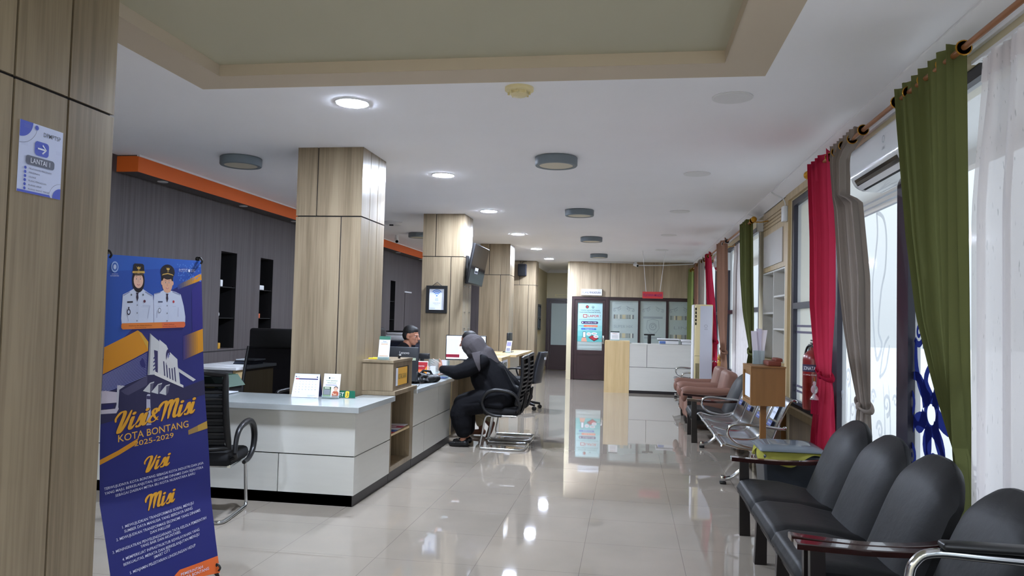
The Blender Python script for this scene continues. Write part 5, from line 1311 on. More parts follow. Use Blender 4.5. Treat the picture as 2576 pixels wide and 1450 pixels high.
q = M(); q.tube([(1.50, 1.94, .012), (1.50, 2.545, .012)], .0155, 'chrome'); q.tube([(1.0, 1.94, .41), (1.0, 2.545, .41)], .0155, 'chrome'); q.tube([(1.5, 1.94, .41), (1.5, 2.545, .41)], .0155, 'chrome'); q.tube([(1.5, 1.94, .012), (1.5, 1.94, .72)], .0155, 'chrome'); q.tube([(1.5, 2.545, .012), (1.5, 2.545, .72)], .0155, 'chrome'); q.build('cross_tube', t)

# bin with yellow bag and grey lid
t = thing('waste_bin', 'dark grey waste bin with grey translucent lid beside the settee', 'bin', (1.16, 5.93, 0))
q = M(); q.add(*taper((1.19, 5.93, .005), (.34, .34), (1.19, 5.93, .50), (.42, .42)), cm((40, 44, 50), .35)); q.build('body', t, bevel=.02)

MT['grey_lid'] = clear('grey_translucent_lid', (140, 150, 158), .45, .08)
def lidf(u, v): return Vector((.955 + .47 * u, 5.69 + .48 * v, .525 + .035 * (1 - abs(u * 2 - 1) ** 6) * (1 - abs(v * 2 - 1) ** 6)))
q = M(); q.sheet(lidf, 24, 24, 'grey_lid'); q.build('lid', t, solid=.004, ang=60)
q = M(); rr = random.Random(3); cx, cy = 1.19, 5.93
def skirt(u, v):
    a = 2 * pi * u; c_, s_ = cos(a), sin(a); k = 1 / max(abs(c_), abs(s_))
    r = .218 + .020 * v + .008 * sin(9 * a) * v
    dz = .062 * v * (1 + .7 * sin(3 * a + 1) + .25 * sin(7 * a))
    return Vector((cx + c_ * min(k, 1.25) * r, cy + s_ * min(k, 1.25) * r, .522 - dz))
q.sheet(skirt, 72, 6, 'yellow_bag'); q.build('yellow_liner_bag', t, solid=.001, ang=60)

# wooden box on a post
t = thing('suggestion_stand', 'brown wooden suggestion box on a post beside the steel bench', 'box', (1.10, 6.42, 0))
q = M(); q.box(.975, 1.222, 6.2, 6.62, .795, 1.095, 'brown_wood'); q.build('box', t, smooth=False)
q = M(); q.box(.960, .9745, 6.2, 6.62, .80, .83, 'brown_wood'); q.box(.960, .9745, 6.2, 6.62, 1.06, 1.095, 'brown_wood'); q.box(.960, .9745, 6.2, 6.235, .8301, 1.0599, 'brown_wood'); q.box(.960, .9745, 6.585, 6.62, .83, 1.06, 'brown_wood'); q.build('window_frame', t, smooth=False)
q = M(); q.box(.968, .972, 6.28, 6.54, .85, 1.03, 'paper'); q.build('paper_notice', t, smooth=False)
q = M(); q.box(.96, 1.225, 6.19, 6.63, 1.096, 1.106, 'brown_wood'); q.build('top', t, smooth=False)
q = M(); q.box(1.07, 1.115, 6.40, 6.445, .03, .795, 'brown_wood'); q.build('post', t, smooth=False)
q = M(); q.box(.96, 1.22, 6.28, 6.56, 0, .03, 'brown_wood'); q.build('foot', t, smooth=False)
q = M(); q.rbox(1.10, 1.20, 6.25, 6.50, 1.107, 1.145, cm((110, 52, 34)), r=.008); q.rbox(1.16, 1.215, 6.27, 6.45, 1.14, 1.17, cm((110, 52, 34)), r=.01); tag(q.build('leather_tray'), 'reddish-brown tray on top of the wooden suggestion box', 'tray')
t = thing('brochure_holder', 'clear holder full of white brochures on the wooden suggestion box', 'brochure holder', (1.07, 6.45, 1.106))
q = M(); q.box(1.02, 1.11, 6.47, 6.473, 1.108, 1.22, 'acrylic'); q.box(1.02, 1.11, 6.52, 6.523, 1.108, 1.27, 'acrylic'); q.box(1.02, 1.023, 6.473, 6.52, 1.108, 1.22, 'acrylic'); q.build('holder', t, smooth=False)
q = M()
for i, (dx, lean, hh) in enumerate(((0, -.08, .27), (.012, .02, .29), (.03, .10, .28), (.045, .03, .26))):
    q.prism([(-.022, 0), (.022, 0), (.026 + lean * .2, hh), (-.018 + lean * .2, hh)], (1.045 + dx, 6.48 + .009 * i, 1.11), (1, 0, 0), (lean * .5, 0, 1), (0, .003, 0), cm([(214, 214, 226), (196, 196, 214), (226, 226, 232), (188, 180, 200)][i]))
q.build('brochures', t, smooth=False)

# wall cabinet built into the pier
t = thing('wall_cabinet', 'tall cream cabinet with open white shelves on the pier between the windows', 'cabinet', (1.58, 8.82, 0))
cx0, cx1 = 1.60, XW - .001; ya, yb = 8.16, 9.49; cb = XW + .195
q = M(); q.box(cx0, cx1, ya, yb, 2.055, 2.78, 'cream_wood'); q.build('upper_box', t, smooth=False)
q = M(); q.box(cx0 - .012, cx0 - .0005, ya + .14, yb - .08, 2.11, 2.48, mat('pale_grey_panel', (186, 182, 176), .4)); q.build('upper_door', t, smooth=False)
for zz in (2.56, 2.60, 2.64, 2.68):
    q = M(); q.box(cx0 - .004, cx0 - .0005, ya, yb, zz, zz + .008, cm((140, 120, 86))); q.build('groove', t, smooth=False)
wl = 'shelf_white'; MT[wl] = mat('shelf_white_laminate', (202, 200, 194), .4)
q = M(); q.box(cb - .012, cb, ya, yb, 1.045, 2.045, wl); q.build('back_panel', t, smooth=False)
for (p0, p1) in ((ya, ya + .045), (yb - .04, yb), (8.80, 8.82)):
    q = M(); q.box(cx0 - .002, cb - .013, p0, p1, 1.045, 2.03, wl); q.build('upright', t, smooth=False)
for (p0, p1, zz) in ((ya + .046, 8.799, 1.74), (ya + .046, 8.799, 1.38), (8.821, yb - .041, 1.56)):
    q = M(); q.box(cx0, cb - .014, p0, p1, zz, zz + .02, wl); q.build('shelf', t, smooth=False)
q = M(); q.box(cx0, cb - .013, ya, yb, 2.031, 2.048, wl); q.build('shelf', t, smooth=False)
q = M(); q.box(cx0 - .05, cx1, ya, yb, .98, 1.04, 'cream_wood'); q.build('ledge', t, smooth=False)
q = M(); q.box(cx0 - .03, cx1, ya, yb, .0, .98, 'brown_wood'); q.build('base_box', t, smooth=False)

# fire extinguisher
t = thing('fire_extinguisher', 'red fire extinguisher hanging beside the crimson curtain', 'fire extinguisher', (1.53, 6.62, .66))
c = (1.53, 6.62, 0)
q = M(); q.lathe([(.07, .665), (.085, .675), (.088, .70), (.088, 1.08), (.082, 1.12), (.055, 1.15), (.028, 1.165), (.026, 1.185), (.001, 1.187)], c, 'red', n=32); q.build('cylinder', t)
q = M(); q.cyl((1.53, 6.62, 1.185), (1.53, 6.62, 1.215), .02, 'black'); q.rbox(1.515, 1.545, 6.56, 6.70, 1.213, 1.226, 'black', r=.004); q.rbox(1.515, 1.545, 6.54, 6.68, 1.236, 1.248, 'black', r=.004); q.cyl((1.53, 6.61, 1.20), (1.53, 6.57, 1.20), .016, 'chrome'); q.build('valve', t)
q = M(); q.tube(spline([(1.53, 6.66, 1.20), (1.50, 6.73, 1.18), (1.48, 6.74, 1.05), (1.48, 6.73, .88)]), .009, 'black'); q.build('hose', t)
def cylfn(x, y, r=.0888, a0=radians(-128)):
    a = a0 + x / r; return Vector((1.53 + r * cos(a), 6.62 + r * sin(a), y))
q = M()
for k in range(16): q.add([cylfn(-.10 + .0125 * k, .985, .0886), cylfn(-.10 + .0125 * (k + 1), .985, .0886), cylfn(-.10 + .0125 * (k + 1), 1.045, .0886), cylfn(-.10 + .0125 * k, 1.045, .0886)], [(0, 1, 2, 3)], cm((46, 30, 60)))
q.text('SONATA', lambda x, y: cylfn(x, y, .0892), .030, cm((220, 220, 226)), y=1.0, width=.11, bold=.012); q.text('DRY CHEMICAL POWDER', lambda x, y: cylfn(x, y, .0890), .010, cm((226, 216, 210)), y=.955, width=.12)
for i in range(9): q.text('--------------------', lambda x, y: cylfn(x, y, .0890), .006, cm((200, 120, 80)), x=-.02, y=.93 - .012 * i, width=.08)
q.build('lettering', t, smooth=False)
q = M(); q.box(1.60, XW - .001, 7.14, 6.66, 1.0, 1.2, 'black'); q.build('wall_hook', t, smooth=False)

t.location.z += .07
# standing air conditioner
t = thing('standing_air_conditioner', 'tall cream and white floor-standing air conditioner', 'air conditioner', (1.2, 12.85, 0))
fy = 12.70; ax = 1.043
q = M(); q.rbox(ax + .027, 1.36, fy, fy + .32, 0, 1.745, 'cream_plastic', r=.02, seg=3); q.build('side_body', t)
q = M(); q.rbox(ax, ax + .028, fy + .01, fy + .31, .02, 1.74, 'white', r=.008); q.build('front_panel', t)
q = M(); q.box(ax + .114, 1.352, fy - .003, fy + .001, .03, 1.72, mat('pale_blue_white_panel', (206, 210, 222), .35)); q.build('white_panel', t, smooth=False)
q = M(); q.box(ax + .03, ax + .113, fy - .0015, fy, .90, .904, 'seam'); q.build('seam', t, smooth=False)
for k in range(5):
    q = M(); q.box(ax + .034, ax + .056, fy - .004, fy, 1.645 - .06 * k, 1.69 - .06 * k, 'lens'); q.build('air_outlet', t, smooth=False)
for k in range(4):
    q = M(); q.box(ax + .050 + .016 * k, ax + .057 + .016 * k, fy - .004, fy, .42, .78, 'lens'); q.build('intake_slot', t, smooth=False)
q = M(); q.text('GREE', plane_fn((1.25, fy - .005, 1.33), X3, Z3), .022, cm((160, 164, 176)), width=.055); q.build('lettering', t, smooth=False)
q = M(); q.disc((1.25, fy - .005, 1.39), X3, Z3, 0, 0, .026, cm((160, 164, 176)), hole=.75); q.build('badge', t, smooth=False)

# wall air conditioners
def wall_ac(label, ya, yb, z0, z1, x0=1.42, badge=True):
    t = thing('air_conditioner', label, 'air conditioner', ((x0 + XW) / 2, (ya + yb) / 2, z0), 'wall air conditioners')
    prof = [(XW, z1), (x0 + .05, z1), (x0 + .005, z1 - .03), (x0, z0 + .12), (x0 + .03, z0 + .04), (x0 + .08, z0 + .01), (XW, z0)]
    P = [Vector((x, 0, z)) for x, z in prof[:1]] + spline([(x, 0, z) for x, z in prof[1:6]], 4) + [Vector((XW, 0, z0))]
    q = M(); q.prism([(p.x - .0, p.z) for p in P], (-.001, ya, 0), X3, Z3, (0, yb - ya, 0), mat('glossy_white_shell', (216, 222, 226), .12, coat=.5)); q.build('shell', t, ang=50)
    lo_ = [p for p in P[1:-1] if p.z < z0 + .085 and p.x < x0 + .085]
    off = Vector((-.0035, 0, -.003)); y_a, y_b = ya + .06, yb - .06
    q = M(); n = len(lo_); q.add([Vector((p.x, y_a, p.z)) + off for p in lo_] + [Vector((p.x, y_b, p.z)) + off for p in lo_], [(k, k + 1, n + k + 1, n + k) for k in range(n - 1)], 'lens'); q.build('outlet', t, smooth=False)
    q = M(); c = lo_[n // 2] + off * 3; q.add([(c.x - .004, y_a, c.z + .012), (c.x - .004, y_b, c.z + .012), (c.x + .018, y_b, c.z - .014), (c.x + .018, y_a, c.z - .014)], [(0, 1, 2, 3)], 'white'); q.build('louvre', t, smooth=False, solid=.003)
    if badge:
        q = M(); yy = ya + .24; q.disc((x0 - .004, yy, z0 + .20), (0, -1, 0), Z3, 0, 0, .022, cm((150, 158, 164)), hole=.7); q.build('badge', t, smooth=False); q = M(); q.text('GREE', plane_fn((x0 - .004, yy, z0 + .14), (0, -1, 0), Z3), .018, cm((150, 158, 164)), width=.055); q.build('lettering', t, smooth=False)
    return t
wall_ac('white wall air conditioner between the olive and taupe curtains', 4.30, 5.20, 2.31, 2.60)
wall_ac('white wall air conditioner between the crimson and brown curtains at the far windows', 12.66, 13.25, 2.31, 2.60, badge=False)
# emergency light
t = thing('emergency_light', 'small white box light high on the cream pier', 'light', (1.58, 7.75, 2.6))
q = M(); q.rbox(1.54, XW - .031, 8.02, 8.12, 2.50, 2.66, 'white', r=.01); q.build('body', t)
q = M(); q.tube(spline([(1.575, 8.07, 2.66), (1.565, 8.13, 2.74), (1.5, 8.28, 2.82), (1.49, 8.38, 2.855)]), .006, 'white'); q.build('cable', t)
q = M(); q.rbox(1.54, XW - .001, 9.60, 9.66, 2.58, 2.72, 'white', r=.01); q.tube(spline([(1.57, 9.62, 2.70), (1.55, 9.7, 2.76), (1.48, 9.9, 2.84)]), .006, 'white'); tag(q.build('wall_box'), 'small white box on the wall just past the tall cabinet', 'box')
# ------------------------------------------------------------------ curtains
XR, ZR = 1.42, 2.66
def interp(T, z):
    T = sorted(T)
    if z <= T[0][0]: return T[0][1]
    for (a, p), (b, q_) in zip(T, T[1:]):
        if z <= b: return p + (q_ - p) * (z - a) / (b - a)
    return T[-1][1]
def curtain(name, label, mt, far, near, folds, zb=.03, amp=.042, tie=None, tassel=None, xs=None, rings=None, ring_m='gold', zt=ZR + .055, group='window curtains', broad=0.0):
    """cloth between the edge curves far(z) and near(z) (lists of (z, y)); pleats run along the rod"""
    t = thing(name, label, 'curtain', (XR, (far[0][1] + near[0][1]) / 2, ZR), group)
    xs = xs or [(0, 1.52), (.85, 1.52), (1.15, XR), (3, XR)]
    nu = folds * 12; nv = 56
    def fn(u, v):
        z = zt + (zb - zt) * v
        x0 = interp(xs, z); k = x0 / XR
        ya = interp(far, z) * k; yb = interp(near, z) * k
        g = 1.0
        if tie: g = .28 + .72 * min(1, abs(z - tie) / .5)
        ph = 2 * pi * folds * u
        w = sin(ph + .5 * sin(3 * v + 5 * u)) + .25 * sin(2.3 * ph + 1.3)
        a = amp * g * (1 - .25 * broad * sin(pi * u))
        uf = .86
        if u > uf:                               # the last fold lies flat, facing down the room
            f = (u - uf) / (1 - uf); f2 = f * f * (3 - 2 * f)
            wl = sin(2 * pi * folds * uf + .5 * sin(3 * v + 5 * uf)) + .25 * sin(2.3 * 2 * pi * folds * uf + 1.3)
            e = .055 * g * (1 if wl < 0 else -1); e = e if e > 0 else e * .8
            return Vector((x0 + a * wl * .8 * (1 - f2) + f2 * e, (yb + (.004 + .012 * sin(pi * f)) * (1 if ya > yb else -1)) * (1 + max(e, a * wl * .8 * (1 - f2)) / x0 * .98), z))
        yb *= 1 + .05 * g / x0
        y = ya + (yb - ya) * (u / uf + .012 * sin(2 * ph))
        return Vector((x0 + a * w * .8 - .02 * sin(pi * u) * (1 - g), y, z))
    q = M(); q.sheet(fn, nu, nv, mt); cl = q.build('cloth', t, ang=80)
    for y in (rings or []):
        q = M(); q.lathe([(.029, -.003), (.032, -.005), (.035, 0), (.032, .005), (.029, .003), (.027, 0), (.029, -.003)], (XR, y, ZR), ring_m, n=20, axis='y'); q.build('eyelet', t)
    if tie:
        k = interp(xs, tie); ya = interp(far, tie) * k / XR; yb = interp(near, tie) * k / XR; yc = (ya + yb) / 2; hw = abs(ya - yb) / 2 + .004
        q = M(); P = [(k + .030 * cos(a), yc + hw * sin(a), tie + .035 * sin(a + .6)) for a in [2 * pi * i / 20 for i in range(20)]]
        q.tube(P, .009, mt, closed=True, n=8, flat=2.4); q.ell((k - .035, yc, tie - .01), (.018, .022, .030), mt); q.build('tie_back', t)
        if tassel:
            q = M(); c = (k - .065, yc + .03, 0); z = tie - .06
            mm = 'crystal' if tassel == 'crystal' else 'gold_thread'
            q.tube([(c[0], c[1], z + .03), (c[0], c[1], z)], .003, 'gold'); q.ell((c[0], c[1], z - .015), (.013, .013, .018), mm); q.ell((c[0], c[1], z - .06), (.026, .026, .034), mm); q.lathe([(.008, 0), (.028, -.03), (.032, -.045), (.001, -.046)], (c[0], c[1], z - .09), mm, n=20)
            q.build('tassel_beads', t)
            q = M()
            for i in range(16):
                a = 2 * pi * i / 16; q.tube([(c[0] + .018 * cos(a), c[1] + .018 * sin(a), z - .13), (c[0] + .022 * cos(a), c[1] + .022 * sin(a), z - .24)], .005, mt if tassel == 'crystal' else 'gold_thread', n=5)
            q.build('tassel_fringe', t)
    return t
MT['crystal'] = mat('clear_crystal_bead', (235, 238, 245), .05, trans=.8)
MT['gold_thread'] = mat('gold_thread', (196, 150, 70), .6)
low = [(0, 1.54), (.85, 1.54), (1.25, XR), (3, XR)]
curtain('velvet_curtain', 'olive green curtain nearest to the viewer, next to the white sheer', 'green_v',
        [(2.8, 4.37), (2.56, 4.32), (1.9, 4.15), (1.49, 3.99), (1.12, 3.72), (.84, 3.50), (.3, 3.42)], [(2.8, 3.47), (2.3, 3.46), (1.5, 3.44), (.85, 3.42), (.3, 3.30)], 8, xs=low, amp=.036, rings=(3.50, 3.72, 3.95, 4.15, 4.33))
curtain('velvet_curtain', 'taupe grey curtain tied back above the settee', 'grey_v',
        [(2.8, 5.70), (2.33, 5.54), (1.76, 5.41), (1.24, 5.17), (.93, 5.0), (.6, 5.05), (0, 5.1)], [(2.8, 4.86), (2.64, 4.90), (2.61, 5.20), (2.33, 5.20), (2.25, 4.93), (1.73, 4.77), (1.25, 4.76), (.92, 4.75), (.6, 4.70), (0, 4.68)], 9, amp=.030, tie=.93, xs=low, rings=(4.93, 5.16, 5.36, 5.55))
curtain('velvet_curtain', 'crimson curtain tied with a crystal tassel beside the fire extinguisher', 'red_v',
        [(2.8, 6.32), (2.12, 6.20), (1.62, 6.18), (1.25, 6.11), (1.07, 6.0), (.9, 6.04), (.5, 6.15), (0, 6.2)], [(2.8, 5.66), (2.05, 5.54), (1.6, 5.53), (1.27, 5.60), (1.09, 5.62), (.94, 5.56), (.57, 5.50), (0, 5.46)], 5, amp=.045, tie=1.08, tassel='crystal', rings=(5.72, 5.92, 6.12, 6.28))
curtain('velvet_curtain', 'olive green curtain just beyond the tall cream cabinet', 'green_v',
        [(2.8, 10.05), (2.02, 9.92), (1.52, 9.61), (1.15, 9.27), (.97, 9.38), (0, 9.6)], [(2.8, 9.16), (1.96, 9.06), (1.51, 8.99), (1.17, 8.97), (1.01, 9.0), (0, 9.0)], 8, amp=.038, tie=1.12, rings=(9.2, 9.5, 9.75, 9.98))
curtain('velvet_curtain', 'tan brown curtain with a gold tassel beside the white sheer', 'brown_v',
        [(2.8, 12.58), (1.85, 12.41), (1.22, 12.13), (1.02, 12.06), (.79, 12.13), (0, 12.3)], [(2.8, 11.45), (1.8, 11.30), (1.24, 11.40), (1.03, 11.45), (.79, 11.3), (0, 11.2)], 5, amp=.05, tie=1.02, tassel='gold', rings=(11.5, 11.9, 12.3), ring_m='white')
curtain('velvet_curtain', 'crimson curtain at the far windows beside the wall air conditioner', 'red_v',
        [(2.8, 14.46), (1.82, 13.99), (1.15, 13.2), (.6, 13.3), (0, 13.4)], [(2.8, 13.75), (2.2, 13.35), (1.8, 12.95), (1.15, 12.6), (.6, 12.5), (0, 12.4)], 6, amp=.045, tie=1.15, rings=(13.8, 14.1, 14.4))
curtain('velvet_curtain', 'taupe grey curtain farther along, above the standing air conditioner', 'grey_v', [(2.8, 15.73), (1.8, 15.5), (0, 15.5)], [(2.8, 14.85), (1.8, 14.88), (0, 14.9)], 6, amp=.05, rings=(14.95, 15.3, 15.6))
curtain('velvet_curtain', 'farthest tan brown curtain above the standing air conditioner', 'brown_v', [(2.8, 16.6), (0, 16.4)], [(2.8, 15.85), (0, 15.8)], 5, amp=.05, rings=(15.95, 16.3))
curtain('velvet_curtain', 'light green curtain in the far corner next to the wood wall', 'lgreen_v', [(2.8, 18.2), (0, 18.15)], [(2.8, 17.3), (0, 17.3)], 5, amp=.07, rings=(17.4, 17.7, 18.0), xs=[(0, 1.44), (3, 1.44)])
def sheer(label, ya, yb, zt, x, folds, bulge=0.0):
    t = thing('sheer_curtain', label, 'curtain', (x, (ya + yb) / 2, zt), 'white sheers')
    def fn(u, v):
        ph = 2 * pi * folds * u; a = .030 * (.35 + .65 * min(1, v * 6))
        yf = yb + bulge * min(1, v * 4) * (1 - u) * .12
        return Vector((x + a * sin(ph + sin(4 * u)) + .012 * sin(2.7 * ph) , yf + (ya - yf) * u, zt + (.03 - zt) * v))
    q = M(); q.sheet(fn, folds * 12, 30, 'sheer'); q.build('cloth', t, ang=80)
    q = M(); q.sheet(lambda u, v: fn(u, v * .04) + Vector((-.004, 0, .012)), folds * 12, 2, 'sheer'); q.build('header_tape', t, ang=80)
    return t
sheer('white slubbed sheer filling the right edge of the view', 1.75, 3.50, 2.60, 1.50, 9, 1)
sheer('white sheer behind the olive curtain at the far windows', 10.25, 11.85, 2.60, 1.575, 7)
sheer('white sheer at the farthest window', 16.8, 17.5, 2.60, 1.575, 4)
def rod(label, ya, yb, ball=None):
    t = thing('curtain_rod', label, 'curtain rod', (XR, (ya + yb) / 2, ZR))
    q = M(); q.cyl((XR, ya, ZR), (XR, yb, ZR), .0135, 'rod'); q.build('pole', t)
    if ball:
        q = M(); q.lathe([(.014, -.02), (.018, -.012), (.012, 0)], (XR, ball, ZR), 'gold', axis='y'); q.ell((XR, ball + (.02 if ball == yb else -.02), ZR), (.034, .03, .034), 'gold'); q.build('finial', t)
    n = max(2, int((yb - ya) / 2.2))
    for k in range(n):
        y = ya + .08 + (yb - ya - .16) * k / (n - 1) if k or ball != ya else ya + .08
        q = M(); q.tube([(XR, y, ZR - .018), (XR + .10, y, ZR - .02), (XW - .002, y, ZR + .0)], .006, 'gold', n=8); q.lathe([(.022, -.012), (.03, 0)], (XW - .001, y, ZR), 'gold', axis='x', n=16); q.build('bracket', t)
    return t
rod('copper brown curtain rod above the near windows, ending in a gold ball', -1.0, 6.38, 6.38)
rod('copper brown curtain rod above the far windows, ending in a gold ball', 9.10, 18.2, 9.10)
q = M(); q.box(1.49, 1.51, -1.0, 3.6, 2.615, 2.63, 'white'); 
for y in (0, 1.2, 2.4, 3.55): q.box(1.51, XW - .001, y, y + .02, 2.615, 2.63, 'white')
tag(q.build('curtain_track', smooth=False), 'slim white curtain track behind the near rod', 'curtain track')
# ------------------------------------------------------------------ people
def hand(q, w, d, nrm, thumb, m_, curl=.35, L=.085, spread=.10):
    """w wrist point, d hand direction, nrm palm normal, thumb = side unit vector"""
    w = Vector(w); d = Vector(d).normalized(); nrm = Vector(nrm); nrm = (nrm - d * nrm.dot(d)).normalized(); s = Vector(thumb); s = (s - d * s.dot(d) - nrm * s.dot(nrm)).normalized()
    c = w + d * L * .5
    for k in range(5):
        o_ = (k - 2) * .016; q.cap(w + s * o_ * .7, .014, w + d * L + s * o_ * 1.15, .0115, m_)
    for k, (o_, ln) in enumerate(((.034, .068), (.0115, .078), (-.0115, .072), (-.033, .056))):
        base = w + d * L * .95 + s * o_; dirn = (d + s * o_ * spread * 30 * .12).normalized(); p = base; a = 0
        for j, fr in enumerate((.45, .32, .23)):
            a += curl * (.6 + .3 * j); dd = (dirn * cos(a) + nrm * sin(a)).normalized(); p2 = p + dd * ln * fr
            q.cap(p, .0088 - .0008 * j, p2, .0082 - .0008 * j, m_, n=8); p = p2
    p = w + d * .02 + s * .028; p1 = p + (d * .6 + s * .75 + nrm * .15).normalized() * .042; p2 = p1 + (d * .95 + s * .3 + nrm * .2).normalized() * .034
    q.cap(p, .0135, p1, .0105, m_, n=8); q.cap(p1, .0105, p2, .0085, m_, n=8)
def head(q, c, yaw, m_, s=1.0, pitch=0.0):
    """head whose face looks along +x before rotation"""
    c = Vector(c); R = (Matrix.Rotation(yaw, 3, 'Z') @ Matrix.Rotation(pitch, 3, 'Y'))
    P = lambda x, y, z: c + R @ Vector((x * s, y * s, z * s))
    def E(x, y, z, a, b, d): q.ell(P(x, y, z), (a * s, b * s, d * s), m_, rot=R)
    E(-.012, 0, .035, .096, .076, .088); E(.022, 0, -.035, .066, .058, .078); E(.045, 0, -.085, .034, .034, .024)
    E(.070, 0, .018, .024, .052, .018); E(.052, .036, -.022, .03, .022, .026); E(.052, -.036, -.022, .03, .022, .026)
    q.cap(P(.086, 0, .008), .009 * s, P(.108, 0, -.026), .0135 * s, m_); q.cap(P(.098, .012, -.03), .009 * s, P(.098, -.012, -.03), .009 * s, m_)
    q.cap(P(.088, .018, -.055), .0075 * s, P(.088, -.018, -.055), .0075 * s, m_); q.cap(P(.085, .015, -.067), .008 * s, P(.085, -.015, -.067), .008 * s, m_)
    for y in (-1, 1):
        q.ell(P(-.012, y * .078, -.008), (.020 * s, .010 * s, .034 * s), m_, rot=R); q.ell(P(.004, y * .076, -.028), (.010 * s, .007 * s, .014 * s), m_, rot=R)
    return P, R
def eyes(t, P, R, s=1.0):
    for y, nm in ((-.031, 'eye'), (.031, 'eye')):
        q = M(); q.ell(P(.069, y, .004), (.010 * s, .012 * s, .006 * s), cm((225, 222, 218), .3)); q.ell(P(.0775, y, .004), (.0035 * s, .006 * s, .006 * s), cm((26, 18, 16), .2)); q.build(nm, t)
        q = M(); q.cap(P(.088, y - .014, .024), .0035 * s, P(.084, y + .016, .023), .003 * s, 'hair'); q.build('eyebrow', t)

# --- woman in the grey hijab, leaning on the desk
yw = 8.36
t = thing('person', 'person in a long black tunic and grey hijab leaning on the desk, one hand raised', 'person', (-1.45, yw, 0))
q = M(); sk = 'skin'
P_, R_ = head(q, (-1.735, yw + .04, 1.115), pi - .25, sk, 1.0, .30)
q.chain([(-1.70, yw + .03, 1.05, .05), (-1.62, yw, .98, .055)], sk)
q.chain([(-1.61, yw, .95, .11), (-1.48, yw, .80, .125), (-1.36, yw, .60, .14)], sk)
q.chain([(-1.60, yw - .16, .955, .055), (-1.84, yw - .20, .83, .042), (-2.05, yw - .12, .855, .027)], sk)
q.chain([(-1.62, yw + .17, .95, .055), (-1.86, yw + .20, .82, .042), (-2.08, yw + .16, .785, .027)], sk)
hand(q, (-2.055, yw - .12, .858), (-.85, .05, .52), (-.3, .9, .1), (-.1, -.3, .9), sk, curl=.22)
hand(q, (-2.085, yw + .16, .775), (-1, .1, -.08), (0, 0, -1), (0, -1, 0), sk, curl=.2)
for dy in (-.10, .10):
    q.chain([(-1.36, yw + dy, .54, .085), (-1.79, yw + dy, .455, .062), (-1.80, yw + dy, .30, .05), (-1.79, yw + dy * 1.0, .09, .034)], sk)
    q.chain([(-1.78, yw + dy, .05, .034), (-1.85, yw + dy, .042, .030), (-1.915, yw + dy, .028, .022)], sk)
q.build('body', t, remesh=.0055, smoothit=2)
eyes(t, P_, R_)
q = M(); m_ = 'shirt_black'
q.ell((-1.38, yw, .58), (.20, .20, .16), m_); q.chain([(-1.46, yw, .60, .19), (-1.58, yw, .76, .165), (-1.66, yw, .90, .125)], m_);  q.chain([(-1.36, yw - .06, .60, .15), (-1.47, yw - .04, .80, .145), (-1.59, yw - .05, .93, .115)], m_); q.chain([(-1.36, yw + .06, .60, .15), (-1.47, yw + .04, .80, .145), (-1.60, yw + .06, .93, .115)], m_)
q.chain([(-1.59, yw - .15, .945, .088), (-1.74, yw - .20, .865, .088), (-1.86, yw - .205, .825, .082), (-2.035, yw - .13, .850, .046)], m_)
q.chain([(-1.61, yw + .16, .94, .080), (-1.76, yw + .21, .86, .075), (-1.88, yw + .205, .82, .068), (-2.05, yw + .17, .795, .044)], m_)
q.chain([(-1.36, yw - .10, .54, .13), (-1.60, yw - .10, .53, .12), (-1.80, yw - .10, .475, .11)], m_); q.chain([(-1.36, yw + .10, .54, .13), (-1.60, yw + .10, .53, .12), (-1.80, yw + .10, .475, .11)], m_)
q.chain([(-1.34, yw - .17, .56, .07), (-1.55, yw - .19, .50, .05), (-1.36, yw - .20, .48, .045)], m_)
q.build('tunic', t, remesh=.010, smoothit=4)
q = M()
for dy in (-.10, .10):
    q.chain([(-1.42, yw + dy, .52, .12), (-1.79, yw + dy, .455, .118), (-1.825, yw + dy, .36, .122), (-1.805, yw + dy, .26, .112), (-1.79, yw + dy, .185, .092)], m_)
q.build('trousers', t, remesh=.010, smoothit=3)
q = M(); m_ = 'hijab'
q.ell((-1.725, yw + .03, 1.12), (.145, .118, .130), m_, rot=Matrix.Rotation(.35, 3, 'Y')); q.ell((-1.70, yw + .02, 1.06), (.115, .115, .11), m_)
q.chain([(-1.70, yw, 1.12, .11), (-1.63, yw, 1.03, .115), (-1.58, yw, .96, .135)], m_)
q.chain([(-1.60, yw - .09, .985, .075), (-1.63, yw - .16, .955, .055)], m_); q.chain([(-1.60, yw + .09, .985, .075), (-1.62, yw + .16, .95, .055)], m_)
q.chain([(-1.56, yw - .02, 1.03, .09), (-1.48, yw - .03, .93, .07), (-1.42, yw - .04, .84, .04), (-1.395, yw - .06, .78, .015)], m_)
q.build('hijab', t, remesh=.008, smoothit=4)
q = M()
q.sheet(lambda u, v: Vector((-1.70 + .10 * u * (1 - v * .85) + .10 * v, yw - .205 - .03 * sin(pi * v) - .035 * v, 1.045 - .20 * v + .02 * u)), 10, 14, m_)
q.build('hijab_corner', t, solid=.005, ang=80)
for dy in (-.10, .10):
    q = M(); q.chain([(-1.765, yw + dy, .045, .040), (-1.85, yw + dy, .036, .037), (-1.925, yw + dy, .027, .027)], 'black')
    s_ = q.build('shoe', t, remesh=.006, smoothit=2)
    q = M()
    for i in range(22):
        rr_ = random.Random(i * 7 + int(dy * 100)); x = -1.92 + .16 * rr_.random(); a = -1.2 + 1.5 * rr_.random(); rad = .034; q.ell((x, yw + dy + rad * cos(a + pi) * 1.05 * (1 if i % 4 else -1), .040 + rad * .5 * rr_.random()), (.0028, .0028, .0028), 'chrome', n=6, k=4)
    q.build('studs', s_)

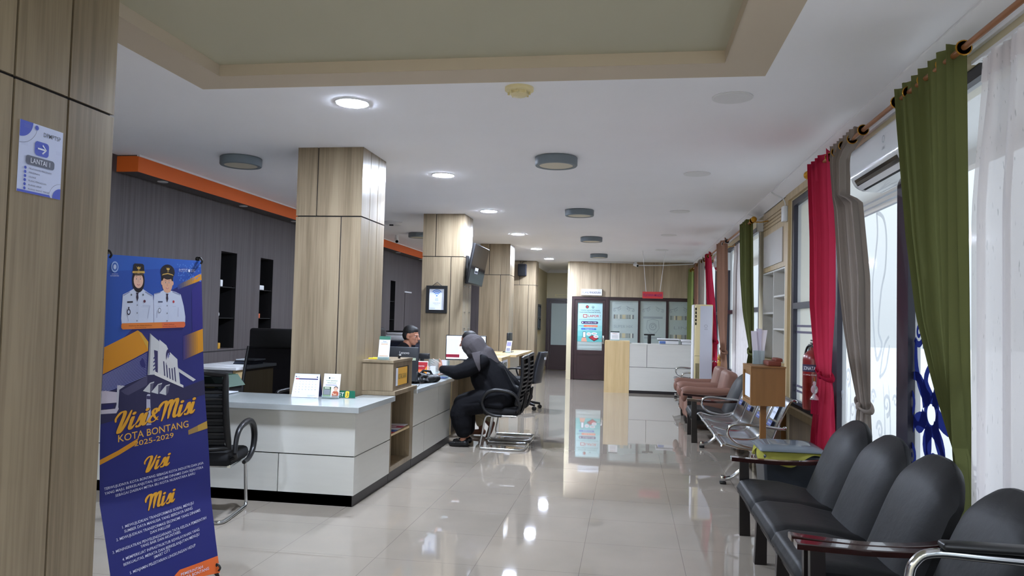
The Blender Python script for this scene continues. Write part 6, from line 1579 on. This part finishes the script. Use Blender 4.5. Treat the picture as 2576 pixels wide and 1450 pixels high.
# --- second client, behind her
y2 = 9.02
t = thing('person', 'barefoot person in khaki trousers mostly hidden behind the person in the grey hijab', 'person', (-1.5, y2, 0))
q = M(); sk = 'skin_dark'
P_, R_ = head(q, (-1.93, y2 + .05, 1.135), pi + .1, sk, 1.0, .2)
q.chain([(-1.90, y2 + .04, 1.07, .05), (-1.83, y2, .99, .06)], sk); q.chain([(-1.80, y2, .94, .12), (-1.62, y2, .78, .13), (-1.42, y2, .60, .14)], sk)
q.chain([(-1.80, y2 - .17, .93, .055), (-1.95, y2 - .2, .80, .042), (-2.10, y2 - .12, .79, .028)], sk); hand(q, (-2.10, y2 - .12, .785), (-1, .2, -.05), (0, 0, -1), (0, 1, 0), sk, curl=.25)
q.chain([(-1.80, y2 + .17, .93, .055), (-1.96, y2 + .2, .80, .042), (-2.12, y2 + .14, .79, .028)], sk); hand(q, (-2.12, y2 + .14, .785), (-1, -.1, -.05), (0, 0, -1), (0, -1, 0), sk, curl=.25)
for dy, back in ((-.11, 1), (.10, 0)):
    ax = -1.60 if back else -1.75; az = .165 if back else .09
    q.chain([(-1.42, y2 + dy, .55, .085), (-1.80, y2 + dy, .47, .058), ((ax - 1.84) / 2, y2 + dy, .33, .052), (ax, y2 + dy, az, .034)], sk)
    if back:
        q.chain([(ax + .02, y2 + dy, az + .015, .033), (ax - .005, y2 + dy, .095, .032), (ax - .03, y2 + dy, .035, .026)], sk)
        for k in range(5): q.cap((ax - .03, y2 + dy + (k - 2) * .015, .035), .012, (ax - .058, y2 + dy + (k - 2) * .017, .014), .009, sk, n=8)
    else:
        q.chain([(ax + .02, y2 + dy, .045, .036), (ax - .08, y2 + dy, .04, .032), (ax - .15, y2 + dy, .022, .022)], sk)
        for k in range(5): q.cap((ax - .15, y2 + dy + (k - 2) * .015, .02), .012, (ax - .185, y2 + dy + (k - 2) * .017, .014), .009, sk, n=8)
q.build('body', t, remesh=.0055, smoothit=2)
eyes(t, P_, R_)
q = M(); R3 = R_; q.ell(P_(-.022, 0, .048), (.098, .086, .088), 'hair', rot=R3); q.build('hair', t, remesh=.008, smoothit=1)
q = M(); m_ = 'shirt_black'
q.chain([(-1.42, y2, .60, .16), (-1.60, y2, .78, .155), (-1.78, y2, .92, .135)], m_)
for sg in (-1, 1): q.chain([(-1.79, y2 + sg * .16, .935, .08), (-1.94, y2 + sg * .2, .815, .066), (-1.98, y2 + sg * .18, .805, .056)], m_)
q.build('shirt', t, remesh=.010, smoothit=3)
q = M()
for dy, ax, az in ((-.11, -1.60, .20), (.10, -1.76, .12)): q.chain([(-1.42, y2 + dy, .55, .10), (-1.80, y2 + dy, .47, .092), ((ax - 1.84) / 2, y2 + dy, .33, .078), (ax - .01, y2 + dy, az + .03, .05)], 'khaki')
q.build('trousers', t, remesh=.009, smoothit=3)

# --- staff member
y3 = 9.22
t = thing('person', 'person with short black hair in a black shirt, seated behind the counter in profile', 'person', (-2.9, y3, 0))
q = M(); sk = 'skin'
P_, R_ = head(q, (-2.70, y3, 1.185), -.12, sk, 1.02, .12)
q.chain([(-2.735, y3, 1.12, .055), (-2.77, y3, 1.03, .062)], sk); q.chain([(-2.80, y3, .95, .12), (-2.86, y3, .75, .135), (-2.90, y3, .58, .14)], sk)
for sg in (-1, 1):
    q.chain([(-2.79, y3 + sg * .18, .96, .058), (-2.72, y3 + sg * .22, .72 + .05, .045), (-2.52, y3 + sg * .14, .785, .03)], sk)
    hand(q, (-2.52, y3 + sg * .14, .783), (1, -sg * .2, -.08), (0, 0, -1), (0, -sg, 0), sk, curl=.3)
    q.chain([(-2.90, y3 + sg * .10, .55, .085), (-2.50 - .0, y3 + sg * .12, .54, .062), (-2.52, y3 + sg * .12, .30, .05), (-2.54, y3 + sg * .12, .08, .036)], sk); q.chain([(-2.55, y3 + sg * .12, .05, .04), (-2.42, y3 + sg * .12, .035, .03)], sk)
q.build('body', t, remesh=.0055, smoothit=2)
eyes(t, P_, R_, 1.02)
q = M(); q.ell(P_(-.018, 0, .056), (.098, .083, .080), 'hair', rot=R_); q.ell(P_(-.045, 0, .005), (.070, .080, .078), 'hair', rot=R_); q.ell(P_(.035, 0, .075), (.050, .058, .045), 'hair', rot=R_); q.build('hair', t, remesh=.007, smoothit=2)
q = M(); m_ = 'shirt_black'
q.chain([(-2.90, y3, .60, .165), (-2.86, y3, .78, .16), (-2.80, y3, .94, .14)], m_); q.chain([(-2.78, y3 - .04, 1.03, .075), (-2.79, y3 - .17, .975, .078)], m_); q.chain([(-2.78, y3 + .04, 1.03, .075), (-2.79, y3 + .17, .975, .078)], m_)
for sg in (-1, 1): q.chain([(-2.79, y3 + sg * .18, .965, .082), (-2.72, y3 + sg * .22, .79, .068), (-2.60, y3 + sg * .17, .795, .054)], m_)
q.tube([(-2.775 + .062 * cos(a), y3 + .062 * sin(a), 1.075 - .012 * cos(a)) for a in [2 * pi * k / 16 for k in range(16)]], .012, m_, closed=True)
q.build('shirt', t, remesh=.009, smoothit=3)
q = M()
for sg in (-1, 1): q.chain([(-2.90, y3 + sg * .10, .55, .10), (-2.52, y3 + sg * .12, .54, .078), (-2.53, y3 + sg * .12, .30, .07), (-2.54, y3 + sg * .12, .11, .06)], m_)
q.build('trousers', t, remesh=.010, smoothit=3)
for sg in (-1, 1): q = M(); q.chain([(-2.56, y3 + sg * .12, .045, .043), (-2.40, y3 + sg * .12, .035, .034)], 'black'); q.build('shoe', t, remesh=.008, smoothit=2)
# ------------------------------------------------------------------ standing banner
BL = [(0, (-2.443, 3.23, 1.688)), (.42, (-2.437, 3.23, 1.014)), (.735, (-2.424, 3.23, .516)), (1, (-2.313, 3.2, .116))]
BR = [(0, (-2.323, 3.82, 1.705)), (.45, (-2.264, 3.82, .963)), (.785, (-2.207, 3.82, .433)), (1, (-2.108, 3.78, .048))]
def _ip(T, v):
    for (a, p), (b, q_) in zip(T, T[1:]):
        if v <= b + 1e-9 or b == 1:
            f = (v - a) / (b - a); return Vector(p).lerp(Vector(q_), f)
def S(u, v, off=0.0):
    def base(u, v):
        p = _ip(BL, v).lerp(_ip(BR, v), u)
        return p + Vector((1, -.2, 0)) * (.005 * sin(9 * v + 2 * u) * min(1, 3 * v) + .0025 * sin(7 * u) * sin(5 * v))
    p = base(u, v)
    e = .01; du = base(u + e, v) - base(u - e, v); dv = base(u, v + e) - base(u, v - e)
    n = dv.cross(du).normalized()
    if n.x < 0: n = -n
    return p + n * off
t = thing('standing_banner', 'tall blue vision and mission roll-up banner with two uniformed officials, beside the near pillar', 'banner', (-2.35, 3.6, 0))
q = M(); q.sheet(lambda u, v: S(u, v), 24, 60, cm((38, 42, 112), .35)); bsheet = q.build('vinyl_sheet', t, ang=60)
def clip(poly_, x0, x1, y0, y1):
    for ax, lim, sg in ((0, x0, 1), (0, x1, -1), (1, y0, 1), (1, y1, -1)):
        out = []
        for i in range(len(poly_)):
            a, b = poly_[i - 1], poly_[i]; da, db = (a[ax] - lim) * sg, (b[ax] - lim) * sg
            if da >= 0: out.append(a) if not out or out[-1] != a else None
            if (da > 0 and db < 0) or (da < 0 and db > 0):
                k = da / (da - db); out.append((a[0] + (b[0] - a[0]) * k, a[1] + (b[1] - a[1]) * k))
        poly_ = out
        if len(poly_) < 3: return []
    return poly_
def decal(q, pts, lay, c, cell=.05):
    m_ = cm(c, .35) if not isinstance(c, str) else c
    xs_ = [p[0] for p in pts]; ys_ = [p[1] for p in pts]
    i0, i1 = int(math.floor(min(xs_) / (cell * 2))), int(math.ceil(max(xs_) / (cell * 2))); j0, j1 = int(math.floor(min(ys_) / cell)), int(math.ceil(max(ys_) / cell))
    for i in range(i0, i1):
        for j in range(j0, j1):
            pc = clip(list(pts), max(0, i * cell * 2), min(1, (i + 1) * cell * 2), max(0, j * cell), min(1, (j + 1) * cell))
            if len(pc) >= 3: q.add([S(x, y, .0004 + .0002 * lay) for x, y in pc], [tuple(range(len(pc)))], m_)
def dell(cx, cy, rx, ry, n=20, a0=0, a1=360): return [(cx + rx * cos(radians(a0 + (a1 - a0) * k / n)), cy + ry * sin(radians(a0 + (a1 - a0) * k / n))) for k in range(n)]
A = 0.374   # v per u aspect (0.6 m wide, 1.61 m long)
q = M()
# backdrop bands
decal(q, [(0, 0), (1, 0), (1, .045), (.62, .105), (0, .30)], 0, (38, 78, 164))
decal(q, [(0, 0), (1, 0), (1, .02), (0, .05)], 0.4, (44, 90, 178))
for k in range(60):
    rr_ = random.Random(k); x = .72 + .28 * rr_.random(); y = .01 + .06 * rr_.random()
    decal(q, dell(x, y, .007, .0027, 8), 1, (72, 116, 194))
for i in range(12):
    k_ = min(1, i / 8); c_ = tuple(int(a_ + (b_ - a_) * k_) for a_, b_ in zip((56, 72, 136), (208, 142, 38)))
    u0 = .72 + .28 * i / 12; u1 = .72 + .28 * (i + 1) / 12
    f = lambda u: (.086 - (.045) * (u - .70) / .30, .100 - .036 * (u - .70) / .30)
    decal(q, [(u0, f(u0)[0]), (u1, f(u1)[0]), (u1, f(u1)[1]), (u0, f(u0)[1])], 1, c_)
decal(q, [(0, .274), (.30, .226), (.34, .234), (.41, .262), (.41, .29), (0, .353)], 1, (210, 140, 30)); decal(q, [(.30, .226), (.337, .236), (.408, .262), (.41, .287)], 2, (206, 160, 60))
for i in range(11):
    k_ = min(1, i / 8); c_ = tuple(int(a_ + (b_ - a_) * k_) for a_, b_ in zip((66, 56, 118), (208, 142, 34)))
    u0 = .78 + .02 * i; u1 = .78 + .02 * (i + 1)
    f = lambda u: (.248 - .105 * (u - .78), .325 - .12 * (u - .78))
    decal(q, [(u0, f(u0)[0]), (u1, f(u1)[0]), (u1, f(u1)[1]), (u0, f(u0)[1])], 1, c_)
# louvred building wing and tower
decal(q, [(.0, .353), (.40, .291), (.40, .363), (.0, .40)], 1, (44, 44, 108))
for k in range(15):
    y0 = .357 + .0036 * k; y1 = .297 + .0049 * k
    decal(q, [(0.0, y0), (.40, y1), (.40, y1 + .0012), (0.0, y0 + .0018)], 2, (150, 156, 206))
decal(q, [(0, .405), (.14, .40), (.41, .363), (.48, .356), (.78, .412), (1, .392), (1, .44), (.5, .47), (0, .50)], 1, (44, 42, 78))
decal(q, [(.13, .412), (.41, .366), (.41, .395), (.15, .433)], 2, (74, 72, 104))
decal(q, [(.424, .236), (.524, .262), (.524, .365), (.411, .364)], 2, (200, 202, 206)); decal(q, [(.424, .236), (.436, .238), (.432, .362), (.411, .364)], 3, (150, 152, 158))
decal(q, [(.524, .256), (.60, .275), (.63, .295), (.718, .321), (.722, .345), (.731, .353), (.745, .405), (.50, .368), (.524, .30)], 2, (208, 208, 212))
decal(q, [(.482, .354), (.776, .405), (.776, .413), (.482, .366)], 3, (216, 214, 214))
decal(q, [(.47, .288), (.51, .292), (.515, .36), (.49, .356)], 3, (56, 54, 96))
for k in range(4): decal(q, [(.466, .312 + .012 * k), (.49, .306 + .012 * k), (.49, .311 + .012 * k), (.466, .317 + .012 * k)], 4, (50, 52, 110))
decal(q, dell(.618, .308, .022, .0205), 3, (44, 42, 90)); decal(q, dell(.622, .308, .010, .009), 4, (120, 124, 170))
for k in range(5): decal(q, [(.568 + .028 * k, .324 + .004 * k), (.580 + .028 * k, .326 + .004 * k), (.592 + .028 * k, .372 + .006 * k), (.580 + .028 * k, .370 + .006 * k)], 3, (50, 48, 92))
decal(q, [(.731, .350), (.909, .390), (.88, .395), (.735, .362)], 2, (200, 200, 206))
for k in range(3): decal(q, [(.437 + .08 * k, .389 + .006 * k), (.48 + .08 * k, .386 + .006 * k), (.438 + .08 * k, .42 + .006 * k), (.369 + .08 * k, .412 + .006 * k)], 3, (196, 198, 204)); 
for k in range(3): decal(q, [(.44 + .08 * k, .392 + .006 * k), (.475 + .08 * k, .390 + .006 * k), (.46 + .08 * k, .412 + .006 * k), (.438 + .08 * k, .42 + .006 * k)], 4, (92, 90, 112))
decal(q, [(.405, .422), (.44, .424), (.445, .52), (.40, .52)], 2, (178, 178, 200)); decal(q, [(.405, .428), (.44, .43), (.44, .440), (.405, .438)], 3, (60, 56, 96))
decal(q, [(0, .402), (.03, .402), (.13, .409), (.13, .44), (0, .439)], 3, (196, 188, 206)); decal(q, [(.13, .388), (.2, .392), (.15, .402), (.145, .46), (.13, .46)], 3, (190, 190, 204)); decal(q, [(0, .458), (.12, .458), (.135, .44), (.15, .46), (.13, .472), (0, .47)], 3, (190, 184, 200)); decal(q, [(.01, .443), (.11, .443), (.1, .456), (.01, .456)], 4, (40, 38, 92))
decal(q, [(0, .62), (0, .605), (.15, .585), (.33, .555), (.30, .575), (.16, .598)], 1, (204, 138, 36)); decal(q, [(.80, .553), (1, .53), (1, .555), (.80, .568)], 1, (150, 120, 70)); decal(q, [(.90, .541), (1, .53), (1, .555), (.90, .561)], 2, (176, 140, 60))
decal(q, [(.51, 1.0), (.53, .985), (.6, .968), (1, .953), (1, 1.0)], 1, (222, 104, 48))
decal(q, [(.88, .10), (1, .06), (1, .235), (.88, .27)], .6, (44, 40, 120))
q.build('backdrop_print', bsheet, smooth=False)
# officials
q = M(); wh = (196, 204, 226); wh2 = (176, 184, 210); hat = (30, 26, 32); gold = (196, 160, 84)
decal(q, [(.146, .206), (.140, .19), (.151, .118), (.20, .110), (.262, .098), (.296, .107), (.335, .097), (.40, .110), (.449, .118), (.462, .165), (.465, .205)], 2, wh)
decal(q, [(.455, .205), (.452, .165), (.463, .113), (.52, .108), (.565, .101), (.60, .108), (.645, .102), (.70, .106), (.753, .113), (.785, .15), (.803, .185), (.801, .203)], 2, wh); decal(q, [(.452, .12), (.456, .12), (.464, .204), (.459, .204)], 3, (120, 126, 160))
for (cx, fy, skn) in ((.301, .074, (226, 182, 162)), (.604, .082, (214, 164, 138))):
    wom_ = cx < .5
    if wom_: decal(q, dell(cx, .074, .063, .037), 3, (28, 22, 30)); decal(q, [(cx - .04, .09), (cx + .045, .09), (cx + .02, .106), (cx - .005, .109), (cx - .03, .104)], 3, (28, 22, 30))
    else: decal(q, [(cx - .04, .09), (cx + .04, .09), (cx + .035, .106), (cx, .110), (cx - .035, .105)], 3, skn); decal(q, dell(cx - .056, .078, .012, .007), 4, skn); decal(q, dell(cx + .058, .078, .012, .007), 4, skn); decal(q, [(cx - .062, .075), (cx - .066, .052), (cx + .066, .052), (cx + .062, .075)], 3, (30, 24, 24))
    decal(q, dell(cx, fy, .048 if wom_ else .056, .0235 if wom_ else .0265), 4, skn)
    for sx_ in (-1, 1):
        decal(q, dell(cx + sx_ * .019, fy - .005, .0082, .0017), 5, (236, 228, 224)); decal(q, dell(cx + sx_ * .019, fy - .005, .0042, .0017), 6, (40, 28, 28)); decal(q, [(cx + sx_ * .011, fy - .0108), (cx + sx_ * .022, fy - .0122), (cx + sx_ * .032, fy - .0108), (cx + sx_ * .022, fy - .0112), (cx + sx_ * .011, fy - .0098)], 5, (96, 66, 60))
    decal(q, [(cx - .004, fy - .003), (cx + .004, fy - .003), (cx + .010, fy + .0055), (cx, fy + .0068), (cx - .010, fy + .0055)], 5, tuple(int(x * .95) for x in skn)); decal(q, [(cx - .017, fy + .0108), (cx, fy + .0118), (cx + .017, fy + .0108), (cx + .008, fy + .0144), (cx, fy + .015), (cx - .008, fy + .0144)], 5, (184, 96, 96)); decal(q, [(cx - .011, fy + .0116), (cx, fy + .0122), (cx + .011, fy + .0116), (cx, fy + .0134)], 6, (232, 220, 216))
# caps
decal(q, [(.246, .046), (.250, .026), (.262, .022), (.342, .022), (.356, .026), (.360, .046)], 6, hat); decal(q, [(.240, .046), (.362, .044), (.364, .051), (.30, .0505), (.240, .052)], 7, gold); decal(q, [(.252, .052), (.355, .052), (.335, .058), (.272, .059)], 7, (84, 70, 56))
decal(q, dell(.609, .043, .078, .024), 6, hat); decal(q, [(.545, .055), (.555, .050), (.609, .046), (.662, .050), (.675, .055), (.66, .053), (.609, .0495), (.56, .053)], 7, gold); decal(q, [(.545, .058), (.60, .053), (.672, .057), (.66, .063), (.56, .063)], 6.5, (40, 32, 34))
for cx, cy in ((.302, .036), (.612, .034)):      # generic gold cap badge
    decal(q, dell(cx, cy, .010, .005), 8, gold); decal(q, [(cx - .022, cy - .006), (cx - .006, cy), (cx - .014, cy + .003)], 8, gold); decal(q, [(cx + .022, cy - .006), (cx + .006, cy), (cx + .014, cy + .003)], 8, gold); decal(q, [(cx - .012, cy + .007), (cx + .012, cy + .007), (cx, cy + .0095)], 8, gold)
# ties, badges, buttons
for cx, cy in ((.290, .113), (.602, .114)):
    decal(q, [(cx - .014, cy - .002), (cx + .014, cy - .002), (cx + .008, cy + .004), (cx + .012, cy + .014), (cx, cy + .026), (cx - .012, cy + .012), (cx - .007, cy + .004)], 5, (44, 34, 56))
    for k in range(3): decal(q, dell(cx, cy + .036 + .024 * k, .006, .0026, 10), 5, (130, 134, 150))
    decal(q, [(cx + .01, cy + .004), (cx + .012, cy + .09), (cx + .014, cy + .09), (cx + .012, cy + .004)], 4, wh2)
for (x, y) in ((.232, .118), (.349, .117)): decal(q, dell(x, y, .008, .003), 5, (96, 104, 110))
decal(q, [(.192, .138), (.247, .137), (.247, .142), (.192, .143)], 5, (36, 32, 44)); decal(q, [(.505, .136), (.553, .136), (.553, .140), (.505, .140)], 5, (60, 72, 100))
decal(q, dell(.363, .137, .012, .0045), 5, (90, 40, 60)); decal(q, dell(.672, .137, .011, .0045), 5, (180, 60, 66))
decal(q, dell(.208, .170, .018, .0095), 5, (56, 54, 74)); decal(q, dell(.208, .170, .010, .0055), 6, wh); decal(q, [(.20, .155), (.216, .155), (.212, .163), (.204, .163)], 5, (70, 66, 84)); decal(q, dell(.52, .165, .016, .0085), 5, (140, 146, 166)); decal(q, dell(.52, .165, .010, .0055), 6, (206, 212, 226))
for (x0, x1, y) in ((.33, .41, .154), (.34, .41, .1495), (.50, .54, .152), (.66, .70, .152)): decal(q, [(x0, y), (x1, y - .001), (x1, y), (x0, y + .001)], 4, wh2)
for (x0, y0, x1, y1) in ((.185, .160, .205, .198), (.415, .150, .395, .19), (.492, .165, .49, .188), (.722, .155, .72, .185)): decal(q, [(x0, y0), (x0 + .004, y0), (x1 + .004, y1), (x1, y1)], 4, (150, 156, 186))
for (x0, x1, y0, y1) in ((.155, .215, .1195, .108), (.37, .445, .106, .1185), (.468, .53, .112, .107), (.66, .748, .104, .1125)): decal(q, [(x0, y0), (x1, y1), (x1, y1 + .003), (x0, y0 + .003)], 4, (128, 136, 176))
pl = [(.150, .204), (.79, .201), (.80, .206), (.80, .214), (.785, .2195), (.155, .2225), (.142, .218), (.141, .209)]
decal(q, pl, 7, (218, 124, 52)); decal(q, [(.55, .2022), (.79, .201), (.80, .206), (.80, .214), (.785, .2195), (.55, .2206)], 8, (218, 106, 64))
q.build('officials_print', bsheet, smooth=False)
# lettering
def btext(q, txt, u0, v0, u1, v1, capv, c, lay=9, shear=0, bold=.0):
    """capital height capv in v units, baseline from (u0,v0) to (u1,v1)"""
    vs, fs = glyphs(txt, shear, bold); x0 = min(p[0] for p in vs); x1 = max(p[0] for p in vs)
    P = []
    for (x, y) in vs:
        k = (x - x0) / (x1 - x0); P.append(S(u0 + (u1 - u0) * k, v0 + (v1 - v0) * k - y / .70 * capv, .0004 + .0002 * lay))
    q.add(P, fs, cm(c, .35))
q = M(); W_ = (206, 206, 226); G_ = (218, 158, 46); GD = (70, 40, 60)
btext(q, 'KOTA BONTANG', .147, .560, .805, .542, .0215, (216, 164, 70), bold=.02); btext(q, '2025-2029', .285, .580, .652, .569, .0155, (216, 164, 70), bold=.02)
rows = [('TERWUJUDNYA KOTA BONTANG SEBAGAI KOTA INDUSTRI DAN JASA', .033, .696, .934, .671), ('YANG MAJU, BERKELANJUTAN, EKONOMI DINAMIS DAN SEJAHTERA', .037, .710, .929, .685), ('SEBAGAI DAERAH MITRA IBU KOTA NUSANTARA BARU', .124, .722, .843, .700),
        ('1. MEWUJUDKAN TRANSFORMASI SOSIAL MENUJU', .148, .818, .810, .794), ('SUMBER DAYA MANUSIA YANG BERDAYA SAING', .160, .831, .791, .808), ('2. MEWUJUDKAN TRANSFORMASI EKONOMI YANG DINAMIS', .085, .850, .869, .819), ('DAN INKLUSIF', .375, .851, .560, .843),
        ('3. MENINGKATKAN PENYELENGGARAAN TATA KELOLA PEMERINTAH', .041, .883, .923, .844), ('YANG BAIK DAN AKUNTABEL', .278, .884, .650, .866), ('4. MEMPERKUAT INFRASTRUKTUR KEWILAYAHAN YANG', .113, .909, .837, .872), ('BERKUALITAS, MERATA DAN BERKELANJUTAN MENUJU', .117, .924, .830, .885), ('SMART CITY', .381, .922, .532, .911), ('5. MENJAMIN PELESTARIAN LINGKUNGAN HIDUP', .160, .951, .778, .913),
        ('PEMERINTAH', .603, .986, .826, .977), ('KOTA BONTANG', .60, .998, .888, .985)]
for r_ in rows: btext(q, r_[0], r_[1], r_[2], r_[3], r_[4], .0078, W_, bold=.012)
btext(q, 'BerAKHLAK', .735, .036, .835, .034, .006, W_, shear=.2); btext(q, 'bangga melayani', .735, .040, .835, .038, .002, W_); btext(q, 'bangga', .87, .0335, .92, .032, .004, W_); btext(q, 'melayani bangsa', .87, .039, .925, .0375, .0035, W_); decal(q, dell(.852, .035, .011, .005), 9, (220, 224, 240))
decal(q, dell(.070, .036, .034, .0165), 9, (150, 176, 220)); decal(q, dell(.070, .036, .026, .0125), 10, (60, 96, 170)); decal(q, dell(.070, .036, .014, .0075), 11, (176, 190, 220)); btext(q, 'PEMERINTAH', .045, .0585, .10, .058, .002, W_); btext(q, 'KOTA BONTANG', .032, .065, .110, .064, .0038, W_, bold=.01)
btext(q, 'Walikota dan Wakil Walikota', .21, .2135, .44, .2125, .0032, (90, 50, 30)); btext(q, 'Kota Bontang', .27, .219, .38, .2185, .0026, (90, 50, 30)); btext(q, 'Wakil Walikota', .57, .211, .68, .2105, .0032, (90, 50, 30)); btext(q, 'Kota Bontang', .56, .2165, .70, .216, .0026, (90, 50, 30))
# brush script drawn with a tapering pen: letters on a unit grid (x right, y up, x-height .55)
SCR = {
 'V': ([[(.02, .55), (.0, .75), (.12, .98), (.26, 1.0), (.30, .85), (.25, .45), (.20, .05), (.24, -.05), (.33, .1), (.45, .5), (.52, .85), (.55, .98)]], .52),
 'M': ([[(.0, .55), (.0, .75), (.10, .95), (.22, 1.0), (.27, .85), (.24, .4), (.18, -.05)], [(.24, .45), (.34, .85), (.46, 1.0), (.50, .85), (.46, .4), (.44, .0)], [(.48, .45), (.58, .85), (.70, 1.0), (.74, .85), (.69, .4), (.68, .12), (.74, .0), (.84, .14)]], .80),
 'i': ([[(.02, .40), (.10, .58), (.07, .30), (.05, .08), (.11, -.02), (.22, .14)], [(.125, .76), (.135, .78)]], .20),
 's': ([[(.0, .12), (.10, .30), (.20, .60), (.22, .45), (.25, .20), (.20, .02), (.10, -.02), (.06, .07)]], .24),
 '&': ([[(.45, .25), (.30, .0), (.12, -.02), (.02, .15), (.10, .38), (.30, .58), (.32, .78), (.22, .88), (.13, .75), (.18, .5), (.36, .12), (.48, .0)]], .46)}
def script(q, word, u0, v0, u1, v1, capv):
    tot = sum(SCR[c][1] + .04 for c in word); x = 0
    for c in word:
        strokes, adv = SCR[c]
        for st in strokes:
            sp = [(p.x, p.y) for p in spline([(a, b, 0) for a, b in st], 7)]; n = len(sp)
            for lay, wk, dx, dy, col in ((8, .185, .018, -.028, GD), (9, .145, 0, 0, G_)):
                if len(st) == 2: pts = dell(0, 0, .08 * wk / .145, .08 * wk / .145, 14); loop = [(sp[0][0] + dx + a, sp[0][1] + dy + b) for a, b in pts]; faces = [loop]
                else:
                    L = []; R = []
                    for i in range(n):
                        a = sp[max(i - 1, 0)]; b = sp[min(i + 1, n - 1)]; ddx, ddy = b[0] - a[0], b[1] - a[1]; d = math.hypot(ddx, ddy) or 1
                        down = .55 + .45 * abs(ddy) / d; taper_ = min(1, .35 + 3 * min(i, n - 1 - i) / n)
                        w = wk * down * taper_ / 2; L.append((sp[i][0] - ddy / d * w + dx, sp[i][1] + ddx / d * w + dy)); R.append((sp[i][0] + ddy / d * w + dx, sp[i][1] - ddx / d * w + dy))
                    faces = [[L[i], L[i + 1], R[i + 1], R[i]] for i in range(n - 1)]
                for fc in faces:
                    P = []
                    for (a, b) in fc:
                        xx = x + a + .16 * b; k = xx / tot; P.append(S(u0 + (u1 - u0) * k, v0 + (v1 - v0) * k - b * capv, .0004 + .0002 * lay))
                    q.add(P, [tuple(range(len(P)))], cm(col, .35))
        x += adv + .04
script(q, 'Visi', .10, .532, .41, .513, .056); script(q, '&', .415, .512, .515, .506, .042); script(q, 'Misi', .50, .512, .88, .494, .056)
script(q, 'Visi', .355, .664, .60, .652, .042); script(q, 'Misi', .355, .783, .63, .770, .044)
q.build('lettering', bsheet, smooth=False)
# frame: back pole, spreader arms, hooks, foot
q = M(); cpt = lambda u, v, o=-.05: S(u, v) + Vector((-1, .2, 0)).normalized() * abs(o)
q.tube([cpt(.5, .98, .10), cpt(.5, .55, .09)], .008, 'black'); q.tube([cpt(.5, .55, .09), tuple(S(.02, .0) + Vector((-.012, 0, -.01)))], .006, 'black'); q.tube([cpt(.5, .55, .09), tuple(S(.98, .0) + Vector((-.012, 0, -.01)))], .006, 'black')
q.tube([cpt(.5, .55, .09), (-2.60, 3.62, .01)], .007, 'black'); q.tube([cpt(.5, .7, .1), (-2.30, 3.22, .012), tuple(S(.02, .99) + Vector((-.01, 0, 0)))], .006, 'black'); q.tube([cpt(.5, .7, .1), (-2.13, 3.80, .012), tuple(S(.98, .99) + Vector((-.006, 0, 0)))], .006, 'black'); q.build('stand_frame', t)
for (u, v) in ((.01, .0), (.985, .0), (.98, .985), (.02, .985)):
    q = M(); p = S(u, v); q.tube(spline([p + Vector((-.02, 0, .01)), p + Vector((0, 0, .018)), p + Vector((.016, 0, .0)), p + Vector((.008, 0, -.016))], 5), .0055, 'black', n=8); q.ell(p + Vector((-.012, 0, .01)), (.012, .012, .014), 'black'); q.build('hook', t)
